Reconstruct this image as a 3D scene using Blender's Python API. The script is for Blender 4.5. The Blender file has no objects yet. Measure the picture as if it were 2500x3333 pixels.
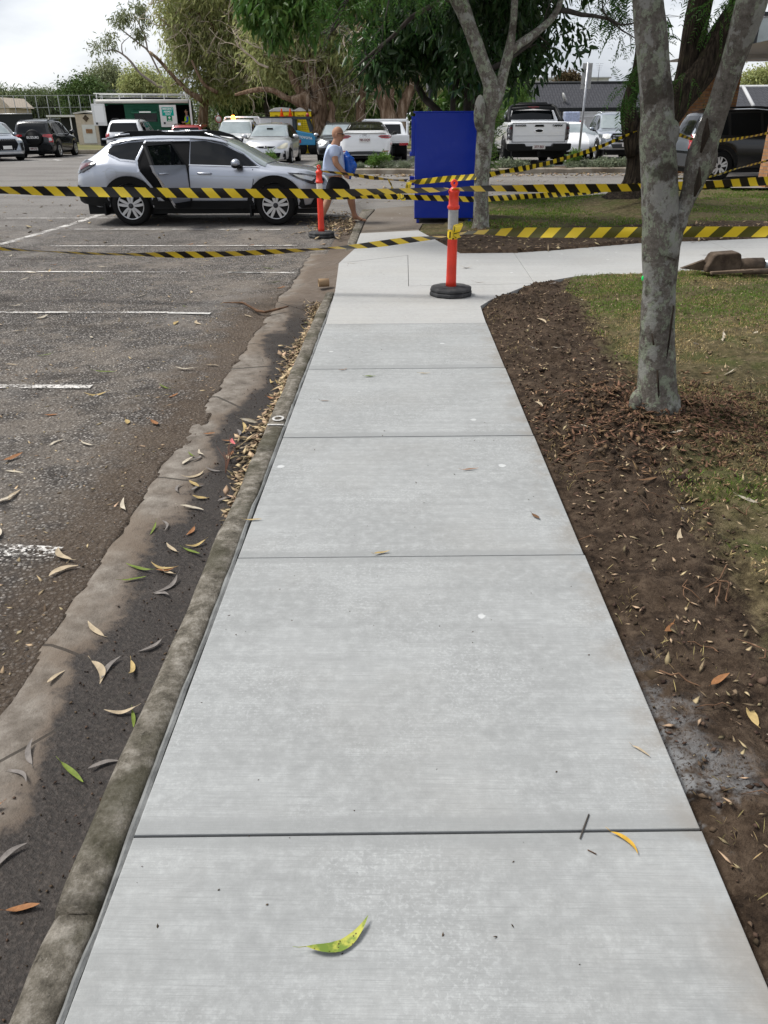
import bpy, bmesh, math, random
import numpy as np
from mathutils import Vector, Matrix
from mathutils.bvhtree import BVHTree

R = math.radians
SC = bpy.context.scene
C = SC.collection
rnd = random.Random(7)

# ---------------------------------------------------------------- camera
CAM_H = 1.75
PITCH, YAW, ROLL, FOC = R(26.9), R(1.3), R(-0.4), 2503.0
_F = Vector((-math.sin(YAW) * math.cos(PITCH), math.cos(YAW) * math.cos(PITCH), -math.sin(PITCH)))
_r = Vector((math.cos(YAW), math.sin(YAW), 0))
_u = _r.cross(_F)
_Rt = _r * math.cos(ROLL) + _u * math.sin(ROLL)
_Up = -_r * math.sin(ROLL) + _u * math.cos(ROLL)
cam_d = bpy.data.cameras.new('camera')
cam_d.sensor_fit = 'VERTICAL'
cam_d.sensor_height = 36.0
cam_d.lens = 36.0 * FOC / 3333.0
cam_d.clip_start = 0.05
cam_d.clip_end = 6000
cam = bpy.data.objects.new('camera', cam_d)
C.objects.link(cam)
cam.matrix_world = Matrix(((_Rt.x, _Up.x, -_F.x, 0), (_Rt.y, _Up.y, -_F.y, 0), (_Rt.z, _Up.z, -_F.z, CAM_H), (0, 0, 0, 1)))
SC.camera = cam

# ---------------------------------------------------------------- sky, sun, exposure
SUN_EL, SUN_AZ = R(56), R(286)          # azimuth measured clockwise from +Y
SC.view_settings.view_transform = 'Standard'
SC.view_settings.look = 'None'
SC.view_settings.gamma = 1
SC.view_settings.exposure = 1.62
w = bpy.data.worlds.new("World")
SC.world = w
w.use_nodes = True
nt = w.node_tree
nt.nodes.clear()
N = nt.nodes.new
wo = N('ShaderNodeOutputWorld'); bg = N('ShaderNodeBackground')
sky = N('ShaderNodeTexSky'); sky.sky_type = 'NISHITA'; sky.sun_disc = False
sky.sun_elevation = SUN_EL; sky.sun_rotation = SUN_AZ
tc = N('ShaderNodeTexCoord'); mp = N('ShaderNodeMapping'); mp.inputs['Scale'].default_value = (1.0, 1.0, 3.4)
nz = N('ShaderNodeTexNoise'); nz.inputs['Scale'].default_value = 2.3; nz.inputs['Detail'].default_value = 7; nz.inputs['Roughness'].default_value = 0.52
cr = N('ShaderNodeValToRGB')
cr.color_ramp.elements[0].position = 0.40; cr.color_ramp.elements[0].color = (1.8, 1.93, 2.22, 1)
cr.color_ramp.elements[1].position = 0.60; cr.color_ramp.elements[1].color = (3.65, 3.70, 3.80, 1)
mx = N('ShaderNodeMix'); mx.data_type = 'RGBA'; mx.inputs['Factor'].default_value = 0.93
lk = nt.links.new
lk(tc.outputs['Generated'], mp.inputs['Vector']); lk(mp.outputs['Vector'], nz.inputs['Vector'])
lk(nz.outputs['Fac'], cr.inputs['Fac']); lk(sky.outputs['Color'], mx.inputs['A']); lk(cr.outputs['Color'], mx.inputs['B'])
lk(mx.outputs['Result'], bg.inputs['Color']); bg.inputs['Strength'].default_value = 0.09
lk(bg.outputs['Background'], wo.inputs['Surface'])
sun_d = bpy.data.lights.new('sun', 'SUN'); sun_d.energy = 1.5; sun_d.angle = R(22); sun_d.color = (1.0, 0.965, 0.91)
sun = bpy.data.objects.new('sun', sun_d); C.objects.link(sun)
_sd = Vector((math.sin(SUN_AZ) * math.cos(SUN_EL), math.cos(SUN_AZ) * math.cos(SUN_EL), math.sin(SUN_EL)))
sun.rotation_euler = _sd.to_track_quat('Z', 'Y').to_euler()
sun.location = (0, 0, 30)


# ---------------------------------------------------------------- survey helpers: sight lines of the photograph into the place
def _ray(px, py):
    return _F * FOC + _Rt * (px - 1250) - _Up * (py - 1666.5)


def at(px, py, Y):
    d = _ray(px, py)
    return Vector((0, 0, CAM_H)) + d * (Y / d.y)


def gp(px, py, z=0.0):
    d = _ray(px, py)
    return Vector((0, 0, CAM_H)) + d * ((z - CAM_H) / d.z)


D = 2500 / 1659.0


def atd(px, py, Y):
    return at(px * D, py * D, Y)


# ---------------------------------------------------------------- numpy value noise
def _hash(ix, iy, iz, seed):
    h = (ix * 374761393 + iy * 668265263 + iz * 2147483647 + seed * 974634777) & 0xFFFFFFFF
    h = ((h ^ (h >> 13)) * 1274126177) & 0xFFFFFFFF
    return ((h ^ (h >> 16)) & 0xFFFF) / 65535.0


def vn(x, y, z=0.0, seed=0):
    x = np.asarray(x, float); y = np.asarray(y, float); z = np.asarray(z, float) + x * 0
    y = y + x * 0
    xi = np.floor(x).astype(np.int64); yi = np.floor(y).astype(np.int64); zi = np.floor(z).astype(np.int64)
    fx = x - xi; fy = y - yi; fz = z - zi
    fx = fx * fx * (3 - 2 * fx); fy = fy * fy * (3 - 2 * fy); fz = fz * fz * (3 - 2 * fz)
    r = 0
    for a in (0, 1):
        for b in (0, 1):
            for c in (0, 1):
                r = r + _hash(xi + a, yi + b, zi + c, seed) * (fx if a else 1 - fx) * (fy if b else 1 - fy) * (fz if c else 1 - fz)
    return r * 2 - 1


def fbm(x, y, z=0.0, o=4, seed=0):
    r = 0; a = 0.5; f = 1.0
    for k in range(o):
        r = r + a * vn(np.asarray(x) * f, np.asarray(y) * f, np.asarray(z) * f, seed + k); a *= 0.5; f *= 2.03
    return r


# ---------------------------------------------------------------- materials
MAT = {}


def _new(name):
    m = bpy.data.materials.new(name); m.use_nodes = True
    t = m.node_tree; b = t.nodes['Principled BSDF']
    MAT[name] = m
    return m, t, b


def pmat(name, col, rough=0.5, metal=0.0, var=0.0, vscale=6.0, bump=0.0, bscale=60.0, coat=0.0, col2=None, spec=None, lo=0.35, hi=0.65, trans=0.0, island=0.0, detail=6, bdist=0.01):
    """Principled material with optional noise mottling towards col2, bump and per-island variation."""
    m, t, b = _new(name)
    L = t.links.new
    b.inputs['Base Color'].default_value = (*col, 1)
    b.inputs['Roughness'].default_value = rough
    b.inputs['Metallic'].default_value = metal
    if coat:
        b.inputs['Coat Weight'].default_value = coat; b.inputs['Coat Roughness'].default_value = 0.06
    if spec is None and rough >= 0.5 and metal == 0:
        spec = 0.16
    if spec is not None:
        b.inputs['Specular IOR Level'].default_value = spec
    if trans:
        b.inputs['Transmission Weight'].default_value = trans
    g = t.nodes.new('ShaderNodeTexCoord')
    last = None
    if col2 is not None or var:
        n = t.nodes.new('ShaderNodeTexNoise'); n.inputs['Scale'].default_value = vscale; n.inputs['Detail'].default_value = detail; n.inputs['Roughness'].default_value = 0.6
        L(g.outputs['Object'], n.inputs['Vector'])
        r = t.nodes.new('ShaderNodeValToRGB')
        c2 = col2 if col2 is not None else tuple(c * (1 - var) for c in col)
        c1 = col if col2 is not None else tuple(min(1, c * (1 + var)) for c in col)
        r.color_ramp.elements[0].position = lo; r.color_ramp.elements[0].color = (*c2, 1)
        r.color_ramp.elements[1].position = hi; r.color_ramp.elements[1].color = (*c1, 1)
        L(n.outputs['Fac'], r.inputs['Fac']); last = r.outputs['Color']
    if island:
        gi = t.nodes.new('ShaderNodeNewGeometry'); h = t.nodes.new('ShaderNodeHueSaturation')
        ma = t.nodes.new('ShaderNodeMapRange'); ma.inputs['To Min'].default_value = 1 - island; ma.inputs['To Max'].default_value = 1 + island
        L(gi.outputs['Random Per Island'], ma.inputs['Value']); L(ma.outputs['Result'], h.inputs['Value'])
        mh = t.nodes.new('ShaderNodeMapRange'); mh.inputs['To Min'].default_value = 0.5 - island * 0.045; mh.inputs['To Max'].default_value = 0.5 + island * 0.035
        w2 = t.nodes.new('ShaderNodeMath'); w2.operation = 'MULTIPLY'; w2.inputs[1].default_value = 7.31
        w3 = t.nodes.new('ShaderNodeMath'); w3.operation = 'FRACT'
        L(gi.outputs['Random Per Island'], w2.inputs[0]); L(w2.outputs[0], w3.inputs[0]); L(w3.outputs[0], mh.inputs['Value']); L(mh.outputs['Result'], h.inputs['Hue'])
        if last is not None:
            L(last, h.inputs['Color'])
        else:
            h.inputs['Color'].default_value = (*col, 1)
        last = h.outputs['Color']
    if last is not None:
        L(last, b.inputs['Base Color'])
    if bump:
        n2 = t.nodes.new('ShaderNodeTexNoise'); n2.inputs['Scale'].default_value = bscale; n2.inputs['Detail'].default_value = 5
        L(g.outputs['Object'], n2.inputs['Vector'])
        bp = t.nodes.new('ShaderNodeBump'); bp.inputs['Strength'].default_value = bump; bp.inputs['Distance'].default_value = bdist
        L(n2.outputs['Fac'], bp.inputs['Height']); L(bp.outputs['Normal'], b.inputs['Normal'])
    return m


class G:
    """Small node-graph helper for the layered ground materials."""

    def __init__(s, name):
        s.m, s.t, s.b = _new(name)
        s.c = s.n('ShaderNodeTexCoord').outputs['Object']

    def n(s, k):
        return s.t.nodes.new(k)

    def l(s, a, b):
        s.t.links.new(a, b)

    def noise(s, scale, detail=6, rough=0.6, vec=None, stretch=None):
        n = s.n('ShaderNodeTexNoise'); n.inputs['Scale'].default_value = scale; n.inputs['Detail'].default_value = detail; n.inputs['Roughness'].default_value = rough
        v = vec or s.c
        if stretch:
            mp = s.n('ShaderNodeMapping'); mp.inputs['Scale'].default_value = stretch; s.l(v, mp.inputs['Vector']); v = mp.outputs['Vector']
        s.l(v, n.inputs['Vector'])
        return n.outputs['Fac']

    def vor(s, scale, feat='F1', out='Distance', rand=1.0):
        n = s.n('ShaderNodeTexVoronoi'); n.feature = feat; n.inputs['Scale'].default_value = scale; n.inputs['Randomness'].default_value = rand
        s.l(s.c, n.inputs['Vector'])
        return n.outputs[out]

    def ramp(s, f, stops):
        r = s.n('ShaderNodeValToRGB'); e = r.color_ramp.elements
        while len(e) < len(stops):
            e.new(0.5)
        for k, (p, c) in enumerate(stops):
            e[k].position = p; e[k].color = (*c, 1) if len(c) == 3 else c
        s.l(f, r.inputs['Fac'])
        return r.outputs['Color']

    def step(s, f, lo, hi):
        m = s.n('ShaderNodeMapRange'); m.interpolation_type = 'SMOOTHSTEP'
        m.inputs['From Min'].default_value = lo; m.inputs['From Max'].default_value = hi; s.l(f, m.inputs['Value'])
        return m.outputs['Result']

    def mix(s, f, a, b, mode='MIX'):
        m = s.n('ShaderNodeMix'); m.data_type = 'RGBA'; m.blend_type = mode
        for k, v in (('Factor', f), ('A', a), ('B', b)):
            if isinstance(v, (int, float)):
                m.inputs[k].default_value = v
            elif isinstance(v, tuple):
                m.inputs[k].default_value = (*v, 1)
            else:
                s.l(v, m.inputs[k])
        return m.outputs['Result']

    def math(s, op, a, b=0.0):
        m = s.n('ShaderNodeMath'); m.operation = op
        for k, v in enumerate((a, b)):
            if isinstance(v, (int, float)):
                m.inputs[k].default_value = v
            else:
                s.l(v, m.inputs[k])
        return m.outputs[0]

    def xyz(s):
        n = s.n('ShaderNodeSeparateXYZ'); s.l(s.c, n.inputs[0])
        return n.outputs

    def bump(s, h, strength, dist, prev=None):
        b = s.n('ShaderNodeBump'); b.inputs['Strength'].default_value = strength; b.inputs['Distance'].default_value = dist
        s.l(h, b.inputs['Height'])
        if prev is not None:
            s.l(prev, b.inputs['Normal'])
        return b.outputs['Normal']

    def out(s, col=None, rough=None, normal=None, spec=0.16):
        s.b.inputs['Specular IOR Level'].default_value = spec
        if col is not None:
            s.l(col, s.b.inputs['Base Color'])
        if rough is not None:
            if isinstance(rough, (int, float)):
                s.b.inputs['Roughness'].default_value = rough
            else:
                s.l(rough, s.b.inputs['Roughness'])
        if normal is not None:
            s.l(normal, s.b.inputs['Normal'])
        return s.m


# ---------------------------------------------------------------- mesh builder
def interp(tab, x):
    return float(np.interp(x, [p[0] for p in tab], [p[1] for p in tab]))


class MB:
    def __init__(s):
        s.v = []; s.f = []; s.mi = []; s.sm = []

    def add(s, vs, fs, mi=0, sm=False):
        o = len(s.v)
        s.v.extend([tuple(v) for v in vs])
        for f in fs:
            s.f.append(tuple(i + o for i in f)); s.mi.append(mi); s.sm.append(sm)
        return s

    def box(s, c, d, rot=None, mi=0):
        hx, hy, hz = d[0] / 2, d[1] / 2, d[2] / 2
        vs = [Vector((a * hx, b * hy, e * hz)) for a in (-1, 1) for b in (-1, 1) for e in (-1, 1)]
        if rot is not None:
            vs = [rot @ v for v in vs]
        c = Vector(c)
        return s.add([v + c for v in vs], [(0, 1, 3, 2), (4, 6, 7, 5), (0, 4, 5, 1), (2, 3, 7, 6), (0, 2, 6, 4), (1, 5, 7, 3)], mi)

    def bar(s, a, b, w, h=None, mi=0, up=Vector((0, 0, 1))):
        """Rectangular bar from a to b."""
        a = Vector(a); b = Vector(b); h = h or w
        d = (b - a).normalized()
        if abs(d.dot(up)) > 0.99:
            up = Vector((0, 1, 0))
        sx = d.cross(up).normalized() * w / 2; sy = sx.cross(d).normalized() * h / 2
        vs = [p + i * sx + j * sy for p in (a, b) for i, j in ((-1, -1), (1, -1), (1, 1), (-1, 1))]
        return s.add(vs, [(0, 1, 2, 3), (7, 6, 5, 4), (0, 4, 5, 1), (1, 5, 6, 2), (2, 6, 7, 3), (3, 7, 4, 0)], mi)

    def tube(s, pts, rads, n=8, cap=True, mi=0, sm=True, jitter=0.0, seed=0, jscale=4.0):
        pts = [Vector(p) for p in pts]
        if isinstance(rads, (int, float)):
            rads = [rads] * len(pts)
        vs = []; up = None
        for i, p in enumerate(pts):
            d = (pts[min(i + 1, len(pts) - 1)] - pts[max(i - 1, 0)])
            d = d.normalized() if d.length > 1e-9 else Vector((0, 0, 1))
            if up is None:
                up = Vector((0, 0, 1)) if abs(d.z) < 0.9 else Vector((0, 1, 0))
            sx = d.cross(up)
            sx = sx.normalized() if sx.length > 1e-6 else d.orthogonal().normalized()
            sy = sx.cross(d).normalized(); up = sy
            for k in range(n):
                a = 2 * math.pi * k / n
                rr = rads[i] if not isinstance(rads[i], tuple) else None
                o = (sx * math.cos(a) * rads[i] + sy * math.sin(a) * rads[i]) if rr is not None else (sx * math.cos(a) * rads[i][0] + sy * math.sin(a) * rads[i][1])
                vs.append(p + o)
        if jitter:
            arr = np.array([tuple(v) for v in vs])
            j = fbm(arr[:, 0] * jscale, arr[:, 1] * jscale, arr[:, 2] * jscale, 3, seed)
            cen = np.repeat(np.array([tuple(p) for p in pts]), n, axis=0)
            arr = cen + (arr - cen) * (1 + jitter * 2 * j[:, None])
            vs = [tuple(v) for v in arr]
        fs = [(i * n + k, i * n + (k + 1) % n, (i + 1) * n + (k + 1) % n, (i + 1) * n + k) for i in range(len(pts) - 1) for k in range(n)]
        if cap:
            fs.append(tuple(range(n - 1, -1, -1))); fs.append(tuple((len(pts) - 1) * n + k for k in range(n)))
        return s.add(vs, fs, mi, sm)

    def lathe(s, prof, n=24, c=(0, 0, 0), rot=None, mi=0, sm=True, cap=True):
        vs = []
        for r, z in prof:
            for k in range(n):
                a = 2 * math.pi * k / n
                v = Vector((r * math.cos(a), r * math.sin(a), z))
                vs.append((rot @ v if rot is not None else v) + Vector(c))
        fs = [(i * n + k, i * n + (k + 1) % n, (i + 1) * n + (k + 1) % n, (i + 1) * n + k) for i in range(len(prof) - 1) for k in range(n)]
        if cap:
            fs.append(tuple(range(n - 1, -1, -1))); fs.append(tuple((len(prof) - 1) * n + k for k in range(n)))
        return s.add(vs, fs, mi, sm)

    def prism(s, poly, d0, d1, fn=lambda a, b, d: (a, b, d), mi=0):
        n = len(poly)
        vs = [fn(a, b, d0) for a, b in poly] + [fn(a, b, d1) for a, b in poly]
        return s.add(vs, [tuple(range(n - 1, -1, -1)), tuple(range(n, 2 * n))] + [(i, (i + 1) % n, n + (i + 1) % n, n + i) for i in range(n)], mi)

    def ball(s, c, r, n=10, m=7, mi=0, rot=None):
        r = r if isinstance(r, tuple) else (r, r, r)
        c = Vector(c); vs = []
        for j in range(m + 1):
            t = math.pi * j / m
            for k in range(n):
                a = 2 * math.pi * k / n
                v = Vector((r[0] * math.sin(t) * math.cos(a), r[1] * math.sin(t) * math.sin(a), r[2] * math.cos(t)))
                vs.append((rot @ v if rot is not None else v) + c)
        return s.add(vs, [(j * n + k, (j + 1) * n + k, (j + 1) * n + (k + 1) % n, j * n + (k + 1) % n) for j in range(m) for k in range(n)], mi, True)

    def build(s, name, mats, parent=None, bevel=0.0, seg=2, fix=True):
        me = bpy.data.meshes.new(name)
        me.from_pydata([tuple(v) for v in s.v], [], s.f)
        me.polygons.foreach_set('material_index', s.mi); me.polygons.foreach_set('use_smooth', s.sm)
        for m in (mats if isinstance(mats, (list, tuple)) else [mats]):
            me.materials.append(MAT[m] if isinstance(m, str) else m)
        if fix:
            bm = bmesh.new(); bm.from_mesh(me); bmesh.ops.recalc_face_normals(bm, faces=bm.faces); bm.to_mesh(me); bm.free()
        me.update()
        o = bpy.data.objects.new(name, me); C.objects.link(o)
        if parent is not None:
            o.parent = parent
        if bevel:
            b = o.modifiers.new('bevel', 'BEVEL'); b.width = bevel; b.segments = seg; b.limit_method = 'ANGLE'; b.angle_limit = R(40); b.harden_normals = False
        return o


def nmesh(name, v, f, mats, parent=None, smooth=False):
    """Mesh from numpy arrays (all faces with the same vertex count)."""
    me = bpy.data.meshes.new(name)
    k = f.shape[1]
    me.vertices.add(len(v)); me.vertices.foreach_set('co', np.ascontiguousarray(v, dtype=np.float32).ravel())
    me.loops.add(f.size); me.loops.foreach_set('vertex_index', np.ascontiguousarray(f, dtype=np.int32).ravel())
    me.polygons.add(len(f)); me.polygons.foreach_set('loop_start', np.arange(0, f.size, k, dtype=np.int32))
    if smooth:
        me.polygons.foreach_set('use_smooth', np.ones(len(f), dtype=bool))
    for m in (mats if isinstance(mats, (list, tuple)) else [mats]):
        me.materials.append(MAT[m] if isinstance(m, str) else m)
    me.update(calc_edges=True); me.validate()
    o = bpy.data.objects.new(name, me); C.objects.link(o)
    if parent is not None:
        o.parent = parent
    return o


def tag(o, label=None, cat=None, group=None, kind=None):
    if label: o['label'] = label
    if cat: o['category'] = cat
    if group: o['group'] = group
    if kind: o['kind'] = kind
    return o


def thing(name, label, cat, loc=(0, 0, 0), rz=0.0, group=None, scale=1.0):
    o = bpy.data.objects.new(name, None); C.objects.link(o)
    o.empty_display_size = 0.2
    o.location = loc; o.rotation_euler = (0, 0, rz); o.scale = (scale, scale, scale)
    return tag(o, label, cat, group)


def text(name, body, size, mat, parent, origin, right, up, extrude=0.002, sx=1.0, bold=0.0):
    """Raised lettering: origin is its centre, right/up are the reading directions."""
    cu = bpy.data.curves.new(name, 'FONT'); cu.body = body; cu.size = size; cu.align_x = 'CENTER'; cu.align_y = 'CENTER'; cu.extrude = extrude; cu.offset = bold
    cu.materials.append(MAT[mat])
    tmp = bpy.data.objects.new(name + '_curve', cu); C.objects.link(tmp)
    me = bpy.data.meshes.new_from_object(tmp.evaluated_get(bpy.context.evaluated_depsgraph_get()))
    bpy.data.objects.remove(tmp); bpy.data.curves.remove(cu)
    me.name = name
    if not me.materials:
        me.materials.append(MAT[mat])
    o = bpy.data.objects.new(name, me); C.objects.link(o)
    r = Vector(right).normalized(); u = Vector(up).normalized(); n = r.cross(u)
    if parent is not None:
        o.parent = parent
    p = Vector(origin)
    o.matrix_local = Matrix(((r.x * sx, u.x, n.x, p.x), (r.y * sx, u.y, n.y, p.y), (r.z * sx, u.z, n.z, p.z), (0, 0, 0, 1)))
    return o


def inpoly(x, y, poly):
    """Vectorised point in polygon."""
    x = np.asarray(x); y = np.asarray(y); ins = np.zeros(x.shape, bool)
    j = len(poly) - 1
    for i in range(len(poly)):
        xi, yi = poly[i]; xj, yj = poly[j]
        c = ((yi > y) != (yj > y)) & (x < (xj - xi) * (y - yi) / ((yj - yi) if yj != yi else 1e-9) + xi)
        ins ^= c; j = i
    return ins


# ================================================================ GROUND, PATHS AND KERBS
def mat_concrete(name, base, dark, light, streak=True, stain=0.5, brown=(0.30, 0.25, 0.19), brush=1.0, joints=False):
    g = G(name)
    big = g.noise(0.9, 4); mid = g.noise(21.0, 6, 0.7)
    col = g.ramp(mid, [(0.2, dark), (0.5, base), (0.85, light)])
    col = g.mix(g.math('MULTIPLY', g.step(g.noise(1.7, 4, 0.55), 0.42, 0.62), 0.28), col, light)
    col = g.mix(g.math('MULTIPLY', g.step(big, 0.45, 0.66), stain), col, brown, 'MIX')
    # mottled chalky bloom where the surface was finished
    sp = g.noise(75, 4, 0.65); spm = g.math('MULTIPLY', g.step(sp, 0.48, 0.66), g.step(g.noise(1.3, 3), 0.40, 0.60))
    col = g.mix(g.math('MULTIPLY', spm, 0.5), col, tuple(q * 1.10 for q in light))
    sp2 = g.math('ADD', g.vor(2.3), g.math('MULTIPLY', g.math('SUBTRACT', g.noise(60, 3), 0.5), 0.05)); col = g.mix(g.math('MULTIPLY', g.step(sp2, 0.052, 0.040), 0.45), col, (0.72, 0.73, 0.73))
    # a few small dark specks
    sp3 = g.vor(3.7); col = g.mix(g.math('MULTIPLY', g.math('LESS_THAN', sp3, 0.014), 0.8), col, (0.07, 0.055, 0.04))
    h = g.noise(220, 3, 0.6)
    if streak:
        bands = g.noise(1.0, 5, 0.7, stretch=(0.3, 14.0, 1.0))
        col = g.mix(g.math('MULTIPLY', g.step(bands, 0.42, 0.62), 0.24), col, dark)
        fine = g.noise(1.0, 4, 0.75, stretch=(5.0, 260.0, 1.0))
        col = g.mix(g.math('MULTIPLY', g.step(fine, 0.46, 0.68), 0.55 * brush), col, dark)
        h = g.math('ADD', g.math('MULTIPLY', fine, 1.4), h)
    if joints:
        # smooth tooled margins either side of each joint
        X, Y, Z = g.xyz()
        fr = g.math('ABSOLUTE', g.math('SUBTRACT', g.math('FRACT', g.math('ADD', g.math('DIVIDE', g.math('SUBTRACT', Y, g.math('MULTIPLY', X, 0.028)), 1.5055), 0.503)), 0.5))
        tool = g.math('SUBTRACT', 1.0, g.step(fr, 0.022, 0.045))
        col = g.mix(g.math('MULTIPLY', tool, 0.55), col, tuple(q * 1.06 for q in dark))
        rim = g.math('MULTIPLY', g.step(X, 0.66, 0.86), 0.5); rim = g.math('MULTIPLY', rim, g.step(g.noise(4.0, 5, 0.65), 0.4, 0.62))
        col = g.mix(rim, col, (0.20, 0.175, 0.145))
    nb = g.bump(h, 0.35, 0.003)
    return g.out(col, 0.82, nb)


mat_concrete('path_concrete', (0.276, 0.283, 0.280), (0.216, 0.222, 0.220), (0.395, 0.406, 0.404), stain=0.14, brown=(0.24, 0.22, 0.19), joints=True)
mat_concrete('cross_concrete', (0.345, 0.345, 0.336), (0.285, 0.285, 0.277), (0.405, 0.405, 0.395), stain=0.22, brush=0.35, brown=(0.35, 0.335, 0.30))
mat_concrete('old_concrete', (0.15, 0.128, 0.105), (0.10, 0.083, 0.066), (0.20, 0.178, 0.15), streak=False, stain=0.5, brown=(0.11, 0.085, 0.062))
pmat('joint_dark', (0.035, 0.034, 0.033), 0.9, bump=0.3)
pmat('joint_rubber', (0.155, 0.158, 0.155), 0.9, var=0.3, vscale=9, bump=0.4, bscale=90)

g = G('kerb_concrete')
a = g.noise(13, 9, 0.78); b_ = g.noise(60, 6, 0.75)
col = g.ramp(a, [(0.34, (0.042, 0.037, 0.028)), (0.5, (0.150, 0.134, 0.108)), (0.66, (0.32, 0.295, 0.255))])
col = g.mix(g.math('MULTIPLY', g.step(b_, 0.55, 0.75), 0.7), col, (0.36, 0.33, 0.285))
col = g.mix(g.math('MULTIPLY', g.step(g.noise(2.2, 5), 0.48, 0.62), 0.65), col, (0.042, 0.040, 0.022))
g.out(col, 0.92, g.bump(g.math('ADD', a, g.math('MULTIPLY', b_, 0.6)), 0.9, 0.016))

# gutter: pale worn concrete on the road side, damp dark silt against the kerb
g = G('gutter_concrete')
X, Y, Z = g.xyz()
n1 = g.noise(1.1, 5, 0.6); n2 = g.noise(9, 7, 0.7); n3 = g.noise(75, 4, 0.7)
edge = g.math('ADD', g.math('ADD', X, g.math('MULTIPLY', g.math('SUBTRACT', n1, 0.5), 0.75)), g.math('MULTIPLY', g.math('SUBTRACT', n2, 0.5), 0.30))
wet = g.step(edge, -1.265, -1.175)
far = g.step(Y, 8.0, 9.6); wet = g.math('MULTIPLY', wet, g.math('SUBTRACT', 1.0, g.math('MULTIPLY', far, 0.8)))
dry = g.ramp(n2, [(0.32, (0.085, 0.070, 0.056)), (0.5, (0.165, 0.143, 0.120)), (0.72, (0.27, 0.245, 0.212))])
dry = g.mix(g.math('MULTIPLY', g.step(n3, 0.5, 0.7), 0.35), dry, (0.10, 0.078, 0.06))
dry = g.mix(g.math('MULTIPLY', g.step(n1, 0.46, 0.62), 0.5), dry, (0.15, 0.115, 0.083))
halo = g.math('MULTIPLY', g.step(edge, -1.34, -1.2), 0.6)
dry = g.mix(halo, dry, (0.11, 0.078, 0.055))
silt = g.ramp(n3, [(0.3, (0.008, 0.006, 0.0048)), (0.52, (0.024, 0.0185, 0.015)), (0.76, (0.075, 0.062, 0.053))])
silt = g.mix(g.math('MULTIPLY', g.step(g.noise(2.3, 4), 0.5, 0.66), 0.35), silt, (0.065, 0.054, 0.045))
crack = g.math('MULTIPLY', g.math('LESS_THAN', g.vor(0.62, 'DISTANCE_TO_EDGE'), 0.004), 0.8)
col = g.mix(wet, dry, silt); col = g.mix(crack, col, (0.03, 0.025, 0.02))
rg = g.n('ShaderNodeMapRange'); rg.inputs['To Min'].default_value = 0.9; rg.inputs['To Max'].default_value = 0.6; g.l(wet, rg.inputs['Value'])
hh = g.math('ADD', g.math('MULTIPLY', n3, 1.0), g.math('MULTIPLY', n2, 1.2))
g.out(col, rg.outputs['Result'], g.bump(hh, 0.65, 0.010), spec=0.3)

# old asphalt: exposed aggregate, brown dust, worn paint lines
g = G('asphalt')
X, Y, Z = g.xyz()
big = g.noise(0.55, 5, 0.6); mid = g.noise(3.2, 7, 0.68)
st = g.vor(52, 'F1', 'Color'); sd = g.vor(52, 'F1', 'Distance')
sep = g.n('ShaderNodeSeparateColor'); g.l(st, sep.inputs[0])
peb = g.ramp(sep.outputs[0], [(0.0, (0.075, 0.070, 0.066)), (0.45, (0.175, 0.164, 0.153)), (0.8, (0.30, 0.283, 0.262)), (1.0, (0.52, 0.49, 0.46))])
tar = (0.060, 0.054, 0.050)
col = g.mix(g.step(sd, 0.28, 0.55), peb, tar)
dust = g.math('MULTIPLY', g.step(g.math('ADD', g.math('MULTIPLY', g.step(X, -4.5, -1.8), 0.06), g.math('ADD', g.math('MULTIPLY', mid, 0.62), g.math('MULTIPLY', big, 0.45))), 0.52, 0.68), 0.55)
col = g.mix(dust, col, (0.225, 0.196, 0.166))
grey = g.math('MULTIPLY', g.step(g.noise(0.8, 5, 0.6, stretch=(1, 0.5, 1)), 0.52, 0.66), 0.55)
col = g.mix(grey, col, (0.20, 0.188, 0.176))
dk = g.math('MULTIPLY', g.step(g.noise(1.1, 6, 0.7, stretch=(0.7, 1.3, 1)), 0.54, 0.68), 0.5)
col = g.mix(dk, col, (0.040, 0.034, 0.029))
dkk = g.math('MULTIPLY', g.step(g.noise(10, 5, 0.7), 0.57, 0.70), 0.45)
col = g.mix(dkk, col, (0.05, 0.040, 0.031))
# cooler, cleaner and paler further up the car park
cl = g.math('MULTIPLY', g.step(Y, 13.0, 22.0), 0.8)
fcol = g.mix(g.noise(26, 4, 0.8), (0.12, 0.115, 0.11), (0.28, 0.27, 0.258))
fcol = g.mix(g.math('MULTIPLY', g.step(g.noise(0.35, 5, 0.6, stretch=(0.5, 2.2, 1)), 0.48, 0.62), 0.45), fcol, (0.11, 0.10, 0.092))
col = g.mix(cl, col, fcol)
# a rim of dark soil along the gutter
so = g.math('MULTIPLY', g.step(g.math('ADD', X, g.math('MULTIPLY', g.math('SUBTRACT', mid, 0.5), 1.3)), -2.1, -1.55), 0.75)
so = g.math('MULTIPLY', so, g.math('SUBTRACT', 1.0, g.step(Y, 8.5, 11.0)))
col = g.mix(so, col, (0.078, 0.056, 0.039))
pit = g.noise(20, 7, 0.82)
col = g.mix(g.math('MULTIPLY', g.step(pit, 0.54, 0.68), g.math('SUBTRACT', 0.78, g.math('MULTIPLY', cl, 0.6))), col, (0.036, 0.030, 0.025))
lite = g.noise(42, 6, 0.82, stretch=(1, 1, 1))
col = g.mix(g.math('MULTIPLY', g.step(lite, 0.56, 0.68), 0.75), col, (0.30, 0.268, 0.236))
hh = g.math('ADD', g.math('MULTIPLY', g.math('SUBTRACT', 0.6, sd), 1.0), g.math('SUBTRACT', g.math('MULTIPLY', lite, 1.2), g.math('MULTIPLY', pit, 1.2)))
col = g.mix(1.0, col, (1.24, 1.23, 1.21), 'MULTIPLY')
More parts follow.
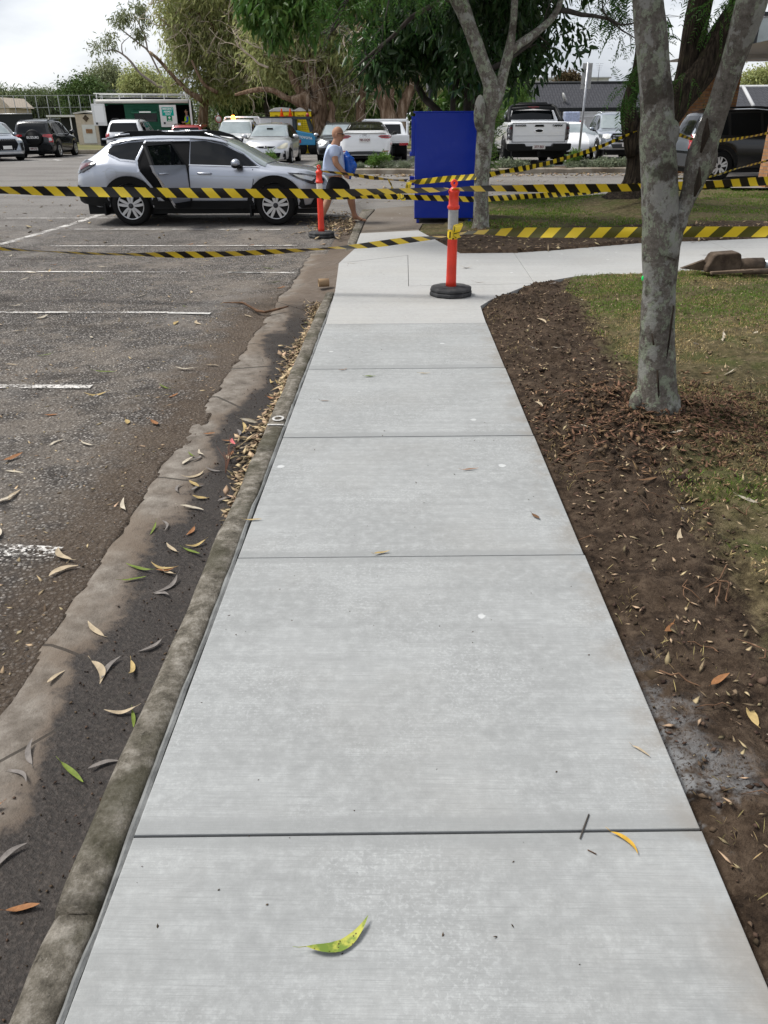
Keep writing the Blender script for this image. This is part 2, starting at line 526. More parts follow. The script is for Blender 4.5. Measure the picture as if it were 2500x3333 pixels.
g.out(col, 0.92, g.bump(hh, 1.0, 0.018))

g = G('line_paint')
n = g.noise(48, 5, 0.75); n2 = g.noise(3.4, 6, 0.65)
wear = g.step(g.math('ADD', g.math('MULTIPLY', n, 0.75), g.math('MULTIPLY', n2, 0.55)), 0.615, 0.685)
tr = g.n('ShaderNodeBsdfTransparent'); ms = g.n('ShaderNodeMixShader'); o_ = g.t.nodes['Material Output']
g.l(wear, ms.inputs[0]); g.l(g.b.outputs[0], ms.inputs[1]); g.l(tr.outputs[0], ms.inputs[2]); g.l(ms.outputs[0], o_.inputs['Surface'])
g.out(g.ramp(g.noise(15, 4), [(0.3, (0.42, 0.40, 0.37)), (0.7, (0.66, 0.64, 0.61))]), 0.8)
pmat('fresh_paint', (0.58, 0.57, 0.55), 0.7, col2=(0.30, 0.29, 0.27), vscale=40)

# verge: dug soil near the path, thin brown turf beyond
g = G('soil')
X, Y, Z = g.xyz()
n1 = g.noise(2.0, 6, 0.65); n2 = g.noise(14, 7, 0.72); n3 = g.noise(80, 4, 0.7)
soil = g.ramp(n2, [(0.3, (0.008, 0.0052, 0.0034)), (0.47, (0.043, 0.0285, 0.0185)), (0.70, (0.120, 0.086, 0.059))])
soil = g.mix(g.math('MULTIPLY', g.step(n1, 0.48, 0.64), 0.42), soil, (0.092, 0.065, 0.044))
soil = g.mix(g.math('MULTIPLY', g.step(n3, 0.6, 0.75), 0.45), soil, (0.16, 0.12, 0.088))
# spilt cement slurry along the slab edge
sl = g.math('MULTIPLY', g.step(g.math('SUBTRACT', 1.35, g.math('ADD', X, g.math('MULTIPLY', n1, 0.60))), 0.0, 0.16), g.step(g.noise(2.6, 5, 0.7), 0.46, 0.57))
sl = g.math('MULTIPLY', sl, g.step(n3, 0.36, 0.5)); sl = g.math('MULTIPLY', sl, g.math('SUBTRACT', 1.0, g.step(Y, 1.9, 2.5)))
soil = g.mix(g.math('MULTIPLY', sl, 0.85), soil, (0.26, 0.265, 0.27))
turf = g.ramp(n2, [(0.3, (0.035, 0.030, 0.013)), (0.5, (0.105, 0.085, 0.042)), (0.7, (0.21, 0.168, 0.095))])
turf = g.mix(g.math('MULTIPLY', g.step(n1, 0.45, 0.62), 0.5), turf, (0.060, 0.088, 0.016))
bx = g.n('ShaderNodeFloatCurve')
lim = g.math('ADD', 1.16, g.math('MULTIPLY', Y, 0.085))
isturf = g.step(g.math('SUBTRACT', g.math('ADD', X, g.math('MULTIPLY', g.math('SUBTRACT', n2, 0.5), 0.5)), lim), -0.06, 0.2)
# behind the crossing path the dug strip hugs the slab
far = g.step(Y, 11.2, 11.6)
dd = g.math('ADD', g.math('SUBTRACT', Y, g.math('MULTIPLY', X, 0.27)), g.math('MULTIPLY', g.math('SUBTRACT', n1, 0.5), 2.2))
isturf2 = g.step(dd, 13.6, 14.2)
isturf = g.mix(far, isturf, isturf2)
g.t.nodes.remove(bx)
col = g.mix(isturf, soil, turf)
hh = g.math('ADD', n2, g.math('MULTIPLY', n3, 0.7))
g.out(col, 0.95, g.bump(hh, 0.9, 0.03))

pmat('field_grass', (0.16, 0.145, 0.06), 0.95, col2=(0.07, 0.075, 0.03), vscale=0.4, bump=0.5, bscale=6)
pmat('bed_soil', (0.09, 0.068, 0.05), 0.95, var=0.5, vscale=12, bump=0.6, bscale=40)
pmat('driveway', (0.20, 0.185, 0.17), 0.85, var=0.35, vscale=1.4, bump=0.2)
pmat('light_kerb', (0.36, 0.325, 0.27), 0.9, col2=(0.17, 0.135, 0.10), vscale=2.2, bump=0.5, bscale=25)
pmat('car_park_concrete', (0.40, 0.39, 0.37), 0.85, var=0.15, vscale=0.8)


def road_z(y):
    return np.interp(y, [-1e4, 17, 29, 29.6, 31.2, 1e5], [-0.125, -0.125, 0.10, 0.12, 0.25, 0.25])


def gutter_edge(y):
    y = np.asarray(y, float)
    return -1.42 + 0.045 * vn(y * 1.4, 0, 0, 3) + 0.03 * vn(y * 6, 0, 0, 4) + 0.012 * vn(y * 22, 0, 0, 5) - np.where((y > 4.6) & (y < 5.3), -0.06, 0)


xs = np.concatenate([[-900, -300, -120, -60, -40], np.arange(-30, -8.2, 1.0), np.arange(-8, -3.0, 0.14), np.arange(-3.0, -1.72, 0.055), np.arange(-1.7, -1.2, 0.016), [-1.1, -0.9, -0.6, 0, 1, 2, 4, 6, 8, 10, 14, 20, 40, 100, 300, 900]])
ys = np.concatenate([[-60, -20, -5, -1], np.arange(0, 13.5, 0.05), np.arange(13.5, 19, 0.25), np.arange(19, 34, 0.8), [36, 40, 50, 60, 80, 120, 200, 400, 900, 2500]])
gx, gy = np.meshgrid(xs, ys)
gz = road_z(gy)
near = np.clip((14 - gy) / 2, 0, 1) * np.clip((gx + 9) / 2, 0, 1) * (gy > -0.5)
gz = gz + near * (0.004 + 0.012 * fbm(gx * 1.1, gy * 1.1, 0, 3, 11) + 0.014 * fbm(gx * 7, gy * 7, 0, 3, 21))
low = np.where((gy < 12.9), np.clip((gx - gutter_edge(gy)) / 0.07, 0, 1), np.clip((gx + 1.2) / 0.2, 0, 1) * (gy < 18.6))
low = np.maximum(low, np.clip((gx + 1.05) / 0.1, 0, 1) * (gy < 24))
gz = gz - 0.16 * low
ny, nx = gx.shape
idx = np.arange(nx * ny).reshape(ny, nx)
fq = np.stack([idx[:-1, :-1], idx[:-1, 1:], idx[1:, 1:], idx[1:, :-1]], -1).reshape(-1, 4)
tag(nmesh('ground', np.stack([gx, gy, gz], -1).reshape(-1, 3), fq, 'asphalt', smooth=True), kind='structure')

# gutter channel
xs = np.array([-1.62, -1.5, -1.44, -1.4, -1.35, -1.3, -1.25, -1.2, -1.15, -1.1, -1.05, -1.0, -0.95, -0.92, -0.875, -0.86, -0.80, -0.72])
prof = np.interp(xs, [-1.62, -1.50, -1.42, -1.2, -1.0, -0.86], [-0.20, -0.145, -0.123, -0.138, -0.152, -0.152])
ys = np.concatenate([np.arange(-0.6, 13.2, 0.05), [13.6, 14, 15, 16, 17.2]])
gx, gy = np.meshgrid(xs, ys)
gz = prof[None, :] + 0.006 * fbm(gx * 4, gy * 4, 0, 4, 31) + 0.005 * (gx > -1.22) * fbm(gx * 18, gy * 18, 0, 3, 33)
gz = gz + np.clip((gy - 9.2) / 1.2, 0, 1) * np.interp(gx, [-1.4, -0.9, -0.75], [0.0, 0.10, 0.148]) * np.clip((12.9 - gy) / 0.4, 0, 1)     # pram ramp opposite the crossing
ny, nx = gx.shape; idx = np.arange(nx * ny).reshape(ny, nx)
fq = np.stack([idx[:-1, :-1], idx[:-1, 1:], idx[1:, 1:], idx[1:, :-1]], -1).reshape(-1, 4)
tag(nmesh('gutter', np.stack([gx, gy, gz], -1).reshape(-1, 3), fq, 'gutter_concrete', smooth=True), kind='structure')


def slab_mesh(name, polys, mat, top=0.0, depth=0.16, shrink=0.0038, bev=0.004):
    bm = bmesh.new()
    for poly, dz in polys:
        n = len(poly); pts = [Vector((p[0], p[1], 0)) for p in poly]
        area = sum(pts[i].x * pts[(i + 1) % n].y - pts[(i + 1) % n].x * pts[i].y for i in range(n))
        if area < 0:
            pts.reverse()
        ins = []
        for i in range(n):
            a, b, c = pts[i - 1], pts[i], pts[(i + 1) % n]
            d1 = (b - a).normalized(); d2 = (c - b).normalized()
            n1 = Vector((-d1.y, d1.x, 0)); n2 = Vector((-d2.y, d2.x, 0)); m = (n1 + n2)
            m = m.normalized() / max(0.35, m.normalized().dot(n1))
            ins.append(b + m * shrink)
        lo = [bm.verts.new((p.x, p.y, top - depth)) for p in ins]; hi = [bm.verts.new((p.x, p.y, top + dz)) for p in ins]
        bm.faces.new(lo[::-1]); tf = bm.faces.new(hi)
        for i in range(n):
            bm.faces.new((lo[i], lo[(i + 1) % n], hi[(i + 1) % n], hi[i]))
        bmesh.ops.bevel(bm, geom=list(tf.edges), offset=bev, segments=2, affect='EDGES', profile=0.6)
    bmesh.ops.recalc_face_normals(bm, faces=bm.faces)
    me = bpy.data.meshes.new(name); bm.to_mesh(me); bm.free(); me.materials.append(MAT[mat])
    o = bpy.data.objects.new(name, me); C.objects.link(o)
    return o


J = [-1.6, -0.05, 1.47, 2.985, 4.47, 5.95, 7.48]
polys = []
for i in range(len(J) - 1):
    xr = 0.838
    polys.append(([(-0.7325, J[i]), (xr, J[i] + 0.045), (xr + 0.003, J[i + 1] + 0.045), (-0.7325, J[i + 1])], 0.001 * ((i * 7) % 3 - 1)))
tag(slab_mesh('footpath', polys, 'path_concrete'), kind='structure')
PA = [(-0.728, 7.48), (0.838, 7.525), (0.85, 8.29), (1.0, 8.62), (1.2, 8.93), (1.40, 9.25), (1.62, 9.56), (0.10, 9.41), (-0.76, 9.12)]
PB = [(-0.76, 9.12), (0.10, 9.41), (0.11, 11.80), (-0.86, 11.11)]
PC = [(0.10, 9.41), (1.62, 9.56), (1.69, 11.98), (0.9, 11.95), (0.11, 11.80)]
PD = [(1.62, 9.56), (2.22, 10.04), (3.08, 10.21), (4.9, 10.56), (4.98, 13.2), (3.91, 13.0), (2.9, 12.5), (2.31, 12.21), (1.69, 11.98)]
PF = [(4.9, 10.56), (9.5, 11.4), (9.5, 14.2), (6.06, 13.48), (4.98, 13.2)]
PE = [(-0.86, 11.11), (0.11, 11.80), (0.9, 11.95), (0.33, 14.7), (-0.71, 14.33), (-0.71, 12.5)]
tag(slab_mesh('crossing_path', [(PA, 0.0), (PB, -0.002), (PC, 0.001), (PD, 0.0), (PF, 0.001), (PE, -0.001)], 'cross_concrete', shrink=0.0028), kind='structure')
PO = [(-0.71, 14.35), (0.33, 14.72), (0.42, 15.75), (1.5, 15.75), (1.5, 17.2), (0.7, 19.3), (0.26, 19.3), (-0.55, 18.7), (-0.70, 16.3)]
tag(slab_mesh('old_path', [(PO, -0.006)], 'old_concrete', bev=0.01), kind='structure')
mb = MB()
mb.box((0.05, 3.7, -0.09), (1.5, 10.0, 0.11)); mb.box((0.1, 11.0, -0.09), (1.0, 4, 0.11)); mb.box((3.2, 11.4, -0.09), (3.2, 1.0, 0.11))
tag(mb.build('path_bedding', 'joint_dark'), kind='structure')
# rubber joint strip between kerb and path
yy = np.arange(-0.6, 9.05, 0.06)
mb = MB()
pp = [(-0.741 + 0.006 * float(vn(y * 1.5, 0, 0, 8)) + 0.003 * float(vn(y * 9, 0, 0, 9)), y, -0.002 + 0.004 * float(vn(y * 3, 0, 0, 6))) for y in yy]
vs = []
for (x, y, z) in pp:
    a = x - 0.013 + 0.004 * float(vn(y * 6, 2, 0, 12)); b = x + 0.0065 + 0.003 * float(vn(y * 7, 4, 0, 13)); h = -0.004 + 0.003 * float(vn(y * 11, 4, 0, 14))
    vs += [(a, y, -0.05), (a, y, h - 0.004), ((a + b) / 2, y, h + 0.002), (b, y, h - 0.003), (b, y, -0.05)]
mb.add(vs, [(5 * i + j, 5 * i + j + 1, 5 * i + j + 6, 5 * i + j + 5) for i in range(len(pp) - 1) for j in range(4)])
tag(mb.build('expansion_joint', 'joint_rubber'), kind='structure')


# kerb stones
def kerb(segs, name):
    mb = MB()
    for (y0, y1, xl0, xr0, xl1, xr1, t0, t1, b) in segs:
        m = max(2, int((y1 - y0) / 0.07))
        rows = []
        for i in range(m + 1):
            t = i / m; y = y0 + (y1 - y0) * t
            xl = xl0 + (xl1 - xl0) * t; xr = xr0 + (xr1 - xr0) * t; tp = t0 + (t1 - t0) * t
            e = 0.004 * float(vn(y * 8, 1, 0, 7)) + 0.006 * float(vn(y * 2.2, 1, 0, 8)); f = 0.005 * float(vn(y * 7, 5, 0, 7))
            bw = 0.010 if (0 < i < m) else 0.02
            rows.append([(xl - 0.035 + e, y, b), (xl - 0.010 + e, y, tp - 0.040 - (0.01 if i in (0, m) else 0)), (xl - 0.003 + e, y, tp - 0.016 - (0.01 if i in (0, m) else 0)), (xl + 0.014 + e, y, tp - bw * .4 + f), (xl + 0.034, y, tp - bw * .2 + f), ((xl + xr) / 2, y, tp - (0.006 if i in (0, m) else 0) + f), (xr - 0.012, y, tp - 0.003), (xr, y, tp - 0.018), (xr, y, b)])
        k = 9; vs = [p for r in rows for p in r]
        fs = [(i * k + j, i * k + j + 1, (i + 1) * k + j + 1, (i + 1) * k + j) for i in range(m) for j in range(k - 1)]
        fs += [tuple(range(k)), tuple(m * k + j for j in range(k - 1, -1, -1))]
        mb.add(vs, fs, 0, True)
    return mb.build(name, 'kerb_concrete')


kerb_o = tag(kerb([(-0.8, 1.245, -0.865, -0.752, -0.865, -0.752, -0.004, -0.012, -0.2), (1.262, 4.26, -0.865, -0.752, -0.865, -0.752, 0.004, 0.0, -0.2), (4.275, 7.4, -0.865, -0.752, -0.865, -0.752, 0.0, 0.0, -0.2), (7.41, 9.1, -0.865, -0.752, -0.865, -0.765, 0.0, 0.0, -0.2),
                 (12.55, 14.32, -0.86, -0.725, -0.865, -0.725, -0.01, 0.0, -0.2), (14.335, 16.4, -0.865, -0.725, -0.875, -0.715, 0.0, 0.0, -0.2), (16.41, 18.6, -0.875, -0.715, -0.86, -0.58, 0.0, 0.0, -0.2)], 'kerb'), kind='structure')
# stencilled bay number on the kerb: reads 10 from the car park
mb = MB()
mb.box((-0.805, 4.68, 0.007), (0.105, 0.018, 0.003))
for k in range(16):
    a = 2 * math.pi * k / 16; b2 = 2 * math.pi * (k + 1) / 16
    mb.add([(-0.805 + 0.040 * math.cos(t) * q, 4.80 + 0.050 * math.sin(t) * q, 0.0075) for t in (a, b2) for q in (1.0, 0.62)], [(0, 1, 3, 2)])
mb.build('bay_number', 'fresh_paint', kerb_o)

# worn bay lines in the car park, each a sheet just above the asphalt
mb = MB()


def line(x0, y0, x1, y1, w, z=None, m=14):
    d = Vector((x1 - x0, y1 - y0, 0)); n_ = Vector((-d.y, d.x, 0)).normalized() * w / 2
    vs = []
    for i in range(m + 1):
        p = Vector((x0, y0, 0)) + d * (i / m)
        zz = (float(road_z(p.y)) + (0.016 if p.y < 14 else 0.006)) if z is None else z
        vs += [(p.x - n_.x, p.y - n_.y, zz), (p.x + n_.x, p.y + n_.y, zz)]
    mb.add(vs, [(2 * i, 2 * i + 1, 2 * i + 3, 2 * i + 2) for i in range(m)])


line(-8.5, 11.22, -3.0, 11.10, 0.08); line(-2.43, 11.07, -1.45, 11.0, 0.08); line(-8.5, 8.58, -2.55, 8.52, 0.075); line(-4.6, 5.87, -2.45, 5.85, 0.09)
line(-2.6, 3.29, -1.66, 3.22, 0.11); line(-6.5, 16.12, -2.35, 15.93, 0.1); line(-6.0, 13.7, -1.75, 13.65, 0.08); line(-7.0, 13.4, -6.82, 18.9, 0.16); line(-9.5, 18.0, -1.6, 17.85, 0.1)
mb.build('parking_lines', 'line_paint')
tag(bpy.data.objects['parking_lines'], kind='structure')
mb = MB()
mb_keep = mb
line(-2.08, 8.46, -2.55, 8.5, 0.08); line(-1.95, 11.03, -2.4, 11.06, 0.085)
# give-way loop far left
for (a_, b2) in (((-22, 35.2), (-16.4, 37.9)), ((-16.4, 37.9), (-15.6, 38.5)), ((-15.6, 38.5), (-16.4, 39.6)), ((-16.4, 39.6), (-22, 38.6))):
    line(a_[0], a_[1], b2[0], b2[1], 0.22, 0.262)
line(-16.0, 41.6, -14.0, 46.0, 0.12, 0.262); line(-19.5, 41.0, -17.4, 46.5, 0.12, 0.262); line(-12.8, 41.8, -11.0, 46, 0.12, 0.262)
mb.build('road_markings', 'fresh_paint')
tag(bpy.data.objects['road_markings'], kind='structure')

# verge soil and turf, one sheet from the path to the driveway
xs = np.concatenate([np.arange(0.2, 4.0, 0.035), np.arange(4.0, 9.6, 0.12), np.arange(9.6, 16, 0.8)])
ys = np.concatenate([np.arange(-0.4, 11.0, 0.045), np.arange(11.0, 25.2, 0.1)])
gx, gy = np.meshgrid(xs, ys)
PATHS = [[(-0.75, -2), (0.845, -2), (0.845, 7.55), (-0.75, 7.55)], PA, PB, PC, PD, PF, PE, PO]
ins = np.zeros(gx.shape, bool)
for p in PATHS:
    ins |= inpoly(gx, gy, p)
dtree = np.hypot(gx - 1.69, gy - 4.84)
gz = 0.0 + 0.035 * fbm(gx * 1.3, gy * 1.3, 0, 3, 41) + 0.055 * fbm(gx * 5, gy * 5, 0, 4, 43) + 0.045 * fbm(gx * 17, gy * 17, 0, 3, 47) * (gx < 1.9)
gz += 0.075 * np.exp(-(dtree / 0.55) ** 2)
near_edge = np.where(gy < 8.6, np.clip((gx - 0.845) / 0.30, 0, 1), 1.0)
gz = gz * (0.35 + 0.65 * near_edge) - 0.045 * (1 - near_edge)
gz -= 0.05 * np.exp(-(((gx - 0.98) / 0.10) ** 2 + ((gy - 4.15) / 0.35) ** 2))
far = gy > 11
gz = np.where(far, 0.035 + 0.05 * fbm(gx * 0.8, gy * 0.8, 0, 3, 51) + 0.02 * fbm(gx * 6, gy * 6, 0, 3, 52), gz)
gz += 0.25 * np.exp(-(np.hypot(gx - 5.1, gy - 18.7) / 1.1) ** 2)
gz = np.where(ins, -0.08, gz)
lim = np.interp(gx, [0, 1.5, 2.3, 6.1, 10.8, 16], [15.6, 19.0, 20.9, 21.6, 24.6, 25.2])
gz -= 0.5 * np.clip((gy - lim) / 0.3, 0, 1)
gz = np.where((gx < 0.85) & (gy > 12) & (gy < 16), gz - 0.03, gz)
SOILG = (xs, ys, gz)
ny, nx = gx.shape; idx = np.arange(nx * ny).reshape(ny, nx)
fq = np.stack([idx[:-1, :-1], idx[:-1, 1:], idx[1:, 1:], idx[1:, :-1]], -1).reshape(-1, 4)
tag(nmesh('verge_soil', np.stack([gx, gy, gz], -1).reshape(-1, 3), fq, 'soil', smooth=True), kind='structure')


def soil_z(x, y):
    xs, ys, z = SOILG
    i = int(np.clip(np.searchsorted(ys, y), 0, len(ys) - 1)); j = int(np.clip(np.searchsorted(xs, x), 0, len(xs) - 1))
    return float(z[i, j])


def surf_z(x, y):
    if x < -1.42:
        return float(road_z(y)) + 0.008
    if x < -0.88 and y < 13:
        return float(np.interp(x, [-1.62, -1.44, -1.2, -1.0, -0.86], [-0.133, -0.124, -0.138, -0.152, -0.152])) + 0.006 + min(max((y - 9.2) / 1.2, 0), 1) * float(np.interp(x, [-1.4, -0.9], [0, 0.095]))
    if any(bool(inpoly(np.array([x]), np.array([y]), p)[0]) for p in PATHS) or x < 0.3:
        return 0.002
    return soil_z(x, y)


# island with kerb between the aisle and the far bays, and its planting bed
KI = [(-7.5, 29.5), (-2.3, 29.5), (1.0, 29.35), (4, 29.3), (8, 29.45), (12.5, 29.6)]
mb = MB()
vs = []; m = 60
for i in range(m + 1):
    x = -7.5 + 20 * i / m; y = interp(KI, x); q = 0.02 * float(vn(x * 1.5, 0, 0, 61)); jt = -0.02 if i % 8 == 0 else 0
    vs += [(x, y - 0.06 + q, 0.02), (x, y - 0.03 + q, 0.25 + jt), (x, y + 0.01 + q, 0.285 + jt), (x, y + 0.2, 0.285 + jt), (x, y + 0.2, 0.05)]
mb.add(vs, [(i * 5 + j, i * 5 + j + 1, (i + 1) * 5 + j + 1, (i + 1) * 5 + j) for i in range(m) for j in range(4)] + [tuple(range(5)), tuple(m * 5 + j for j in range(4, -1, -1))], 0)
tag(mb.build('island_kerb', 'light_kerb'), kind='structure')
mb = MB(); mb.box((2.5, 30.35, 0.14), (20, 1.3, 0.26)); tag(mb.build('planting_bed', 'bed_soil'), kind='structure')
mb = MB(); mb.box((2.5, 31.1, 0.16), (20, 0.18, 0.26)); tag(mb.build('bed_edging', 'car_park_concrete', bevel=0.02), kind='structure')
# right-hand driveway and slab in front of the carport
mb = MB(); mb.add([(6.6, 23.1, 0.105), (30, 30.5, 0.16), (30, 34, 0.20), (6.9, 25.6, 0.115)], [(0, 1, 2, 3)]); mb.add([(8.9, 22.6, 0.11), (30, 19.5, 0.11), (30, 29.5, 0.13), (9.4, 24.4, 0.11)], [(0, 1, 2, 3)])
tag(mb.build('driveway', 'driveway'), kind='structure')
# open field and far kerb beyond the car park
mb = MB(); mb.add([(-500, 47.8, 0.30), (-8.5, 47.0, 0.30), (-8.5, 200, 0.35), (-500, 400, 0.35)], [(0, 1, 2, 3)]); mb.add([(-8.5, 52, 0.28), (60, 52, 0.28), (60, 300, 0.35), (-8.5, 300, 0.35)], [(0, 1, 2, 3)])
tag(mb.build('field', 'field_grass'), kind='structure')
mb = MB(); mb.box((-30, 47.3, 0.30), (43, 0.5, 0.30)); tag(mb.build('far_kerb', 'light_kerb'), kind='structure')


# ================================================================ VEHICLE BUILDER
def paint(name, col, metal=0.0, rough=0.3, coat=1.0):
    m = pmat(name, col, rough, metal, coat=coat)
    return m


paint('silver_paint', (0.43, 0.455, 0.51), 0.72, 0.36)
paint('pale_silver_paint', (0.52, 0.53, 0.55), 0.7, 0.32)
paint('grey_paint', (0.40, 0.42, 0.43), 0.7, 0.33)
paint('steel_paint', (0.27, 0.30, 0.34), 0.7, 0.33)
paint('charcoal_paint', (0.11, 0.12, 0.135), 0.6, 0.33)
paint('white_paint', (0.84, 0.85, 0.86), 0.0, 0.25)
paint('black_paint', (0.006, 0.007, 0.008), 0.0, 0.22, 0.35)
paint('red_paint', (0.28, 0.012, 0.016), 0.2, 0.28)
paint('blue_paint', (0.02, 0.22, 0.42), 0.0, 0.4, 0.4)
pmat('glass_dark', (0.004, 0.005, 0.006), 0.03, spec=0.32)
pmat('glass_clear', (0.15, 0.18, 0.185), 0.05, spec=0.8, col2=(0.27, 0.31, 0.315), vscale=1.1)  # opaque: sky reflection and pale interior are painted into the mottled grey-blue
pmat('cabin_dark', (0.006, 0.006, 0.007), 0.85)
pmat('black_plastic', (0.010, 0.0105, 0.011), 0.55)
pmat('grey_plastic', (0.05, 0.052, 0.055), 0.6)
pmat('tyre_rubber', (0.010, 0.010, 0.010), 0.85, bump=0.2, bscale=120)
pmat('alloy', (0.62, 0.63, 0.64), 0.28, 0.9)
pmat('dark_alloy', (0.03, 0.03, 0.032), 0.35, 0.5)
pmat('chrome', (0.75, 0.76, 0.78), 0.12, 1.0)
pmat('lamp_red', (0.38, 0.008, 0.012), 0.15, coat=1.0)
pmat('lamp_dark_red', (0.085, 0.005, 0.008), 0.12, coat=1.0)
pmat('lamp_clear', (0.62, 0.63, 0.60), 0.18, coat=1.0)
pmat('lamp_smoke', (0.03, 0.03, 0.035), 0.1, coat=1.0)
pmat('plate_white', (0.72, 0.71, 0.69), 0.5)
pmat('plate_maroon', (0.16, 0.012, 0.03), 0.5)
pmat('lamp_orange', (0.8, 0.2, 0.01), 0.3)
pmat('fog_yellow', (0.55, 0.52, 0.40), 0.3, coat=1.0)


class Car:
    def __init__(s, name, label, loc, heading, L, W, top, belt, plan, tw, wheels, r, sill=0.32, paint='silver_paint', scale=(1, 1, 1), step=0.085, arch=1.13, under='black_plastic', group=None, track_in=0.0):
        s.root = thing(name, label, 'car' if 'ute' not in name else 'ute', loc, R(heading), group)
        s.root.scale = scale
        s.W = W; s.paint = paint; s.wx = wheels; s.r = r
        x0, x1 = top[0][0], top[-1][0]
        xs = set(np.round(np.arange(x0, x1, step), 4)) | {x0, x1} | {p[0] for p in top} | {p[0] for p in plan}
        ar = r * arch
        for wxx in wheels:
            for k in range(-7, 8):
                xs.add(round(wxx + ar * math.sin(k / 7 * math.pi / 2), 4))
            xs.add(round(wxx - ar - 0.012, 4)); xs.add(round(wxx + ar + 0.012, 4))
        xs = sorted(x for x in xs if x0 <= x <= x1)
        xs = [x for i, x in enumerate(xs) if i == 0 or x - xs[i - 1] > 0.003 or x == x1]
        rows = []
        for x in xs:
            zb = sill if not isinstance(sill, list) else interp(sill, x)
            for wxx in wheels:
                d = abs(x - wxx)
                if d < ar:
                    zb = max(zb, r + math.sqrt(ar * ar - d * d) - 0.012)
            t = interp(top, x); b = min(interp(belt, x), t - 0.012); w_ = interp(plan, x); q = min(interp(tw, x), w_ * 0.985)
            zb = min(zb, b - 0.02)
            h = t - b; hb = b - zb
            cr_ = min(0.085, 0.55 * h)
            rows.append([(w_ * 0.94, zb), (w_ * 0.985, zb + 0.22 * hb), (w_, zb + 0.5 * hb), (w_, zb + 0.72 * hb), (w_ * 0.985, b - min(0.05, 0.12 * hb)), (w_ * 0.955, b), (w_ * 0.955 * 0.5 + q * 0.5 + 0.012 * min(1, h / 0.4), b + (h - cr_) * 0.5), (q, t - cr_), (q * 0.93, t - cr_ * 0.42), (q * 0.78, t - cr_ * 0.12), (q * 0.4, t + 0.006), (0.0, t + 0.010)])
        k = len(rows[0]); vs = []
        for x, rw in zip(xs, rows):
            vs += [(x, y, z) for y, z in rw]
            vs += [(x, -y, z) for y, z in rw[:-1]][::-1]
        n = 2 * k - 1
        fs = [(i * n + j, i * n + j + 1, (i + 1) * n + j + 1, (i + 1) * n + j) for i in range(len(xs) - 1) for j in range(n - 1)]
        for i, flip in ((0, False), (len(xs) - 1, True)):
            for j in range(k - 1):
                a, b2, c2, d2 = i * n + j, i * n + j + 1, i * n + n - 2 - j, i * n + n - 1 - j
                fs.append((a, d2, c2, b2) if b2 != c2 else (a, d2, b2))
        bm = bmesh.new()
        bv = [bm.verts.new(v) for v in vs]
        for f in fs:
            try:
                fc = bm.faces.new([bv[q] for q in f]); fc.smooth = True
            except ValueError:
                pass
        bmesh.ops.remove_doubles(bm, verts=bm.verts, dist=0.0008)
        bmesh.ops.recalc_face_normals(bm, faces=bm.faces)
        for e in bm.edges:
            if len(e.link_faces) == 2 and e.calc_face_angle(0) > R(38):
                e.smooth = False
        s.bvh = BVHTree.FromBMesh(bm)
        me = bpy.data.meshes.new('body'); bm.to_mesh(me); bm.free(); me.materials.append(MAT[paint])
        s.body = bpy.data.objects.new('body', me); C.objects.link(s.body); s.body.parent = s.root
        # dark underbody between the wheels
        mb = MB()
        lo = 0.20 if r < 0.37 else 0.27
        mb.box(((x0 + x1) / 2, 0, lo + 0.16), ((x1 - x0) * 0.93, W * 0.80, 0.32))
        for wxx in wheels:
            mb.box((wxx, 0, r + ar * 0.45), (ar * 1.9, W * 0.955 * 0.97, ar * 0.95))
        mb.build('underbody', under, s.root)

    def cast(s, a, b, axis):
        """Drops a point on the body along an axis; None if it misses."""
        if axis in ('L', 'R'):
            sg = 1 if axis == 'L' else -1
            h = s.bvh.ray_cast(Vector((a, sg * 4, b)), Vector((0, -sg, 0)))
        elif axis in ('F', 'B'):
            sg = 1 if axis == 'F' else -1
            h = s.bvh.ray_cast(Vector((sg * 6, a, b)), Vector((-sg, 0, 0)))
        else:
            h = s.bvh.ray_cast(Vector((a, b, 5)), Vector((0, 0, -1)))
        return h[0], h[1]

    def decal(s, name, axis, poly, mat, off=0.008, parent=None, cut=0.07):
        """A panel of glass, lamp or trim laid on the body: outline in (x,z) for a side, (y,z) for an end, (x,y) for the top."""
        bm = bmesh.new()
        f = bm.faces.new([bm.verts.new((p[0], p[1], 0)) for p in poly])
        bmesh.ops.triangulate(bm, faces=[f])
        for _ in range(5):
            es = [e for e in bm.edges if e.calc_length() > cut]
            if not es:
                break
            bmesh.ops.subdivide_edges(bm, edges=es, cuts=1); bmesh.ops.triangulate(bm, faces=bm.faces[:])
        good = []
        for v in bm.verts:
            p, nn = s.cast(v.co.x, v.co.y, axis)
            if p is None:
                good.append((v, None))
            else:
                good.append((v, p + nn * off if nn.dot(Vector({'L': (0, 1, 0), 'R': (0, -1, 0), 'F': (1, 0, 0), 'B': (-1, 0, 0), 'T': (0, 0, 1)}[axis])) > 0 else p - nn * off))
        ok = [(v.co.copy(), p) for v, p in good if p is not None]
        if not ok:
            bm.free(); return None
        for v, p in good:
            if p is None:
                q = min(ok, key=lambda g_: (g_[0] - v.co).length)[1]
                p = {'L': Vector((v.co.x, q.y, v.co.y)), 'R': Vector((v.co.x, q.y, v.co.y)), 'F': Vector((q.x, v.co.x, v.co.y)), 'B': Vector((q.x, v.co.x, v.co.y)), 'T': Vector((v.co.x, v.co.y, q.z))}[axis]
            v.co = p
        for fc in bm.faces:
            fc.smooth = True
        bmesh.ops.recalc_face_normals(bm, faces=bm.faces)
        me = bpy.data.meshes.new(name); bm.to_mesh(me); bm.free(); me.materials.append(MAT[mat])
        o = bpy.data.objects.new(name, me); C.objects.link(o); o.parent = parent or s.root
        return o

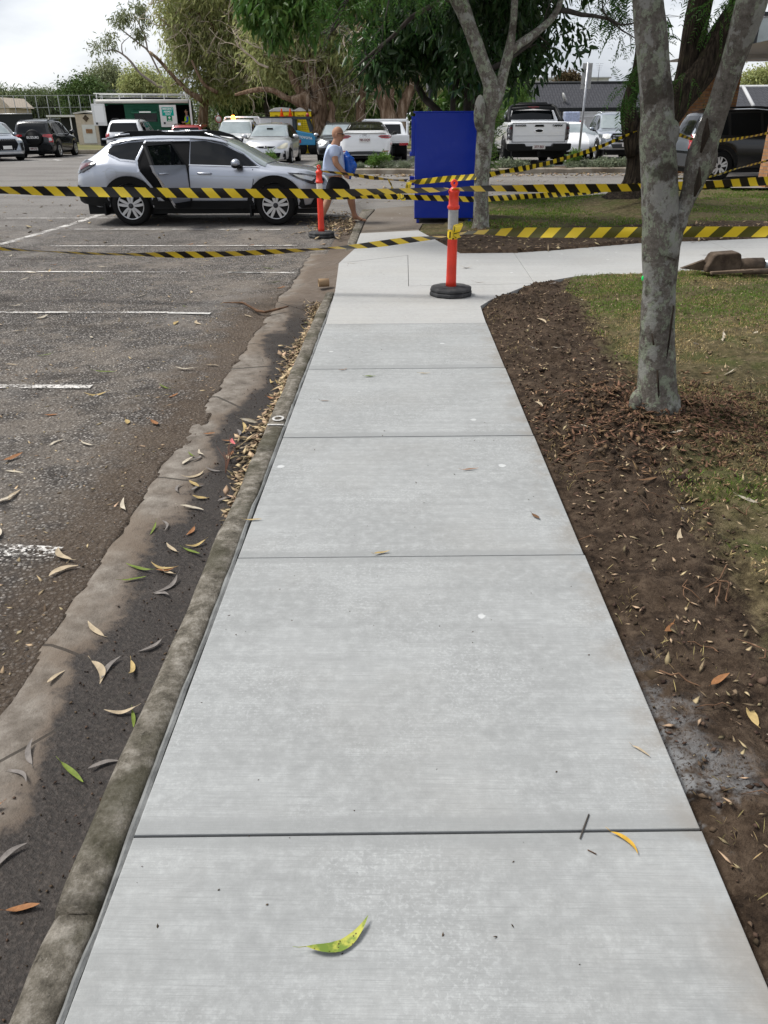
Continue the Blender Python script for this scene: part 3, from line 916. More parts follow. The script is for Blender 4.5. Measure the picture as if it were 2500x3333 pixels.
    def both(s, name, axis, poly, mat, **k):
        if axis == 'S':
            return [s.decal(name, a, poly, mat, **k) for a in ('L', 'R')]
        return [s.decal(name, axis, p, mat, **k) for p in (poly, [(-a, b) for a, b in poly])]

    def strip(s, name, axis, pts, wd, mat, off=0.010, parent=None):
        """A narrow line of trim or a shut line following the body."""
        vs = []
        for i, (a, b) in enumerate(pts):
            a0, b0 = pts[max(0, i - 1)]; a1, b1 = pts[min(len(pts) - 1, i + 1)]
            d = Vector((a1 - a0, b1 - b0, 0)).normalized(); n = Vector((-d.y, d.x, 0)) * wd / 2
            hits = []
            for sg in (1, -1):
                p, nn = s.cast(a + n.x * sg, b + n.y * sg, axis)
                if p is None:
                    p, nn = s.cast(a, b, axis)
                hits.append((p, nn))
            if hits[0][0] is None or hits[1][0] is None or (hits[0][0] - hits[1][0]).length > wd * 4:
                continue
            for p, nn in hits:
                vs.append(p + nn * off * (1 if nn.dot(Vector({'L': (0, 1, 0), 'R': (0, -1, 0), 'F': (1, 0, 0), 'B': (-1, 0, 0), 'T': (0, 0, 1)}[axis])) > 0 else -1))
        m = len(vs) // 2
        mb = MB(); mb.add(vs, [(2 * i, 2 * i + 1, 2 * i + 3, 2 * i + 2) for i in range(m - 1)])
        return mb.build(name, mat, parent or s.root)

    def wheels(s, half, width=0.22, spokes=5, rim=0.66, style='alloy', split=True, dark='dark_alloy'):
        first = None
        for wx in s.wx:
            for sg in (1, -1):
                if first is None:
                    mb = MB(); r = s.r; w = width
                    rot = Matrix.Rotation(R(-90), 3, 'X')
                    mb.lathe([(r * rim, -w / 2), (r * 0.90, -w / 2), (r * 0.975, -w / 2 + 0.02), (r, -w / 2 + 0.05), (r, w / 2 - 0.05), (r * 0.975, w / 2 - 0.02), (r * 0.90, w / 2 - 0.002), (r * 0.78, w / 2), (r * rim, w / 2 - 0.008), (r * rim * 0.98, w / 2 - 0.03)], 36, (0, 0, 0), rot)
                    ty = mb.build('wheel', 'tyre_rubber', s.root)
                    mb = MB()
                    mb.lathe([(r * rim, w / 2 - 0.05), (r * rim * 0.3, w / 2 - 0.07), (0.02, w / 2 - 0.07)], 30, (0, 0, 0), rot, 1)
                    mb.lathe([(r * rim * 0.985, w / 2 - 0.04), (r * rim * 0.985, w / 2 - 0.006), (r * rim * 0.93, w / 2 - 0.004), (r * rim * 0.92, w / 2 - 0.05)], 36, (0, 0, 0), rot, 0, cap=False)
                    y1 = w / 2 - 0.012
                    for k in range(spokes):
                        a = 2 * math.pi * k / spokes + math.pi / 2
                        for q in ((-1, 1) if split else (0,)):
                            da = q * 0.21; wi, wo = (0.016, 0.030) if split else (0.030, 0.048)
                            ca, sa = math.cos(a), math.sin(a)
                            p0 = (r * 0.08 * ca - q * 0.014 * sa, r * 0.08 * sa + q * 0.014 * ca); p1 = (r * rim * 0.95 * math.cos(a + da), r * rim * 0.95 * math.sin(a + da))
                            d = Vector((p1[0] - p0[0], p1[1] - p0[1])).normalized(); nn = Vector((-d.y, d.x))
                            pm = (p0[0] * 0.45 + p1[0] * 0.55, p0[1] * 0.45 + p1[1] * 0.55)
                            poly = [(p0[0] + nn.x * wi, p0[1] + nn.y * wi), (p0[0] - nn.x * wi, p0[1] - nn.y * wi), (pm[0] - nn.x * wo * 0.9, pm[1] - nn.y * wo * 0.9), (p1[0] - nn.x * wo * 0.75, p1[1] - nn.y * wo * 0.75), (p1[0] + nn.x * wo * 0.75, p1[1] + nn.y * wo * 0.75), (pm[0] + nn.x * wo * 0.9, pm[1] + nn.y * wo * 0.9)]
                            mb.prism(poly, y1 - 0.03, y1, lambda a_, b_, d_: (a_, d_, b_), 0)
                    mb.lathe([(r * 0.13, y1 - 0.02), (r * 0.13, y1 + 0.004), (0.0, y1 + 0.008)], 16, (0, 0, 0), rot, 1)
                    rm = mb.build('rim', [style, dark], ty)
                    first = (ty, rm); t2 = ty
                else:
                    t2 = first[0].copy(); C.objects.link(t2); r2 = first[1].copy(); C.objects.link(r2); r2.parent = t2
                t2.parent = s.root
                t2.location = (wx, sg * (half - width / 2), s.r)
                t2.rotation_euler = (0, 0, 0 if sg > 0 else math.pi)

    def mirrors(s, x, z, mat=None, size=(0.14, 0.20, 0.14), base_w=None):
        for sg in (1, -1):
            p, _ = s.cast(x, z - 0.03, 'L' if sg > 0 else 'R')
            y = p.y if p else sg * s.W / 2
            mb = MB()
            mb.ball((x, y + sg * (0.05 + size[1] / 2), z + 0.03), (size[0] / 2, size[1] / 2, size[2] / 2), 12, 8)
            o = mb.build('mirror', mat or s.paint, s.root)
            mb = MB(); mb.box((x, y + sg * 0.05, z - 0.035), (0.08, 0.13, 0.05)); mb.build('mirror_arm', 'black_plastic', o, bevel=0.01)

    def plate(s, end, z, txt=None, w=0.372, h=0.134, y=0.0, mat='plate_white', ink='plate_maroon', off=0.03):
        p, _ = s.cast(y, z, end)
        sg = 1 if end == 'F' else -1
        x = p.x + sg * off
        mb = MB(); mb.box((x, y, z), (0.012, w, h)); o = mb.build('number_plate', mat, s.root, bevel=0.003)
        if txt:
            text('plate_lettering', txt, 0.105, ink, o, (x + sg * 0.008, y, z - 0.002), (0, sg, 0), (0, 0, 1), sx=0.86, bold=0.002)
        return o

    def rails(s, x0, x1, y, z0, mat='black_plastic', h=0.06):
        for sg in (1, -1):
            pts = []
            for i in range(9):
                t = i / 8; x = x0 + (x1 - x0) * t
                p, _ = s.cast(x, sg * y, 'T')
                pts.append((x, sg * y, (p.z if p else z0) + h * min(1, 5 * t, 5 * (1 - t))))
            mb = MB(); mb.tube(pts, 0.022, 6); mb.build('roof_rail', mat, s.root)


def oval(cx, cy, rx, ry, n=14):
    return [(cx + rx * math.cos(2 * math.pi * k / n), cy + ry * math.sin(2 * math.pi * k / n)) for k in range(n)]


def ring(car, axis, c, ro, ri, mat, name='badge', off=0.03):
    """A raised ring badge on an end of a vehicle."""
    p, _ = car.cast(c[0], c[1], axis); sg = 1 if axis == 'F' else -1
    x = p.x + sg * off
    mb = MB(); n = 18
    ro = ro if isinstance(ro, tuple) else (ro, ro); ri = ri if isinstance(ri, tuple) else (ri, ri)
    vs = []
    for k in range(n):
        a = 2 * math.pi * k / n
        vs += [(x, c[0] + ro[0] * math.cos(a), c[1] + ro[1] * math.sin(a)), (x, c[0] + ri[0] * math.cos(a), c[1] + ri[1] * math.sin(a)), (x - sg * 0.015, c[0] + ro[0] * math.cos(a), c[1] + ro[1] * math.sin(a)), (x - sg * 0.015, c[0] + ri[0] * math.cos(a), c[1] + ri[1] * math.sin(a))]
    fs = []
    for k in range(n):
        a, b = 4 * k, 4 * ((k + 1) % n)
        fs += [(a, a + 1, b + 1, b), (a, b, b + 2, a + 2), (a + 1, a + 3, b + 3, b + 1)]
    mb.add(vs, fs)
    return mb.build(name, mat, car.root), x


# ---------------------------------------------------------------- the silver wagon with its rear door open
WAG_TOP = [(-2.42, .70), (-2.41, .90), (-2.37, 1.03), (-2.28, 1.14), (-2.12, 1.22), (-1.98, 1.31), (-1.72, 1.50), (-1.58, 1.535), (-1.3, 1.565), (-.8, 1.58), (-.2, 1.575), (.2, 1.545), (.42, 1.50), (.7, 1.38), (1.0, 1.21), (1.22, 1.085), (1.3, 1.06), (1.6, 1.035), (1.95, .98), (2.15, .92), (2.25, .85), (2.31, .76), (2.34, .62)]
WAG_BELT = [(-2.42, .68), (-2.35, .93), (-2.1, 1.09), (-1.7, 1.12), (-1.2, 1.09), (0, 1.045), (.9, 1.0), (1.3, .98), (1.8, .93), (2.15, .84), (2.34, .58)]
WAG_PLAN = [(-2.42, .66), (-2.38, .76), (-2.25, .86), (-2.0, .915), (-1.4, .935), (0, .93), (1.4, .93), (1.9, .90), (2.15, .80), (2.27, .66), (2.34, .48)]
WAG_TW = [(-2.42, .6), (-2.2, .74), (-1.9, .67), (-1.6, .61), (-1, .63), (0, .64), (.4, .635), (.9, .71), (1.25, .77), (1.6, .77), (2.0, .73), (2.34, .45)]
c = Car('parked_wagon', 'silver station wagon with its rear side door hanging open behind the tape', (-3.985, 17.60, -0.12), -0.6, 4.87, 1.87, WAG_TOP, WAG_BELT, WAG_PLAN, WAG_TW, (-1.3725, 1.3725), 0.363, sill=[(-2.42, .46), (-2.0, .34), (1.9, .30), (2.34, .30)], paint='silver_paint', scale=(1.075, 1.06, 1.045), step=0.06)
S_ = c
for sd in ('L', 'R'):
    c.decal('side_window', sd, [(-1.78, 1.31), (-1.64, 1.405), (-1.35, 1.46), (-1.03, 1.483), (-1.17, 1.165), (-1.5, 1.20)], 'glass_dark')
    c.strip('window_trim', sd, [(-1.20, 1.145), (-1.5, 1.175), (-1.72, 1.265), (-1.83, 1.315), (-1.70, 1.41), (-1.4, 1.485), (-1.0, 1.505), (-.5, 1.512), (0.05, 1.505), (.42, 1.44), (.80, 1.262), (1.08, 1.055)], 0.016, 'chrome', 0.014)
    c.strip('window_trim', sd, [(-.20, 1.078), (.3, 1.062), (.7, 1.045), (1.09, 1.03)], 0.014, 'chrome', 0.014)
    c.decal('front_window', sd, [(-.18, 1.478), (.08, 1.485), (.42, 1.415), (.80, 1.24), (1.05, 1.052), (.7, 1.058), (-.18, 1.09)], 'glass_dark')
    c.decal('tail_lamp', sd, [(-2.355, 1.03), (-2.33, 1.11), (-2.2, 1.165), (-1.93, 1.135), (-1.98, 1.07), (-2.22, .96), (-2.35, .93)], 'lamp_smoke', 0.022, cut=0.04)
    c.decal('tail_lamp', sd, [(-2.31, 1.02), (-2.28, 1.09), (-2.03, 1.115), (-2.06, 1.07), (-2.25, .99)], 'lamp_dark_red', 0.028, cut=0.04)
    c.decal('headlight', sd, [(1.62, .935), (1.85, .925), (2.1, .875), (2.26, .80), (2.24, .715), (2.05, .735), (1.8, .835)], 'lamp_smoke', 0.012)
    c.decal('headlight', sd, [(1.72, .905), (1.95, .885), (2.12, .83), (2.06, .79), (1.86, .845)], 'lamp_clear', 0.018)
    c.decal('headlight', sd, [(2.13, .82), (2.22, .78), (2.2, .735), (2.10, .755)], 'lamp_clear', 0.018)
    for wx in c.wx:
        c.strip('arch_cladding', sd, [(wx + .475 * math.cos(a), .363 + .475 * math.sin(a)) for a in [R(q) for q in range(-6, 187, 8)]], 0.125, 'black_plastic', 0.022)
    c.decal('sill_cladding', sd, [(-.95, .30), (.95, .30), (.93, .455), (-.93, .455)], 'black_plastic', 0.02)
    c.decal('bumper_cladding', sd, [(-2.41, .44), (-2.30, .40), (-1.80, .33), (-1.80, .52), (-2.1, .60), (-2.3, .70), (-2.41, .76)], 'black_plastic', 0.018)
    c.decal('bumper_cladding', sd, [(1.86, .31), (2.31, .31), (2.31, .58), (2.16, .60), (2.02, .38), (1.86, .36)], 'black_plastic', 0.018)
    c.strip('shut_line', sd, [(-.20, .46), (-.20, 1.07)], 0.012, 'cabin_dark', 0.009)
    c.strip('shut_line', sd, [(.98, 1.0), (.985, .80), (.94, .62), (.93, .46)], 0.012, 'cabin_dark', 0.009)
    c.strip('swage_line', sd, [(-2.1, .985), (-1.5, .965), (-.9, .93), (0, .90), (.9, .87), (1.5, .865)], 0.010, 'grey_paint', 0.008)
    pr, _ = c.cast(.08, .935, sd)
    sg = 1 if sd == 'L' else -1
    mb = MB(); mb.tube([(-.04, pr.y + sg * .006, .937), (-.02, pr.y + sg * .045, .94), (.18, pr.y + sg * .045, .935), (.21, pr.y + sg * .006, .932)], 0.017, 8); mb.build('door_handle', 'silver_paint', c.root)
    for fx, fz in ((-1.86, .30), (.90, .27)):
        mb = MB(); mb.box((fx, sg * .86, fz), (0.03, .24, .21)); mb.build('mud_flap', 'black_plastic', c.root)
c.strip('fuel_flap', 'R', [(-1.66 + .105 * math.cos(a), .935 + .105 * math.sin(a)) for a in [k * math.pi / 12 for k in range(25)]], 0.006, 'grey_paint', 0.007)
op = [(-1.005, 1.48), (-.19, 1.487), (-.21, .34), (-.62, .34), (-.80, .52), (-.93, .74), (-1.12, .98), (-1.16, 1.15)]
c.decal('door_opening', 'R', op, 'cabin_dark', 0.009)
c.strip('door_frame', 'R', [(-.19, 1.50), (-1.02, 1.497), (-1.175, 1.16), (-1.135, .97), (-.95, .73), (-.82, .51), (-.62, .335), (-.2, .335)], 0.045, 'silver_paint', 0.017)
c.strip('door_seal', 'R', [(-.2, 1.47), (-.98, 1.465), (-1.13, 1.15), (-1.09, .99), (-.91, .75), (-.78, .54)], 0.02, 'cabin_dark', 0.02)
c.decal('windscreen', 'T', [(.47, -.60), (.47, .60), (1.20, .76), (1.24, 0), (1.20, -.76)], 'glass_clear', 0.008)
c.decal('rear_window', 'B', [(-.58, 1.25), (.58, 1.25), (.53, 1.47), (-.53, 1.47)], 'glass_dark')
mb = MB(); mb.box((-1.74, 0, 1.525), (.26, 1.12, .03)); mb.build('spoiler', 'silver_paint', c.root, bevel=.01)
c.plate('B', .98, None)
for wx_ in (1,):
    c.wheels(0.945, 0.225, 5, 0.70, 'alloy', True)
for sg in (1, -1):
    mb = MB()
    mb.prism([(-1.76, 1.525), (-1.56, 1.60), (-1.34, 1.668), (-.72, 1.670), (-.60, 1.618), (-.32, 1.618), (-.22, 1.662), (.08, 1.655), (.36, 1.575), (.50, 1.485), (.30, 1.535), (0, 1.572), (-.8, 1.585), (-1.4, 1.56)], sg * .575, sg * .635, lambda a, b, d: (a, d, b))
    mb.build('roof_rail', 'black_plastic', c.root, bevel=.008)
    for tr_ in ([(-1.74, sg * .64, 1.545), (-1.5, sg * .645, 1.60), (-1.3, sg * .645, 1.612)], [(-.7, sg * .62, 1.655), (-.45, sg * .62, 1.648), (-.15, sg * .62, 1.655)], [(.1, sg * .64, 1.62), (.35, sg * .645, 1.55), (.52, sg * .65, 1.475)]):
        mb = MB(); mb.tube(tr_, .016, 6); mb.build('rail_trim', 'chrome', c.root)
    mb = MB(); mb.ball((.70, sg * 1.03, 1.115), (.085, .115, .075), 14, 9); mo = mb.build('mirror', 'silver_paint', c.root)
    mb = MB(); mb.ball((.70, sg * 1.02, 1.075), (.088, .11, .055), 12, 7); mb.box((.74, sg * .93, 1.045), (.12, .14, .035)); mb.build('mirror_base', 'black_plastic', mo)
# the open rear door, swung out on its front hinges
TH = R(70)


def door_pt(u, z, th):
    off = interp([(.34, .035), (.5, .008), (.72, 0), (.92, .008), (1.06, .03), (1.12, .05), (1.3, .165), (1.49, .295)], z) + th
    x, y = -u, off
    return Vector((-.215 + x * math.cos(TH) - y * math.sin(TH), -.937 + x * math.sin(TH) + y * math.cos(TH), z))


def door_panel(name, polys, mat, t0, t1, parent):
    bm = bmesh.new()
    for poly in polys:
        f = bm.faces.new([bm.verts.new((p[0], p[1], 0)) for p in poly])
        r_ = bmesh.ops.extrude_face_region(bm, geom=[f])
        for g_ in r_['geom']:
            if isinstance(g_, bmesh.types.BMVert):
                g_.co.z = 1
    bmesh.ops.triangulate(bm, faces=bm.faces[:])
    for _ in range(4):
        es = [e for e in bm.edges if abs(e.verts[0].co.y - e.verts[1].co.y) > .07]
        if es:
            bmesh.ops.subdivide_edges(bm, edges=es, cuts=1); bmesh.ops.triangulate(bm, faces=bm.faces[:])
    for v in bm.verts:
        v.co = door_pt(v.co.x, v.co.y, t0 + (t1 - t0) * v.co.z)
    bmesh.ops.recalc_face_normals(bm, faces=bm.faces)
    me = bpy.data.meshes.new(name); bm.to_mesh(me); bm.free(); me.materials.append(MAT[mat])
    o = bpy.data.objects.new(name, me); C.objects.link(o); o.parent = parent
    return o


dr = door_panel('door', [[(0, .36), (.42, .36), (.60, .54), (.76, .78), (.95, 1.0), (.97, 1.12), (0, 1.085)]], 'silver_paint', 0, .055, c.root)
dr['label'] = 'open rear passenger door'
door_panel('door_window_frame', [[(0, 1.085), (.06, 1.085), (.06, 1.46), (0, 1.49)], [(.97, 1.12), (.81, 1.475), (.77, 1.435), (.91, 1.12)], [(0, 1.49), (.06, 1.445), (.77, 1.43), (.81, 1.475)]], 'black_plastic', 0, .05, dr)
door_panel('door_glass', [[(.06, 1.09), (.91, 1.12), (.775, 1.43), (.06, 1.45)]], 'glass_dark', .018, .026, dr)
door_panel('door_lining', [[(.03, .40), (.40, .40), (.58, .56), (.74, .79), (.92, 1.0), (.93, 1.09), (.03, 1.06)]], 'cabin_dark', .056, .10, dr)
door_panel('door_cladding', [[(0, .345), (.42, .345), (.50, .45), (0, .45)]], 'black_plastic', -.012, .03, dr)
mb = MB(); mb.tube([door_pt(.62, .965, -.004), door_pt(.64, .967, -.04), door_pt(.84, .972, -.04), door_pt(.87, .973, -.004)], .016, 8); mb.build('door_handle', 'silver_paint', dr)
mb = MB(); mb.tube([door_pt(.90, 1.0, .03), door_pt(.84, .88, .03), door_pt(.70, .68, .03), door_pt(.56, .50, .03)], .022, 6); mb.build('door_edge_trim', 'chrome', dr)


# ---------------------------------------------------------------- shared outlines for the cars further off
def sc(tab, fx, fz=1.0):
    return [(a * fx, b * fz) for a, b in tab]


SUV_TOP = [(-2.25, .62), (-2.24, .95), (-2.20, 1.08), (-2.05, 1.42), (-1.92, 1.60), (-1.75, 1.66), (-1.2, 1.69), (-.4, 1.70), (.15, 1.66), (.4, 1.60), (.75, 1.40), (1.15, 1.13), (1.3, 1.09), (1.7, 1.05), (2.0, .97), (2.17, .84), (2.23, .70), (2.25, .55)]
SUV_BELT = [(-2.25, .60), (-2.2, 1.02), (-1.8, 1.08), (0, 1.04), (1.0, 1.01), (1.5, .97), (2.0, .86), (2.25, .52)]
SUV_PLAN = [(-2.25, .70), (-2.2, .80), (-2.05, .87), (-1.5, .91), (1.3, .91), (1.8, .88), (2.05, .80), (2.18, .68), (2.25, .55)]
SUV_TW = [(-2.25, .66), (-2.0, .66), (-1.7, .645), (-1, .66), (.2, .665), (.7, .72), (1.2, .78), (1.7, .76), (2.25, .5)]
SED_TOP = [(-2.44, .62), (-2.43, .90), (-2.37, 1.06), (-2.25, 1.10), (-1.9, 1.115), (-1.5, 1.22), (-1.05, 1.37), (-.6, 1.435), (0, 1.445), (.35, 1.40), (.8, 1.22), (1.2, 1.03), (1.5, .98), (2.0, .88), (2.25, .76), (2.38, .62), (2.42, .5)]
SED_BELT = [(-2.44, .60), (-2.37, .98), (-2.0, 1.02), (0, .96), (1.0, .92), (1.6, .87), (2.1, .76), (2.42, .48)]
SED_PLAN = [(-2.44, .70), (-2.40, .78), (-2.25, .86), (-1.6, .92), (1.4, .92), (1.9, .87), (2.2, .76), (2.42, .5)]
SED_TW = [(-2.44, .68), (-2.3, .78), (-1.9, .76), (-1.5, .66), (-1, .59), (0, .60), (.35, .60), (.8, .68), (1.2, .76), (2, .72), (2.42, .45)]
HAT_TOP = [(-1.95, .55), (-1.94, .85), (-1.85, 1.02), (-1.62, 1.38), (-1.45, 1.44), (-.8, 1.475), (-.1, 1.46), (.22, 1.41), (.7, 1.18), (1.02, .985), (1.15, .955), (1.4, .91), (1.68, .82), (1.84, .70), (1.91, .58), (1.95, .46)]
HAT_BELT = [(-1.95, .53), (-1.85, .97), (-1.3, .99), (0, .94), (.9, .90), (1.3, .85), (1.7, .70), (1.95, .44)]
HAT_PLAN = [(-1.95, .62), (-1.8, .76), (-1.3, .84), (1.1, .845), (1.5, .80), (1.75, .70), (1.88, .58), (1.95, .46)]
HAT_TW = [(-1.95, .58), (-1.6, .56), (-1.2, .58), (0, .60), (.3, .60), (.8, .68), (1.1, .73), (1.5, .68), (1.95, .4)]
UTE_TOP = [(-2.66, .62), (-2.655, 1.10), (-2.62, 1.125), (-1.0, 1.14), (-.98, 1.16), (-.86, 1.66), (-.74, 1.76), (-.3, 1.80), (.3, 1.79), (.55, 1.73), (.9, 1.50), (1.32, 1.20), (1.5, 1.165), (2.2, 1.12), (2.45, 1.06), (2.6, .92), (2.66, .75), (2.68, .6)]
UTE_BELT = [(-2.66, .6), (-2.655, 1.08), (-2.6, 1.10), (-1, 1.11), (-.9, 1.13), (1.0, 1.10), (1.5, 1.07), (2.2, 1.03), (2.5, .92), (2.68, .58)]
UTE_PLAN = [(-2.66, .84), (-2.62, .89), (-2.4, .92), (1.9, .92), (2.3, .89), (2.55, .78), (2.68, .62)]
UTE_TW = [(-2.66, .82), (-2.6, .86), (-1.02, .86), (-.9, .70), (-.7, .66), (.3, .66), (.8, .70), (1.35, .80), (2.2, .80), (2.68, .5)]
XS = (1.08, 1.08, 1.0)


def common(c, side, front=None, rear=None, glass='glass_dark', wsg='glass_clear', ws=None):
    for poly in side:
        c.both('side_window', 'S', poly, glass)
    if front:
        c.decal('windscreen', 'F', front, wsg, 0.010)
    if rear:
        c.decal('rear_window', 'B', rear, glass, 0.010)


def lamp(c, axis, poly, mat, name, off=0.012):
    c.both(name, axis, poly, mat, off=off)


# white sedan seen from behind
p = gp(1189, 535, .25)
c = Car('parked_sedan', 'white sedan with a black roof parked tail towards the camera beside the man', (p.x, p.y + 2.45, .25), 90, 4.88, 1.84, SED_TOP, SED_BELT, SED_PLAN, SED_TW, (-1.42, 1.40), .335, paint='white_paint', scale=(1.08, 1.15, 1.04))
common(c, [[(-1.35, 1.0), (-1.05, 1.30), (-.5, 1.375), (-.45, .98)], [(-.38, .98), (-.42, 1.375), (.2, 1.36), (.95, 1.0), (.9, .965)]], [(-.66, 1.04), (.66, 1.04), (.56, 1.36), (-.56, 1.36)], [(-.68, 1.155), (.68, 1.155), (.53, 1.385), (-.53, 1.385)], wsg='glass_clear')
c.decal('roof_panel', 'T', [(-.98, -.55), (-.98, .55), (.3, .56), (.3, -.56)], 'black_paint', .012)
lamp(c, 'B', [(.45, .965), (.55, 1.0), (.86, 1.0), (.88, .93), (.80, .88), (.56, .90)], 'lamp_red', 'tail_lamp')
lamp(c, 'B', [(.48, .945), (.56, .965), (.84, .96), (.82, .935), (.56, .93)], 'lamp_dark_red', 'tail_lamp', .02)
mb = MB(); mb.box((-2.36, 0, 1.085), (.16, 1.5, .025)); mb.build('boot_spoiler', 'white_paint', c.root, bevel=.01)
text('badge_lettering', 'CAMRY', .07, 'chrome', c.root, (-2.452, 0, .965), (0, -1, 0), (0, 0, 1), sx=1.5)
o, bx = ring(c, 'B', (0, 1.03), (.07, .05), (.058, .038), 'chrome')
ring(c, 'B', (0, 1.035), (.045, .025), (.036, .017), 'chrome'); ring(c, 'B', (0, 1.025), (.02, .042), (.012, .034), 'chrome')
c.plate('B', .84, '785 DQ9')
c.decal('bumper_diffuser', 'B', [(-.66, .34), (.66, .34), (.60, .44), (.25, .46), (-.25, .46), (-.60, .44)], 'grey_plastic', .014)
lamp(c, 'B', [(.60, .47), (.80, .48), (.80, .45), (.60, .445)], 'lamp_red', 'reflector', .014)
for q in (.52, .62):
    for sg in (1, -1):
        mb = MB(); mb.lathe([(.045, 0), (.045, .12), (.034, .12), (.034, .02)], 12, (-2.36, sg * q, .345), Matrix.Rotation(R(-90), 3, 'Y')); mb.build('exhaust_pipe', 'dark_alloy', c.root)
c.mirrors(.62, 1.0, 'black_plastic', (.12, .2, .13))
c.wheels(.93, .22, 5, .66)

# silver hatch facing the camera
p = gp(872, 536, .25)
c = Car('parked_hatch', 'small silver hatchback facing the camera with clouded headlights', (p.x, p.y + 1.8, .22), -90, 3.9, 1.7, HAT_TOP, HAT_BELT, HAT_PLAN, HAT_TW, (-1.25, 1.24), .30, sill=.22, paint='pale_silver_paint', scale=(1.08, 1.12, 1.03))
common(c, [[(-1.4, 1.02), (-1.2, 1.33), (-.55, 1.40), (-.5, .99)], [(-.43, .99), (-.46, 1.40), (.1, 1.37), (.80, 1.02), (.85, .955)]], [(-.69, 1.005), (.69, 1.005), (.55, 1.385), (-.55, 1.385)], [(-.5, 1.08), (.5, 1.08), (.48, 1.35), (-.48, 1.35)])
lamp(c, 'F', [(.37, .615), (.42, .655), (.66, .785), (.74, .78), (.74, .66), (.70, .60), (.5, .585)], 'fog_yellow', 'headlight')
c.decal('grille', 'F', [(-.34, .665), (0, .675), (.34, .665), (.22, .615), (0, .60), (-.22, .615)], 'cabin_dark', .012)
ring(c, 'F', (0, .64), (.075, .06), (.06, .046), 'chrome')
mb = MB(); q, _ = c.cast(0, .64, 'F'); mb.tube([(q.x + .03, -.055, .655), (q.x + .03, -.02, .655), (q.x + .03, 0, .62), (q.x + .03, .02, .655), (q.x + .03, .055, .655)], .009, 5); mb.build('badge_emblem', 'chrome', c.root)
c.decal('lower_grille', 'F', [(-.52, .45), (.52, .45), (.46, .27), (-.46, .27)], 'cabin_dark', .014)
c.plate('F', .405, '351 KN3')
lamp(c, 'F', [(.60, .42), (.68, .40), (.68, .30), (.58, .30)], 'cabin_dark', 'fog_lamp_recess')
mb = MB(); mb.tube([(.95, .5, .995), (.93, .1, 1.01)], .012, 5); mb.tube([(.97, -.05, .995), (.93, -.5, 1.005)], .012, 5); mb.build('wiper', 'black_plastic', c.root)
mb = MB(); mb.tube([(.05, 0, 1.45), (-.08, 0, 1.60)], .006, 5); mb.build('aerial', 'black_plastic', c.root)
mb = MB(); mb.box((.60, 0, 1.27), (.03, .22, .06)); mb.build('rear_view_mirror', 'cabin_dark', c.root)
c.mirrors(.72, .98, None, (.13, .22, .15))
c.wheels(.845, .19, 7, .62, split=False)

# dark grey compact behind the man
p = gp(1092, 534, .25)
c = Car('parked_crossover', 'dark grey compact SUV facing the camera, half hidden behind the man', (p.x, p.y + 4.2, .22), -90, 4.3, 1.78, sc(SUV_TOP, .95, .90), sc(SUV_BELT, .95, .92), SUV_PLAN, SUV_TW, (-1.3, 1.3), .34, paint='charcoal_paint', scale=XS)
common(c, [[(-1.5, 1.02), (-1.3, 1.38), (.1, 1.42), (.8, 1.02)]], [(-.70, 1.04), (.70, 1.04), (.60, 1.42), (-.60, 1.42)])
lamp(c, 'F', [(.42, .80), (.72, .90), (.80, .80), (.74, .70), (.5, .70)], 'lamp_clear', 'headlight')
c.decal('grille', 'F', [(-.38, .84), (.38, .84), (.34, .70), (-.34, .70)], 'black_plastic', .012)
c.decal('bumper_lower', 'F', [(-.75, .56), (.75, .56), (.72, .34), (-.72, .34)], 'black_plastic', .014)
c.rails(-1.4, .3, .6, 1.5); c.mirrors(.85, 1.02, 'pale_silver_paint'); c.wheels(.90, .21, 5, .64)

# white dual-cab with sports bar
p = gp(1743, 541, .25)
c = Car('dual_cab_ute', 'white dual cab ute with black sports bar seen from behind beyond the bin', (p.x, p.y + 2.75, .25), 90.5, 5.35, 1.86, [(-2.66, .62), (-2.655, 1.32), (-2.62, 1.35), (-1.0, 1.36), (-.98, 1.38), (-.86, 1.72), (-.74, 1.80)] + UTE_TOP[7:], [(-2.66, .6), (-2.655, 1.30), (-2.6, 1.325), (-1.02, 1.33), (-.9, 1.22), (1.0, 1.14)] + UTE_BELT[5:], UTE_PLAN, UTE_TW, (-1.66, 1.60), .405, sill=[(-2.66, .62), (-1.9, .60), (-1.2, .50), (2.0, .46), (2.68, .48)], paint='white_paint', scale=(1.06, 1.23, 1.09))
RNG = c
common(c, [[(-.78, 1.25), (-.66, 1.66), (-.05, 1.70), (-.02, 1.22)], [(.05, 1.22), (.04, 1.70), (.45, 1.67), (1.12, 1.23), (1.1, 1.19)]], [(-.74, 1.22), (.74, 1.22), (.62, 1.68), (-.62, 1.68)], [(-.68, 1.41), (.68, 1.41), (.60, 1.70), (-.60, 1.70)])
c.strip('shut_line', 'B', [(-.78, .74), (-.78, 1.31), (.78, 1.31), (.78, .74)], .015, 'grey_plastic', .010)
c.strip('shut_line', 'B', [(-.78, .745), (.78, .745)], .015, 'grey_plastic', .010)
c.strip('tailgate_crease', 'B', [(-.74, .93), (.74, .93)], .012, 'pale_silver_paint', .009)
lamp(c, 'B', [(.77, .80), (.775, 1.27), (.89, 1.26), (.915, 1.1), (.90, .80)], 'lamp_smoke', 'tail_lamp', .018)
lamp(c, 'B', [(.80, 1.12), (.80, 1.2), (.87, 1.2), (.87, 1.12)], 'lamp_dark_red', 'tail_lamp', .024)
c.decal('tailgate_handle', 'B', [(-.14, 1.20), (.14, 1.20), (.12, 1.26), (-.12, 1.26)], 'black_plastic', .016)
c.decal('badge', 'B', oval(0, 1.08, .135, .06, 18), 'chrome', .016); c.decal('badge', 'B', oval(0, 1.08, .116, .046, 18), 'black_plastic', .022)
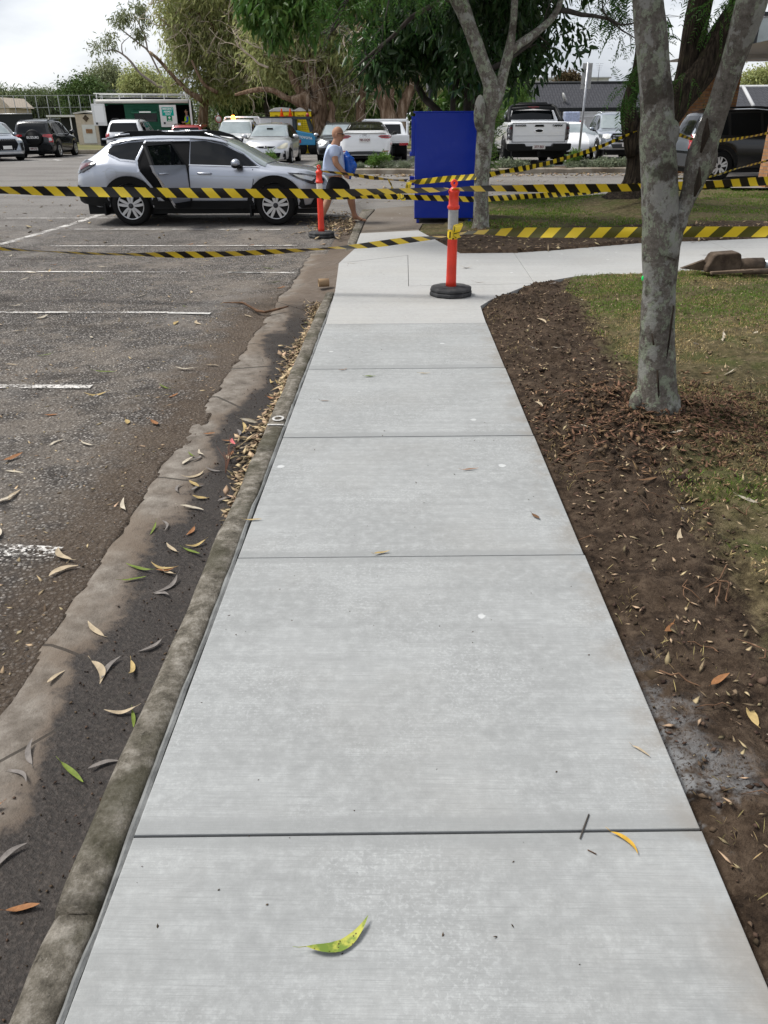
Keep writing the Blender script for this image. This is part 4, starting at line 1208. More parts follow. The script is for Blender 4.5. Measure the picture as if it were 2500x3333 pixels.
text('badge_lettering', 'RANGER', .075, 'black_plastic', c.root, (-2.684, .55, 1.235), (0, -1, 0), (0, 0, 1), sx=1.1, bold=.003)
text('badge_lettering', 'RAPTOR', .07, 'black_plastic', c.root, (-2.684, -.54, 1.23), (0, -1, 0), (0, 0, 1), sx=1.15, bold=.006)
mb = MB()
mb.prism([(-.95, .70), (-.42, .70), (-.38, .62), (.38, .62), (.42, .70), (.95, .70), (.95, .54), (.86, .47), (-.86, .47), (-.95, .54)], -2.86, -2.62, lambda a, b, d: (d, a, b)); mb.build('rear_bumper', 'black_plastic', c.root, bevel=.025)
mb = MB(); mb.box((-2.875, 0, .60), (.012, .372, .134)); o = mb.build('number_plate', 'plate_white', c.root); text('plate_lettering', '377 BI3', .105, 'plate_maroon', o, (-2.883, 0, .598), (0, -1, 0), (0, 0, 1), sx=.86, bold=.002)
mb = MB(); mb.box((-2.80, 0, .42), (.30, .07, .07)); mb.box((-2.92, 0, .38), (.05, .05, .16)); mb.ball((-2.92, 0, .30), .03, 8, 6); mb.build('tow_bar', 'black_plastic', c.root)
mb = MB()
for sg in (1, -1):
    mb.tube([(-1.85, sg * .80, 1.35), (-1.40, sg * .77, 1.52), (-1.02, sg * .70, 1.78), (-.95, sg * .58, 1.85)], .055, 8)
    mb.tube([(-1.15, sg * .82, 1.34), (-1.08, sg * .79, 1.55), (-1.02, sg * .70, 1.76)], .05, 8)
mb.tube([(-.95, -.60, 1.85), (-.93, 0, 1.87), (-.95, .60, 1.85)], .05, 8); mb.tube([(-1.05, -.70, 1.74), (-1.03, 0, 1.79), (-1.05, .70, 1.74)], .05, 8)
mb.tube([(-.93, -.46, 1.86), (-.90, -.42, 1.93), (-.90, .42, 1.93), (-.93, .46, 1.86)], .022, 6)
mb.build('sports_bar', 'black_plastic', c.root)
mb = MB(); mb.box((-1.06, 0, 1.79), (.03, .34, .045)); mb.build('brake_light', 'lamp_red', c.root)
for sg in (1, -1):
    for wx in c.wx:
        c.strip('wheel_flare', 'L' if sg > 0 else 'R', [(wx + .50 * math.cos(a), .42 + .50 * math.sin(a)) for a in [R(q_) for q_ in range(8, 173, 9)]], .10, 'grey_plastic', .035)
    mb = MB(); mb.box((0, sg * .93, .40), (1.9, .14, .05)); mb.build('side_step', 'black_plastic', c.root, bevel=.02)
    mb = MB(); mb.box((-2.16, sg * .80, .36), (.02, .30, .36)); mb.build('mud_flap', 'black_plastic', c.root)
c.mirrors(.85, 1.24, 'black_plastic', (.14, .26, .22)); c.wheels(.955, .27, 6, .60, 'dark_alloy', False)

# white car nose behind it
p = gp(1852, 516, .25)
c = Car('white_hatchback', 'white low car facing the camera, peeping out right of the dual cab ute', (p.x + .1, p.y + 1.2, .25), -90, 4.5, 1.85, sc(SED_TOP, .95), sc(SED_BELT, .95), SED_PLAN, SED_TW, (-1.38, 1.36), .33, paint='white_paint', scale=XS)
common(c, [[(-1.2, 1.0), (-.95, 1.27), (.15, 1.36), (.9, .98)]], [(-.70, 1.04), (.70, 1.04), (.58, 1.36), (-.58, 1.36)])
lamp(c, 'F', [(.44, .70), (.74, .80), (.80, .74), (.70, .64)], 'lamp_smoke', 'headlight')
lamp(c, 'F', [(.42, .50), (.74, .52), (.70, .36), (.46, .36)], 'black_plastic', 'air_intake')
c.mirrors(.7, .98); c.wheels(.92, .2)

# silver-grey ute facing the camera by the dark tree
p = gp(2040, 529, .25)
c = Car('crew_ute', 'grey crew cab ute with big chrome grille facing the camera beside the dark trunk', (p.x, p.y + 2.7, .25), -92, 5.35, 1.93, UTE_TOP, UTE_BELT, UTE_PLAN, UTE_TW, (-1.66, 1.60), .40, sill=.46, paint='steel_paint', scale=(1.04, 1.06, 1.0))
common(c, [[(-.80, 1.17), (-.66, 1.66), (-.05, 1.70), (-.02, 1.155)], [(.05, 1.155), (.04, 1.70), (.45, 1.67), (1.15, 1.20), (1.1, 1.15)]], [(-.76, 1.21), (.76, 1.21), (.62, 1.69), (-.62, 1.69)])
c.decal('grille', 'F', [(-.52, 1.03), (.52, 1.03), (.60, .92), (.50, .74), (-.50, .74), (-.60, .92)], 'cabin_dark', .014)
for z in (.80, .87, .94):
    c.strip('grille_bar', 'F', [(-.52, z), (0, z), (.52, z)], .016, 'chrome', .024)
ring(c, 'F', (0, .90), (.115, .13), (.085, .095), 'chrome', off=.05)
lamp(c, 'F', [(.60, .93), (.66, 1.02), (.84, 1.0), (.86, .88), (.74, .84), (.62, .86)], 'lamp_clear', 'headlight', .016)
c.decal('bumper', 'F', [(-.84, .72), (.84, .72), (.84, .50), (-.84, .50)], 'pale_silver_paint', .03)
c.decal('lower_grille', 'F', [(-.60, .66), (.60, .66), (.52, .52), (-.52, .52)], 'grey_plastic', .036)
lamp(c, 'F', [(.68, .66), (.76, .66), (.76, .58), (.68, .58)], 'lamp_clear', 'fog_lamp', .036)
c.plate('F', .64, '569 0IH', off=.06); c.rails(-.7, .3, .60, 1.8, 'chrome', .05); c.mirrors(.85, 1.16); c.wheels(.95, .26, 6, .64)

# black 4WD at the carport
c = Car('black_wagon', 'black SUV with silver rear parked side-on under the carport behind the forked trunk', (10.98, 26.55, .08), 2, 4.4, 1.8, sc(SUV_TOP, .98), sc(SUV_BELT, .98), SUV_PLAN, SUV_TW, (-1.33, 1.32), .36, paint='black_paint', scale=(1.08, 1.08, 1.15))
common(c, [[(-1.95, 1.15), (-1.80, 1.52), (-1.25, 1.58), (-1.2, 1.10)], [(-1.12, 1.09), (-1.15, 1.585), (-.35, 1.60), (-.3, 1.08)], [(-.22, 1.08), (-.26, 1.60), (.25, 1.56), (.98, 1.10)]], [(-.70, 1.14), (.70, 1.14), (.6, 1.55), (-.6, 1.55)], [(-.62, 1.12), (.62, 1.12), (.54, 1.54), (-.54, 1.54)])
c.decal('tailgate', 'B', [(-.72, .72), (.72, .72), (.70, 1.08), (-.70, 1.08)], 'steel_paint', .010)  # steel colour painted on for the silvery reflection in the black hatch
c.strip('tailgate_trim', 'B', [(-.66, 1.10), (-.57, 1.57), (.57, 1.57), (.66, 1.10)], .07, 'steel_paint', .014)  # the same painted reflection carried round the rear glass
lamp(c, 'B', [(.70, 1.10), (.70, .78), (.83, .76), (.88, .80), (.84, 1.10)], 'lamp_red', 'tail_lamp', .016)
for sd in ('L', 'R'):
    c.decal('tail_lamp', sd, [(-2.17, 1.10), (-2.19, .78), (-2.02, .76), (-1.96, .85), (-1.99, 1.12)], 'lamp_red', .014)
    c.decal('tail_lamp', sd, [(-2.17, .93), (-2.18, .86), (-2.04, .86), (-2.03, .93)], 'lamp_clear', .019)
    for wx in c.wx:
        c.strip('arch_cladding', sd, [(wx + .46 * math.cos(a), .36 + .46 * math.sin(a)) for a in [R(q) for q in range(-4, 185, 9)]], .09, 'black_plastic', .02)
c.decal('rear_bumper', 'B', [(-.76, .66), (.76, .66), (.74, .36), (-.74, .36)], 'grey_plastic', .03)
c.rails(-1.75, .2, .60, 1.7, 'black_plastic', .07); c.mirrors(.8, 1.1, None, (.14, .24, .18)); c.wheels(.915, .22, 5, .64)

# white tray ute beyond the sedan
p = gp(1296, 529, .25)
c = Car('tray_ute', 'white tray ute with headboard rack seen between the sedan and the blue bin', (p.x - .55, p.y + 4.2, .18), 90, 5.0, 1.8, sc([q for q in UTE_TOP if q[0] > -.99 or q[0] < -2.7] + [], .95) if False else [(-1.02, .6), (-1.01, 1.15), (-.86, 1.62), (-.74, 1.70), (-.3, 1.74), (.3, 1.73), (.55, 1.67), (.9, 1.46), (1.32, 1.18), (1.5, 1.14), (2.1, 1.08), (2.35, .98), (2.45, .7), (2.46, .6)], UTE_BELT, [(-1.02, .84), (-.9, .88), (1.9, .88), (2.3, .82), (2.46, .66)], UTE_TW, (-1.5, 1.5), .36, paint='white_paint', scale=(1.08, 1.08, .93))
common(c, [[(-.1, 1.14), (-.12, 1.62), (.40, 1.61), (1.1, 1.18)]], [(-.74, 1.2), (.74, 1.2), (.62, 1.62), (-.62, 1.62)], [(-.62, 1.17), (.62, 1.17), (.58, 1.58), (-.58, 1.58)])
mb = MB(); mb.box((-1.85, 0, .86), (1.66, 1.86, .08))
for sg in (1, -1):
    mb.box((-1.85, sg * .92, 1.02), (1.66, .04, .26))
mb.box((-2.67, 0, 1.02), (.04, 1.86, .26)); mb.build('tray', 'white_paint', c.root, bevel=.01)
mb = MB()
for sg in (1, -1):
    mb.bar((-1.04, sg * .85, .9), (-1.04, sg * .85, 1.78), .06)
    mb.bar((-2.62, sg * .88, 1.12), (-2.62, sg * .88, 1.72), .05)
    mb.bar((-2.65, sg * .88, 1.72), (-1.02, sg * .86, 1.78), .05)
mb.bar((-1.04, -.9, 1.78), (-1.04, .9, 1.78), .06); mb.bar((-2.62, -.9, 1.72), (-2.62, .9, 1.72), .05); mb.build('ladder_rack', 'white_paint', c.root)
for sg in (1, -1):
    mb = MB(); mb.box((-2.68, sg * .72, .78), (.04, .34, .10)); mb.build('tail_lamp', 'lamp_red', c.root)
mb = MB(); mb.box((-2.0, 0, .52), (1.4, .7, .30)); mb.build('chassis', 'black_plastic', c.root)
c.wheels(.86, .22, 6, .6, 'alloy', False)

# white service ute with beacon behind the hatch
p = gp(752, 530, .25)
c = Car('service_ute', 'white service ute with a lit orange roof beacon facing the camera', (p.x - .9, p.y + 7.2, .05), -90, 5.35, 1.86, UTE_TOP, UTE_BELT, UTE_PLAN, UTE_TW, (-1.66, 1.6), .40, sill=.46, paint='white_paint', scale=(1.06, 1.08, 1.03))
common(c, [[(-.80, 1.17), (-.66, 1.66), (-.05, 1.70), (-.02, 1.155)], [(.05, 1.155), (.04, 1.70), (.45, 1.67), (1.15, 1.20), (1.1, 1.15)]], [(-.76, 1.21), (.76, 1.21), (.62, 1.69), (-.62, 1.69)])
c.decal('grille', 'F', [(-.62, 1.02), (.62, 1.02), (.56, .76), (-.56, .76)], 'cabin_dark', .014)
c.decal('badge', 'F', oval(0, .92, .15, .07, 16), 'chrome', .03)
lamp(c, 'F', [(.64, .86), (.66, 1.03), (.82, 1.0), (.84, .86)], 'lamp_clear', 'headlight', .016)
mb = MB()
for sg in (1, -1):
    mb.tube([(-1.0, sg * .84, 1.1), (-.98, sg * .84, 1.80), (-.95, sg * .76, 1.90)], .04, 7)
mb.tube([(-.95, -.76, 1.90), (-.95, .76, 1.90)], .04, 7); mb.build('head_rack', 'white_paint', c.root)
m, t, b = _new('beacon_glow'); b.inputs['Base Color'].default_value = (1, .25, .02, 1); b.inputs['Emission Color'].default_value = (1, .22, .02, 1); b.inputs['Emission Strength'].default_value = 5
mb = MB(); mb.lathe([(.10, 0), (.10, .10), (.07, .17), (0, .19)], 12, (-.70, -.36, 1.80)); mb.build('beacon', 'beacon_glow', c.root)
c.mirrors(.85, 1.16, 'black_plastic', (.13, .22, .22)); c.wheels(.95, .25)

# left-hand row
c = Car('spare_wheel_wagon', 'black four wheel drive with a covered spare wheel on its tail', (-18.35, 44.0, .22), 95, 4.3, 1.81, sc(SUV_TOP, .95, 1.0), sc(SUV_BELT, .95, .99), SUV_PLAN, [(-2.25, .72), (-2.0, .70), (-1.7, .69), (.2, .68), (.7, .74), (1.2, .78), (2.25, .5)], (-1.30, 1.33), .36, paint='black_paint', scale=(1.05, 1.09, 1.02))
common(c, [[(-1.85, 1.13), (-1.72, 1.54), (-1.2, 1.58), (-1.15, 1.10)], [(-1.08, 1.10), (-1.1, 1.585), (-.4, 1.60), (-.36, 1.08)], [(-.28, 1.08), (-.31, 1.60), (.22, 1.56), (.95, 1.10)]], [(-.70, 1.14), (.70, 1.14), (.6, 1.55), (-.6, 1.55)], [(-.64, 1.12), (.64, 1.12), (.58, 1.51), (-.58, 1.51)])
mb = MB(); mb.lathe([(0, -.02), (.30, -.02), (.345, .03), (.36, .10), (.345, .18), (.32, .205), (.27, .20), (.26, .215), (0, .22)], 32, (-2.16, -.10, .92), Matrix.Rotation(R(-90), 3, 'Y')); sp = mb.build('spare_wheel_cover', 'black_plastic', c.root)
text('cover_lettering', 'SUZUKI', .135, 'plate_white', sp, (-2.385, -.10, .93), (0, -1, 0), (0, 0, 1), sx=1.15, bold=.006)
lamp(c, 'B', [(.72, .72), (.72, 1.06), (.84, 1.06), (.86, .72)], 'lamp_red', 'tail_lamp', .014)
for sd in ('L', 'R'):
    c.decal('tail_lamp', sd, [(-2.12, 1.06), (-2.12, .72), (-2.02, .72), (-2.02, 1.06)], 'lamp_red', .012)
    c.strip('side_strip', sd, [(-.85, .66), (.9, .64)], .03, 'grey_plastic', .012)
    c.strip('belt_trim', sd, [(-1.1, 1.075), (.9, 1.06)], .02, 'chrome', .012)
lamp(c, 'B', [(.73, .79), (.73, .91), (.83, .91), (.84, .79)], 'lamp_clear', 'indicator', .02)
c.decal('rear_bumper', 'B', [(-.80, .60), (.80, .60), (.78, .40), (-.78, .40)], 'black_plastic', .05)
c.plate('B', .44, '409 LTJ', off=.07)
c.rails(-1.6, .1, .62, 1.7, 'black_plastic', .04); c.mirrors(.78, 1.12, None, (.14, .24, .2)); c.wheels(.915, .22, 6, .64, split=False)

c = Car('grey_crossover', 'light grey SUV with wraparound red tail lamp, cut by the left edge', (-22.0, 45.6, .22), 97, 4.6, 1.82, SUV_TOP, SUV_BELT, SUV_PLAN, SUV_TW, (-1.35, 1.35), .36, paint='grey_paint', scale=(1.05, 1.09, 1.0))
common(c, [[(-1.75, 1.20), (-1.5, 1.50), (-1.2, 1.56), (-1.1, 1.10)], [(-1.02, 1.09), (-1.1, 1.575), (-.35, 1.60), (-.3, 1.07)], [(-.22, 1.07), (-.26, 1.60), (.25, 1.56), (.98, 1.08)]], [(-.70, 1.14), (.70, 1.14), (.6, 1.55), (-.6, 1.55)], [(-.66, 1.16), (.66, 1.16), (.56, 1.55), (-.56, 1.55)])
for sd in ('L', 'R'):
    c.decal('tail_lamp', sd, [(-2.20, 1.10), (-2.05, 1.14), (-1.72, 1.02), (-1.85, .95), (-2.22, .94)], 'lamp_red', .014)
lamp(c, 'B', [(.45, 1.02), (.82, 1.10), (.86, .95), (.6, .96)], 'lamp_red', 'tail_lamp', .014)
c.mirrors(.8, 1.1); c.wheels(.92, .22, 5, .64)

c = Car('white_wagon', 'white SUV with black roof rails parked in front of the green caravan', (-13.95, 44.6, .22), 95, 4.5, 1.8, SUV_TOP, SUV_BELT, SUV_PLAN, SUV_TW, (-1.33, 1.33), .36, paint='white_paint', scale=(1.05, 1.09, 1.02))
common(c, [[(-1.85, 1.13), (-1.72, 1.54), (-1.2, 1.58), (-1.15, 1.10)], [(-1.08, 1.10), (-1.1, 1.585), (-.4, 1.60), (-.36, 1.08)], [(-.28, 1.08), (-.31, 1.60), (.22, 1.56), (.95, 1.10)]], [(-.70, 1.14), (.70, 1.14), (.6, 1.55), (-.6, 1.55)], [(-.66, 1.14), (.66, 1.14), (.56, 1.53), (-.56, 1.53)])
lamp(c, 'B', [(.66, .80), (.66, 1.08), (.82, 1.10), (.87, .80)], 'lamp_red', 'tail_lamp', .014)
c.plate('B', .80, None); c.rails(-1.7, .2, .62, 1.7, 'black_plastic', .08); c.mirrors(.8, 1.1); c.wheels(.915, .22)

c = Car('red_crossover', 'red SUV whose roof shows in front of the green caravan', (-11.2, 46.3, .05), 92, 4.4, 1.8, sc(SUV_TOP, .97, .97), sc(SUV_BELT, .97, .97), SUV_PLAN, SUV_TW, (-1.3, 1.3), .35, paint='red_paint', scale=(1.05, 1.14, 1.0))
common(c, [[(-1.85, 1.10), (-1.7, 1.48), (.2, 1.54), (.95, 1.06)]], [(-.70, 1.12), (.70, 1.12), (.6, 1.50), (-.6, 1.50)], [(-.66, 1.12), (.66, 1.12), (.56, 1.50), (-.56, 1.50)])
c.rails(-1.7, .2, .62, 1.6, 'chrome', .06); lamp(c, 'B', [(.66, .80), (.66, 1.04), (.82, 1.06), (.87, .80)], 'lamp_dark_red', 'tail_lamp', .014); c.wheels(.915, .22)

c = Car('mesh_grille_car', 'blue-grey SUV nose with a dark mesh grille poking in at the left edge', (-19.55, 39.9, .22), -44, 4.5, 1.84, SUV_TOP, SUV_BELT, SUV_PLAN, SUV_TW, (-1.35, 1.37), .36, paint='steel_paint', scale=(1.06, 1.06, 1.0))
common(c, [[(-1.85, 1.13), (-1.72, 1.54), (.22, 1.56), (.95, 1.08)]], [(-.72, 1.16), (.72, 1.16), (.6, 1.58), (-.6, 1.58)], [(-.66, 1.14), (.66, 1.14), (.56, 1.53), (-.56, 1.53)])
c.decal('grille', 'F', [(-.46, .93), (.46, .93), (.50, .72), (.36, .48), (-.36, .48), (-.50, .72)], 'cabin_dark', .014)
for k in range(-5, 6):
    c.strip('grille_mesh', 'F', [(k * .09 - .10, .52), (k * .09 + .10, .90)], .012, 'alloy', .02) if abs(k) < 4 else None
    c.strip('grille_mesh', 'F', [(k * .09 + .10, .52), (k * .09 - .10, .90)], .012, 'alloy', .02) if abs(k) < 4 else None
lamp(c, 'F', [(.50, .86), (.54, .94), (.80, .96), (.84, .86)], 'lamp_clear', 'headlight', .014)
lamp(c, 'F', [(.60, .78), (.74, .78), (.72, .46), (.60, .46)], 'black_plastic', 'air_intake', .014)
c.decal('bumper', 'F', [(-.66, .42), (.66, .42), (.62, .36), (-.62, .36)], 'pale_silver_paint', .02)
c.plate('F', .60, None, off=.04); c.mirrors(.8, 1.1); c.wheels(.92, .22)


# ================================================================ STREET FURNITURE, BARRIERS, BUILDINGS
pmat('bollard_orange', (0.76, 0.045, 0.020), 0.45, var=0.12, vscale=5)
pmat('reflective_grey', (0.36, 0.36, 0.36), 0.35, var=0.1, vscale=30)
pmat('reflective_white', (0.68, 0.62, 0.58), 0.4, var=0.1, vscale=30)
pmat('base_rubber', (0.035, 0.036, 0.038), 0.75, col2=(0.075, 0.075, 0.075), vscale=14, bump=0.3, bscale=60)
pmat('tape_yellow', (0.80, 0.58, 0.03), 0.32, spec=0.5)
pmat('tape_black', (0.010, 0.008, 0.007), 0.3, spec=0.35)
pmat('tape_olive', (0.085, 0.080, 0.012), 0.35)
pmat('bin_blue', (0.0006, 0.024, 0.34), 0.3, spec=0.35, bump=0.35, bscale=1.7, bdist=0.08)
pmat('bin_label', (0.38, 0.43, 0.58), 0.4, var=0.2, vscale=10)
pmat('galv', (0.36, 0.37, 0.39), 0.4, 0.6, var=0.15, vscale=8)
pmat('fence_grey', (0.24, 0.25, 0.25), 0.6)
pmat('sign_back', (0.42, 0.42, 0.41), 0.5, var=0.2, vscale=9)
pmat('white_trim', (0.66, 0.66, 0.64), 0.6, var=0.06, vscale=3)
pmat('fascia_grey', (0.45, 0.455, 0.46), 0.6, var=0.05)
pmat('soffit', (0.52, 0.50, 0.48), 0.8)
pmat('cream_render', (0.55, 0.47, 0.38), 0.85, var=0.08)
pmat('pale_render', (0.60, 0.60, 0.60), 0.85, var=0.06)
pmat('dark_gutter', (0.022, 0.024, 0.026), 0.5)
pmat('fence_pale', (0.50, 0.50, 0.49), 0.75, var=0.12, vscale=1.5)
pmat('shade_cloth', (0.03, 0.033, 0.035), 0.9)
pmat('canvas', (0.62, 0.61, 0.57), 0.7)
pmat('caravan_green', (0.018, 0.085, 0.05), 0.5, var=0.1, vscale=3)
pmat('caravan_end', (0.016, 0.035, 0.018), 0.4)
pmat('sign_teal', (0.0, 0.33, 0.26), 0.5)
pmat('sign_green', (0.0, 0.20, 0.08), 0.5)
pmat('sign_white', (0.78, 0.78, 0.76), 0.5)
pmat('toilet_yellow', (0.88, 0.66, 0.03), 0.5)
pmat('toilet_yellow_dark', (0.42, 0.29, 0.015), 0.6)
pmat('cone_orange', (0.85, 0.12, 0.02), 0.5)
pmat('loader_grey', (0.05, 0.058, 0.065), 0.5)
pmat('cardboard', (0.30, 0.205, 0.12), 0.85)
pmat('cardboard_in', (0.15, 0.10, 0.06), 0.9)


def mat_brick(name, c1, c2, mortar, scale=1.0, tile=False):
    g = G(name)
    X, Y, Z = g.xyz()
    cb = g.n('ShaderNodeCombineXYZ')
    g.l(g.math('ADD', X, Y), cb.inputs[0]); g.l(Z, cb.inputs[1])
    b = g.n('ShaderNodeTexBrick'); g.l(cb.outputs[0], b.inputs['Vector'])
    b.inputs['Color1'].default_value = (*c1, 1); b.inputs['Color2'].default_value = (*c2, 1); b.inputs['Mortar'].default_value = (*mortar, 1)
    b.inputs['Scale'].default_value = scale; b.inputs['Brick Width'].default_value = 0.24; b.inputs['Row Height'].default_value = 0.086; b.inputs['Mortar Size'].default_value = 0.010; b.inputs['Bias'].default_value = 0.0
    col = b.outputs['Color']
    col = g.mix(g.math('MULTIPLY', g.step(g.noise(9, 5), 0.45, 0.7), 0.35), col, tuple(q * 0.55 for q in c2))
    return g.out(col, 0.9, g.bump(b.outputs['Fac'], -0.5, 0.008))


mat_brick('brick', (0.42, 0.225, 0.11), (0.29, 0.135, 0.06), (0.20, 0.16, 0.125))
# concrete roof tiles: rows with staggered laps, lichen flecks
g = G('roof_tile')
X, Y, Z = g.xyz()
cb = g.n('ShaderNodeCombineXYZ'); g.l(X, cb.inputs[0]); g.l(g.math('MULTIPLY', Z, 2.2), cb.inputs[1])
b = g.n('ShaderNodeTexBrick'); g.l(cb.outputs[0], b.inputs['Vector'])
b.inputs['Color1'].default_value = (0.085, 0.088, 0.098, 1); b.inputs['Color2'].default_value = (0.055, 0.057, 0.066, 1); b.inputs['Mortar'].default_value = (0.012, 0.012, 0.014, 1)
b.inputs['Scale'].default_value = 1.0; b.inputs['Brick Width'].default_value = 0.36; b.inputs['Row Height'].default_value = 0.36; b.inputs['Mortar Size'].default_value = 0.045; b.inputs['Mortar Smooth'].default_value = 0.6
col = g.mix(g.math('MULTIPLY', g.step(g.noise(3.2, 7, 0.75), 0.6, 0.68), 0.75), b.outputs['Color'], (0.34, 0.33, 0.29))
wv = g.math('SINE', g.math('MULTIPLY', X, 2 * math.pi / 0.18))
col = g.mix(g.math('MULTIPLY', g.step(wv, -0.2, 1.0), 0.35), (0.045, 0.046, 0.052), col)
g.out(col, 0.75, g.bump(g.math('ADD', g.math('MULTIPLY', b.outputs['Fac'], -1.0), g.math('MULTIPLY', wv, 0.4)), 0.8, 0.03))


def bollard(loc, label, band, dirty, rz):
    t = thing('safety_bollard', label, 'bollard', loc, rz, 'orange safety bollards')
    mb = MB()
    mb.lathe([(.235, 0), (.245, .012), (.245, .036), (.232, .046)], 10)
    mb.lathe([(.228, .048), (.24, .058), (.238, .080), (.215, .094), (.06, .098)], 10)
    mb.sm = [False] * len(mb.sm)
    mb.build('rubber_base', 'base_rubber', t, bevel=.004)
    mb = MB(); mb.lathe([(.060, .09), (.057, .15), (.055, .3), (.053, .68), (.053, .905), (.064, .912), (.066, .930), (.062, .942), (.053, .948), (.052, 1.06), (.060, 1.068), (.060, 1.088), (.040, 1.112), (.024, 1.128), (.020, 1.14)], 24)
    mb.build('post', 'bollard_orange', t)
    mb = MB()
    rot = Matrix.Rotation(R(90), 3, 'X')
    mb.lathe([(.014, -.016), (.034, -.016), (.038, -.008), (.038, .008), (.034, .016), (.014, .016), (.014, -.016)], 18, (0, 0, 1.163), rot, cap=False)
    mb.build('handle', 'bollard_orange', t)
    mb = MB(); mb.lathe([(.0545, .70), (.0545, .90)], 24, cap=False); mb.build('reflective_band', band, t)
    if dirty:
        mb = MB(); mb.lathe([(.0557, .60), (.058, .615), (.0565, .68), (.0575, .70)], 20, cap=False)
        o = mb.build('tape_wrap', ['tape_yellow', 'tape_black'], t)
        for f in o.data.polygons:
            f.material_index = 1 if (f.index % 9) in (0, 1, 5) else 0
    return t


bollard((0.57, 8.88, 0.002), 'orange bollard with grey band and tape knot, standing on the new concrete path', 'reflective_grey', True, 0.2)
bollard((-1.44, 14.77, -0.115), 'orange bollard with pale band, standing on the asphalt at the wagon nose', 'reflective_white', False, 0.5)


def spline(pts, step=0.05):
    """Catmull-Rom through the points; each point may carry extra numbers after x,y,z."""
    P = np.array(pts, float); P = np.vstack([2 * P[0] - P[1], P, 2 * P[-1] - P[-2]])
    out = []
    for i in range(1, len(P) - 2):
        n = max(2, int(np.linalg.norm(P[i + 1, :3] - P[i, :3]) / step))
        for k in range(n):
            t = k / n; a, b, c, d = P[i - 1], P[i], P[i + 1], P[i + 2]
            out.append(.5 * (2 * b + (c - a) * t + (2 * a - 5 * b + 4 * c - d) * t * t + (3 * b - a - 3 * c + d) * t ** 3))
    out.append(P[-2])
    return np.array(out)


def tape(label, pts, w=0.10, dark='tape_black', period=0.235, slant=0.09, flip=1, seed=0, olive=None):
    """Striped barrier tape: pts = (x, y, z, twist degrees); the stripes are cut into the strip itself."""
    sp = spline(pts, 0.04)
    seg = np.linalg.norm(np.diff(sp[:, :3], axis=0), axis=1); s = np.concatenate([[0], np.cumsum(seg)]); L = s[-1]
    tan = np.gradient(sp[:, :3], axis=0); tan /= np.linalg.norm(tan, axis=1)[:, None] + 1e-9

    def pos(u, v):
        u = min(max(u, 0), L)
        p = np.array([np.interp(u, s, sp[:, k]) for k in range(4)]); t = np.array([np.interp(u, s, tan[:, k]) for k in range(3)])
        t = Vector(t).normalized(); side = t.cross(Vector((0, 0, 1))).normalized(); up = side.cross(t)
        a = R(p[3] + 9 * math.sin(u * 2.1 + seed) + 6 * math.sin(u * 5.3 + 2 * seed)); ww = w * (0.985 + 0.02 * math.sin(u * 7 + seed))
        d = up * math.cos(a) + side * math.sin(a)
        # slight curl across the width
        return Vector(p[:3]) + d * (v * ww) + side * (0.012 * (0.25 - v * v) * math.sin(u * 2.3 + seed) * 2)
    mb = MB()
    half = period / 2; n = int(L / half) + 2
    for k in range(-1, n):
        u0 = k * half; u1 = u0 + half; m = 3; r = 4
        vs = []
        for j in range(r + 1):
            v = -0.5 + j / r
            for i in range(m + 1):
                vs.append(pos(u0 + (u1 - u0) * i / m - flip * slant * v, v))
        mi = 1 if k % 2 else 0
        if mi == 1 and olive and olive[0] <= (u0 / L) <= olive[1]:
            mi = 2
        mb.add(vs, [(j * (m + 1) + i, j * (m + 1) + i + 1, (j + 1) * (m + 1) + i + 1, (j + 1) * (m + 1) + i) for j in range(r) for i in range(m)], mi, True)
    o = mb.build('barrier_tape', ['tape_yellow', dark, 'tape_olive'], fix=False)
    return tag(o, label, 'barrier tape', 'hazard tapes strung round the works')


def pts(*L):
    return [(*at(a, b, Y), tw) for a, b, Y, tw in L]


B1 = (0.57, 8.83); 
tape('broad yellow and black tape crossing in front of the silver wagon to the front bollard', pts((-220, 616, 8.6, 35), (0, 619, 8.7, 38), (170, 622, 8.75, 12), (420, 626, 8.8, 0), (760, 629, 8.85, 4), (1000, 630, 8.87, 14), (1110, 629, 8.87, 35), (1200, 625, 8.87, 50), (1330, 621, 8.85, 62), (1440, 617, 8.83, 70), (1462, 615, 8.83, 85)), seed=1)
tape('tape running from the front bollard head past the forked trunk to the right edge', pts((1470, 616, 8.83, 70), (1544, 614, 8.9, 50), (1700, 613, 9.0, 42), (1900, 613, 9.1, 35), (2100, 609, 9.2, 30), (2285, 601, 9.4, 22), (2500, 589, 9.7, 20), (2750, 575, 10.2, 10)), seed=2)
tape('wide olive-backed tape at knee height from the front bollard to the right edge', pts((1476, 763, 8.83, 75), (1540, 757, 8.75, 62), (1640, 756, 8.6, 40), (1760, 757, 8.45, 12), (1900, 757, 8.3, 2), (2200, 755, 8.0, -3), (2500, 754, 7.7, 0), (2800, 752, 7.4, 0)), seed=3, dark='tape_olive', flip=-1, period=.25)
tape('low twisted tape sagging across the asphalt to the front bollard', pts((-200, 795, 9.4, 70), (0, 809, 9.35, 64), (160, 819, 9.3, 66), (350, 827, 9.2, 58), (625, 829, 9.1, 48), (800, 824, 9.05, 52), (1000, 813, 9.0, 60), (1090, 807, 8.97, 52), (1200, 798, 8.95, 42), (1325, 782, 8.9, 45), (1400, 775, 8.86, 60), (1452, 769, 8.83, 78)), seed=4)
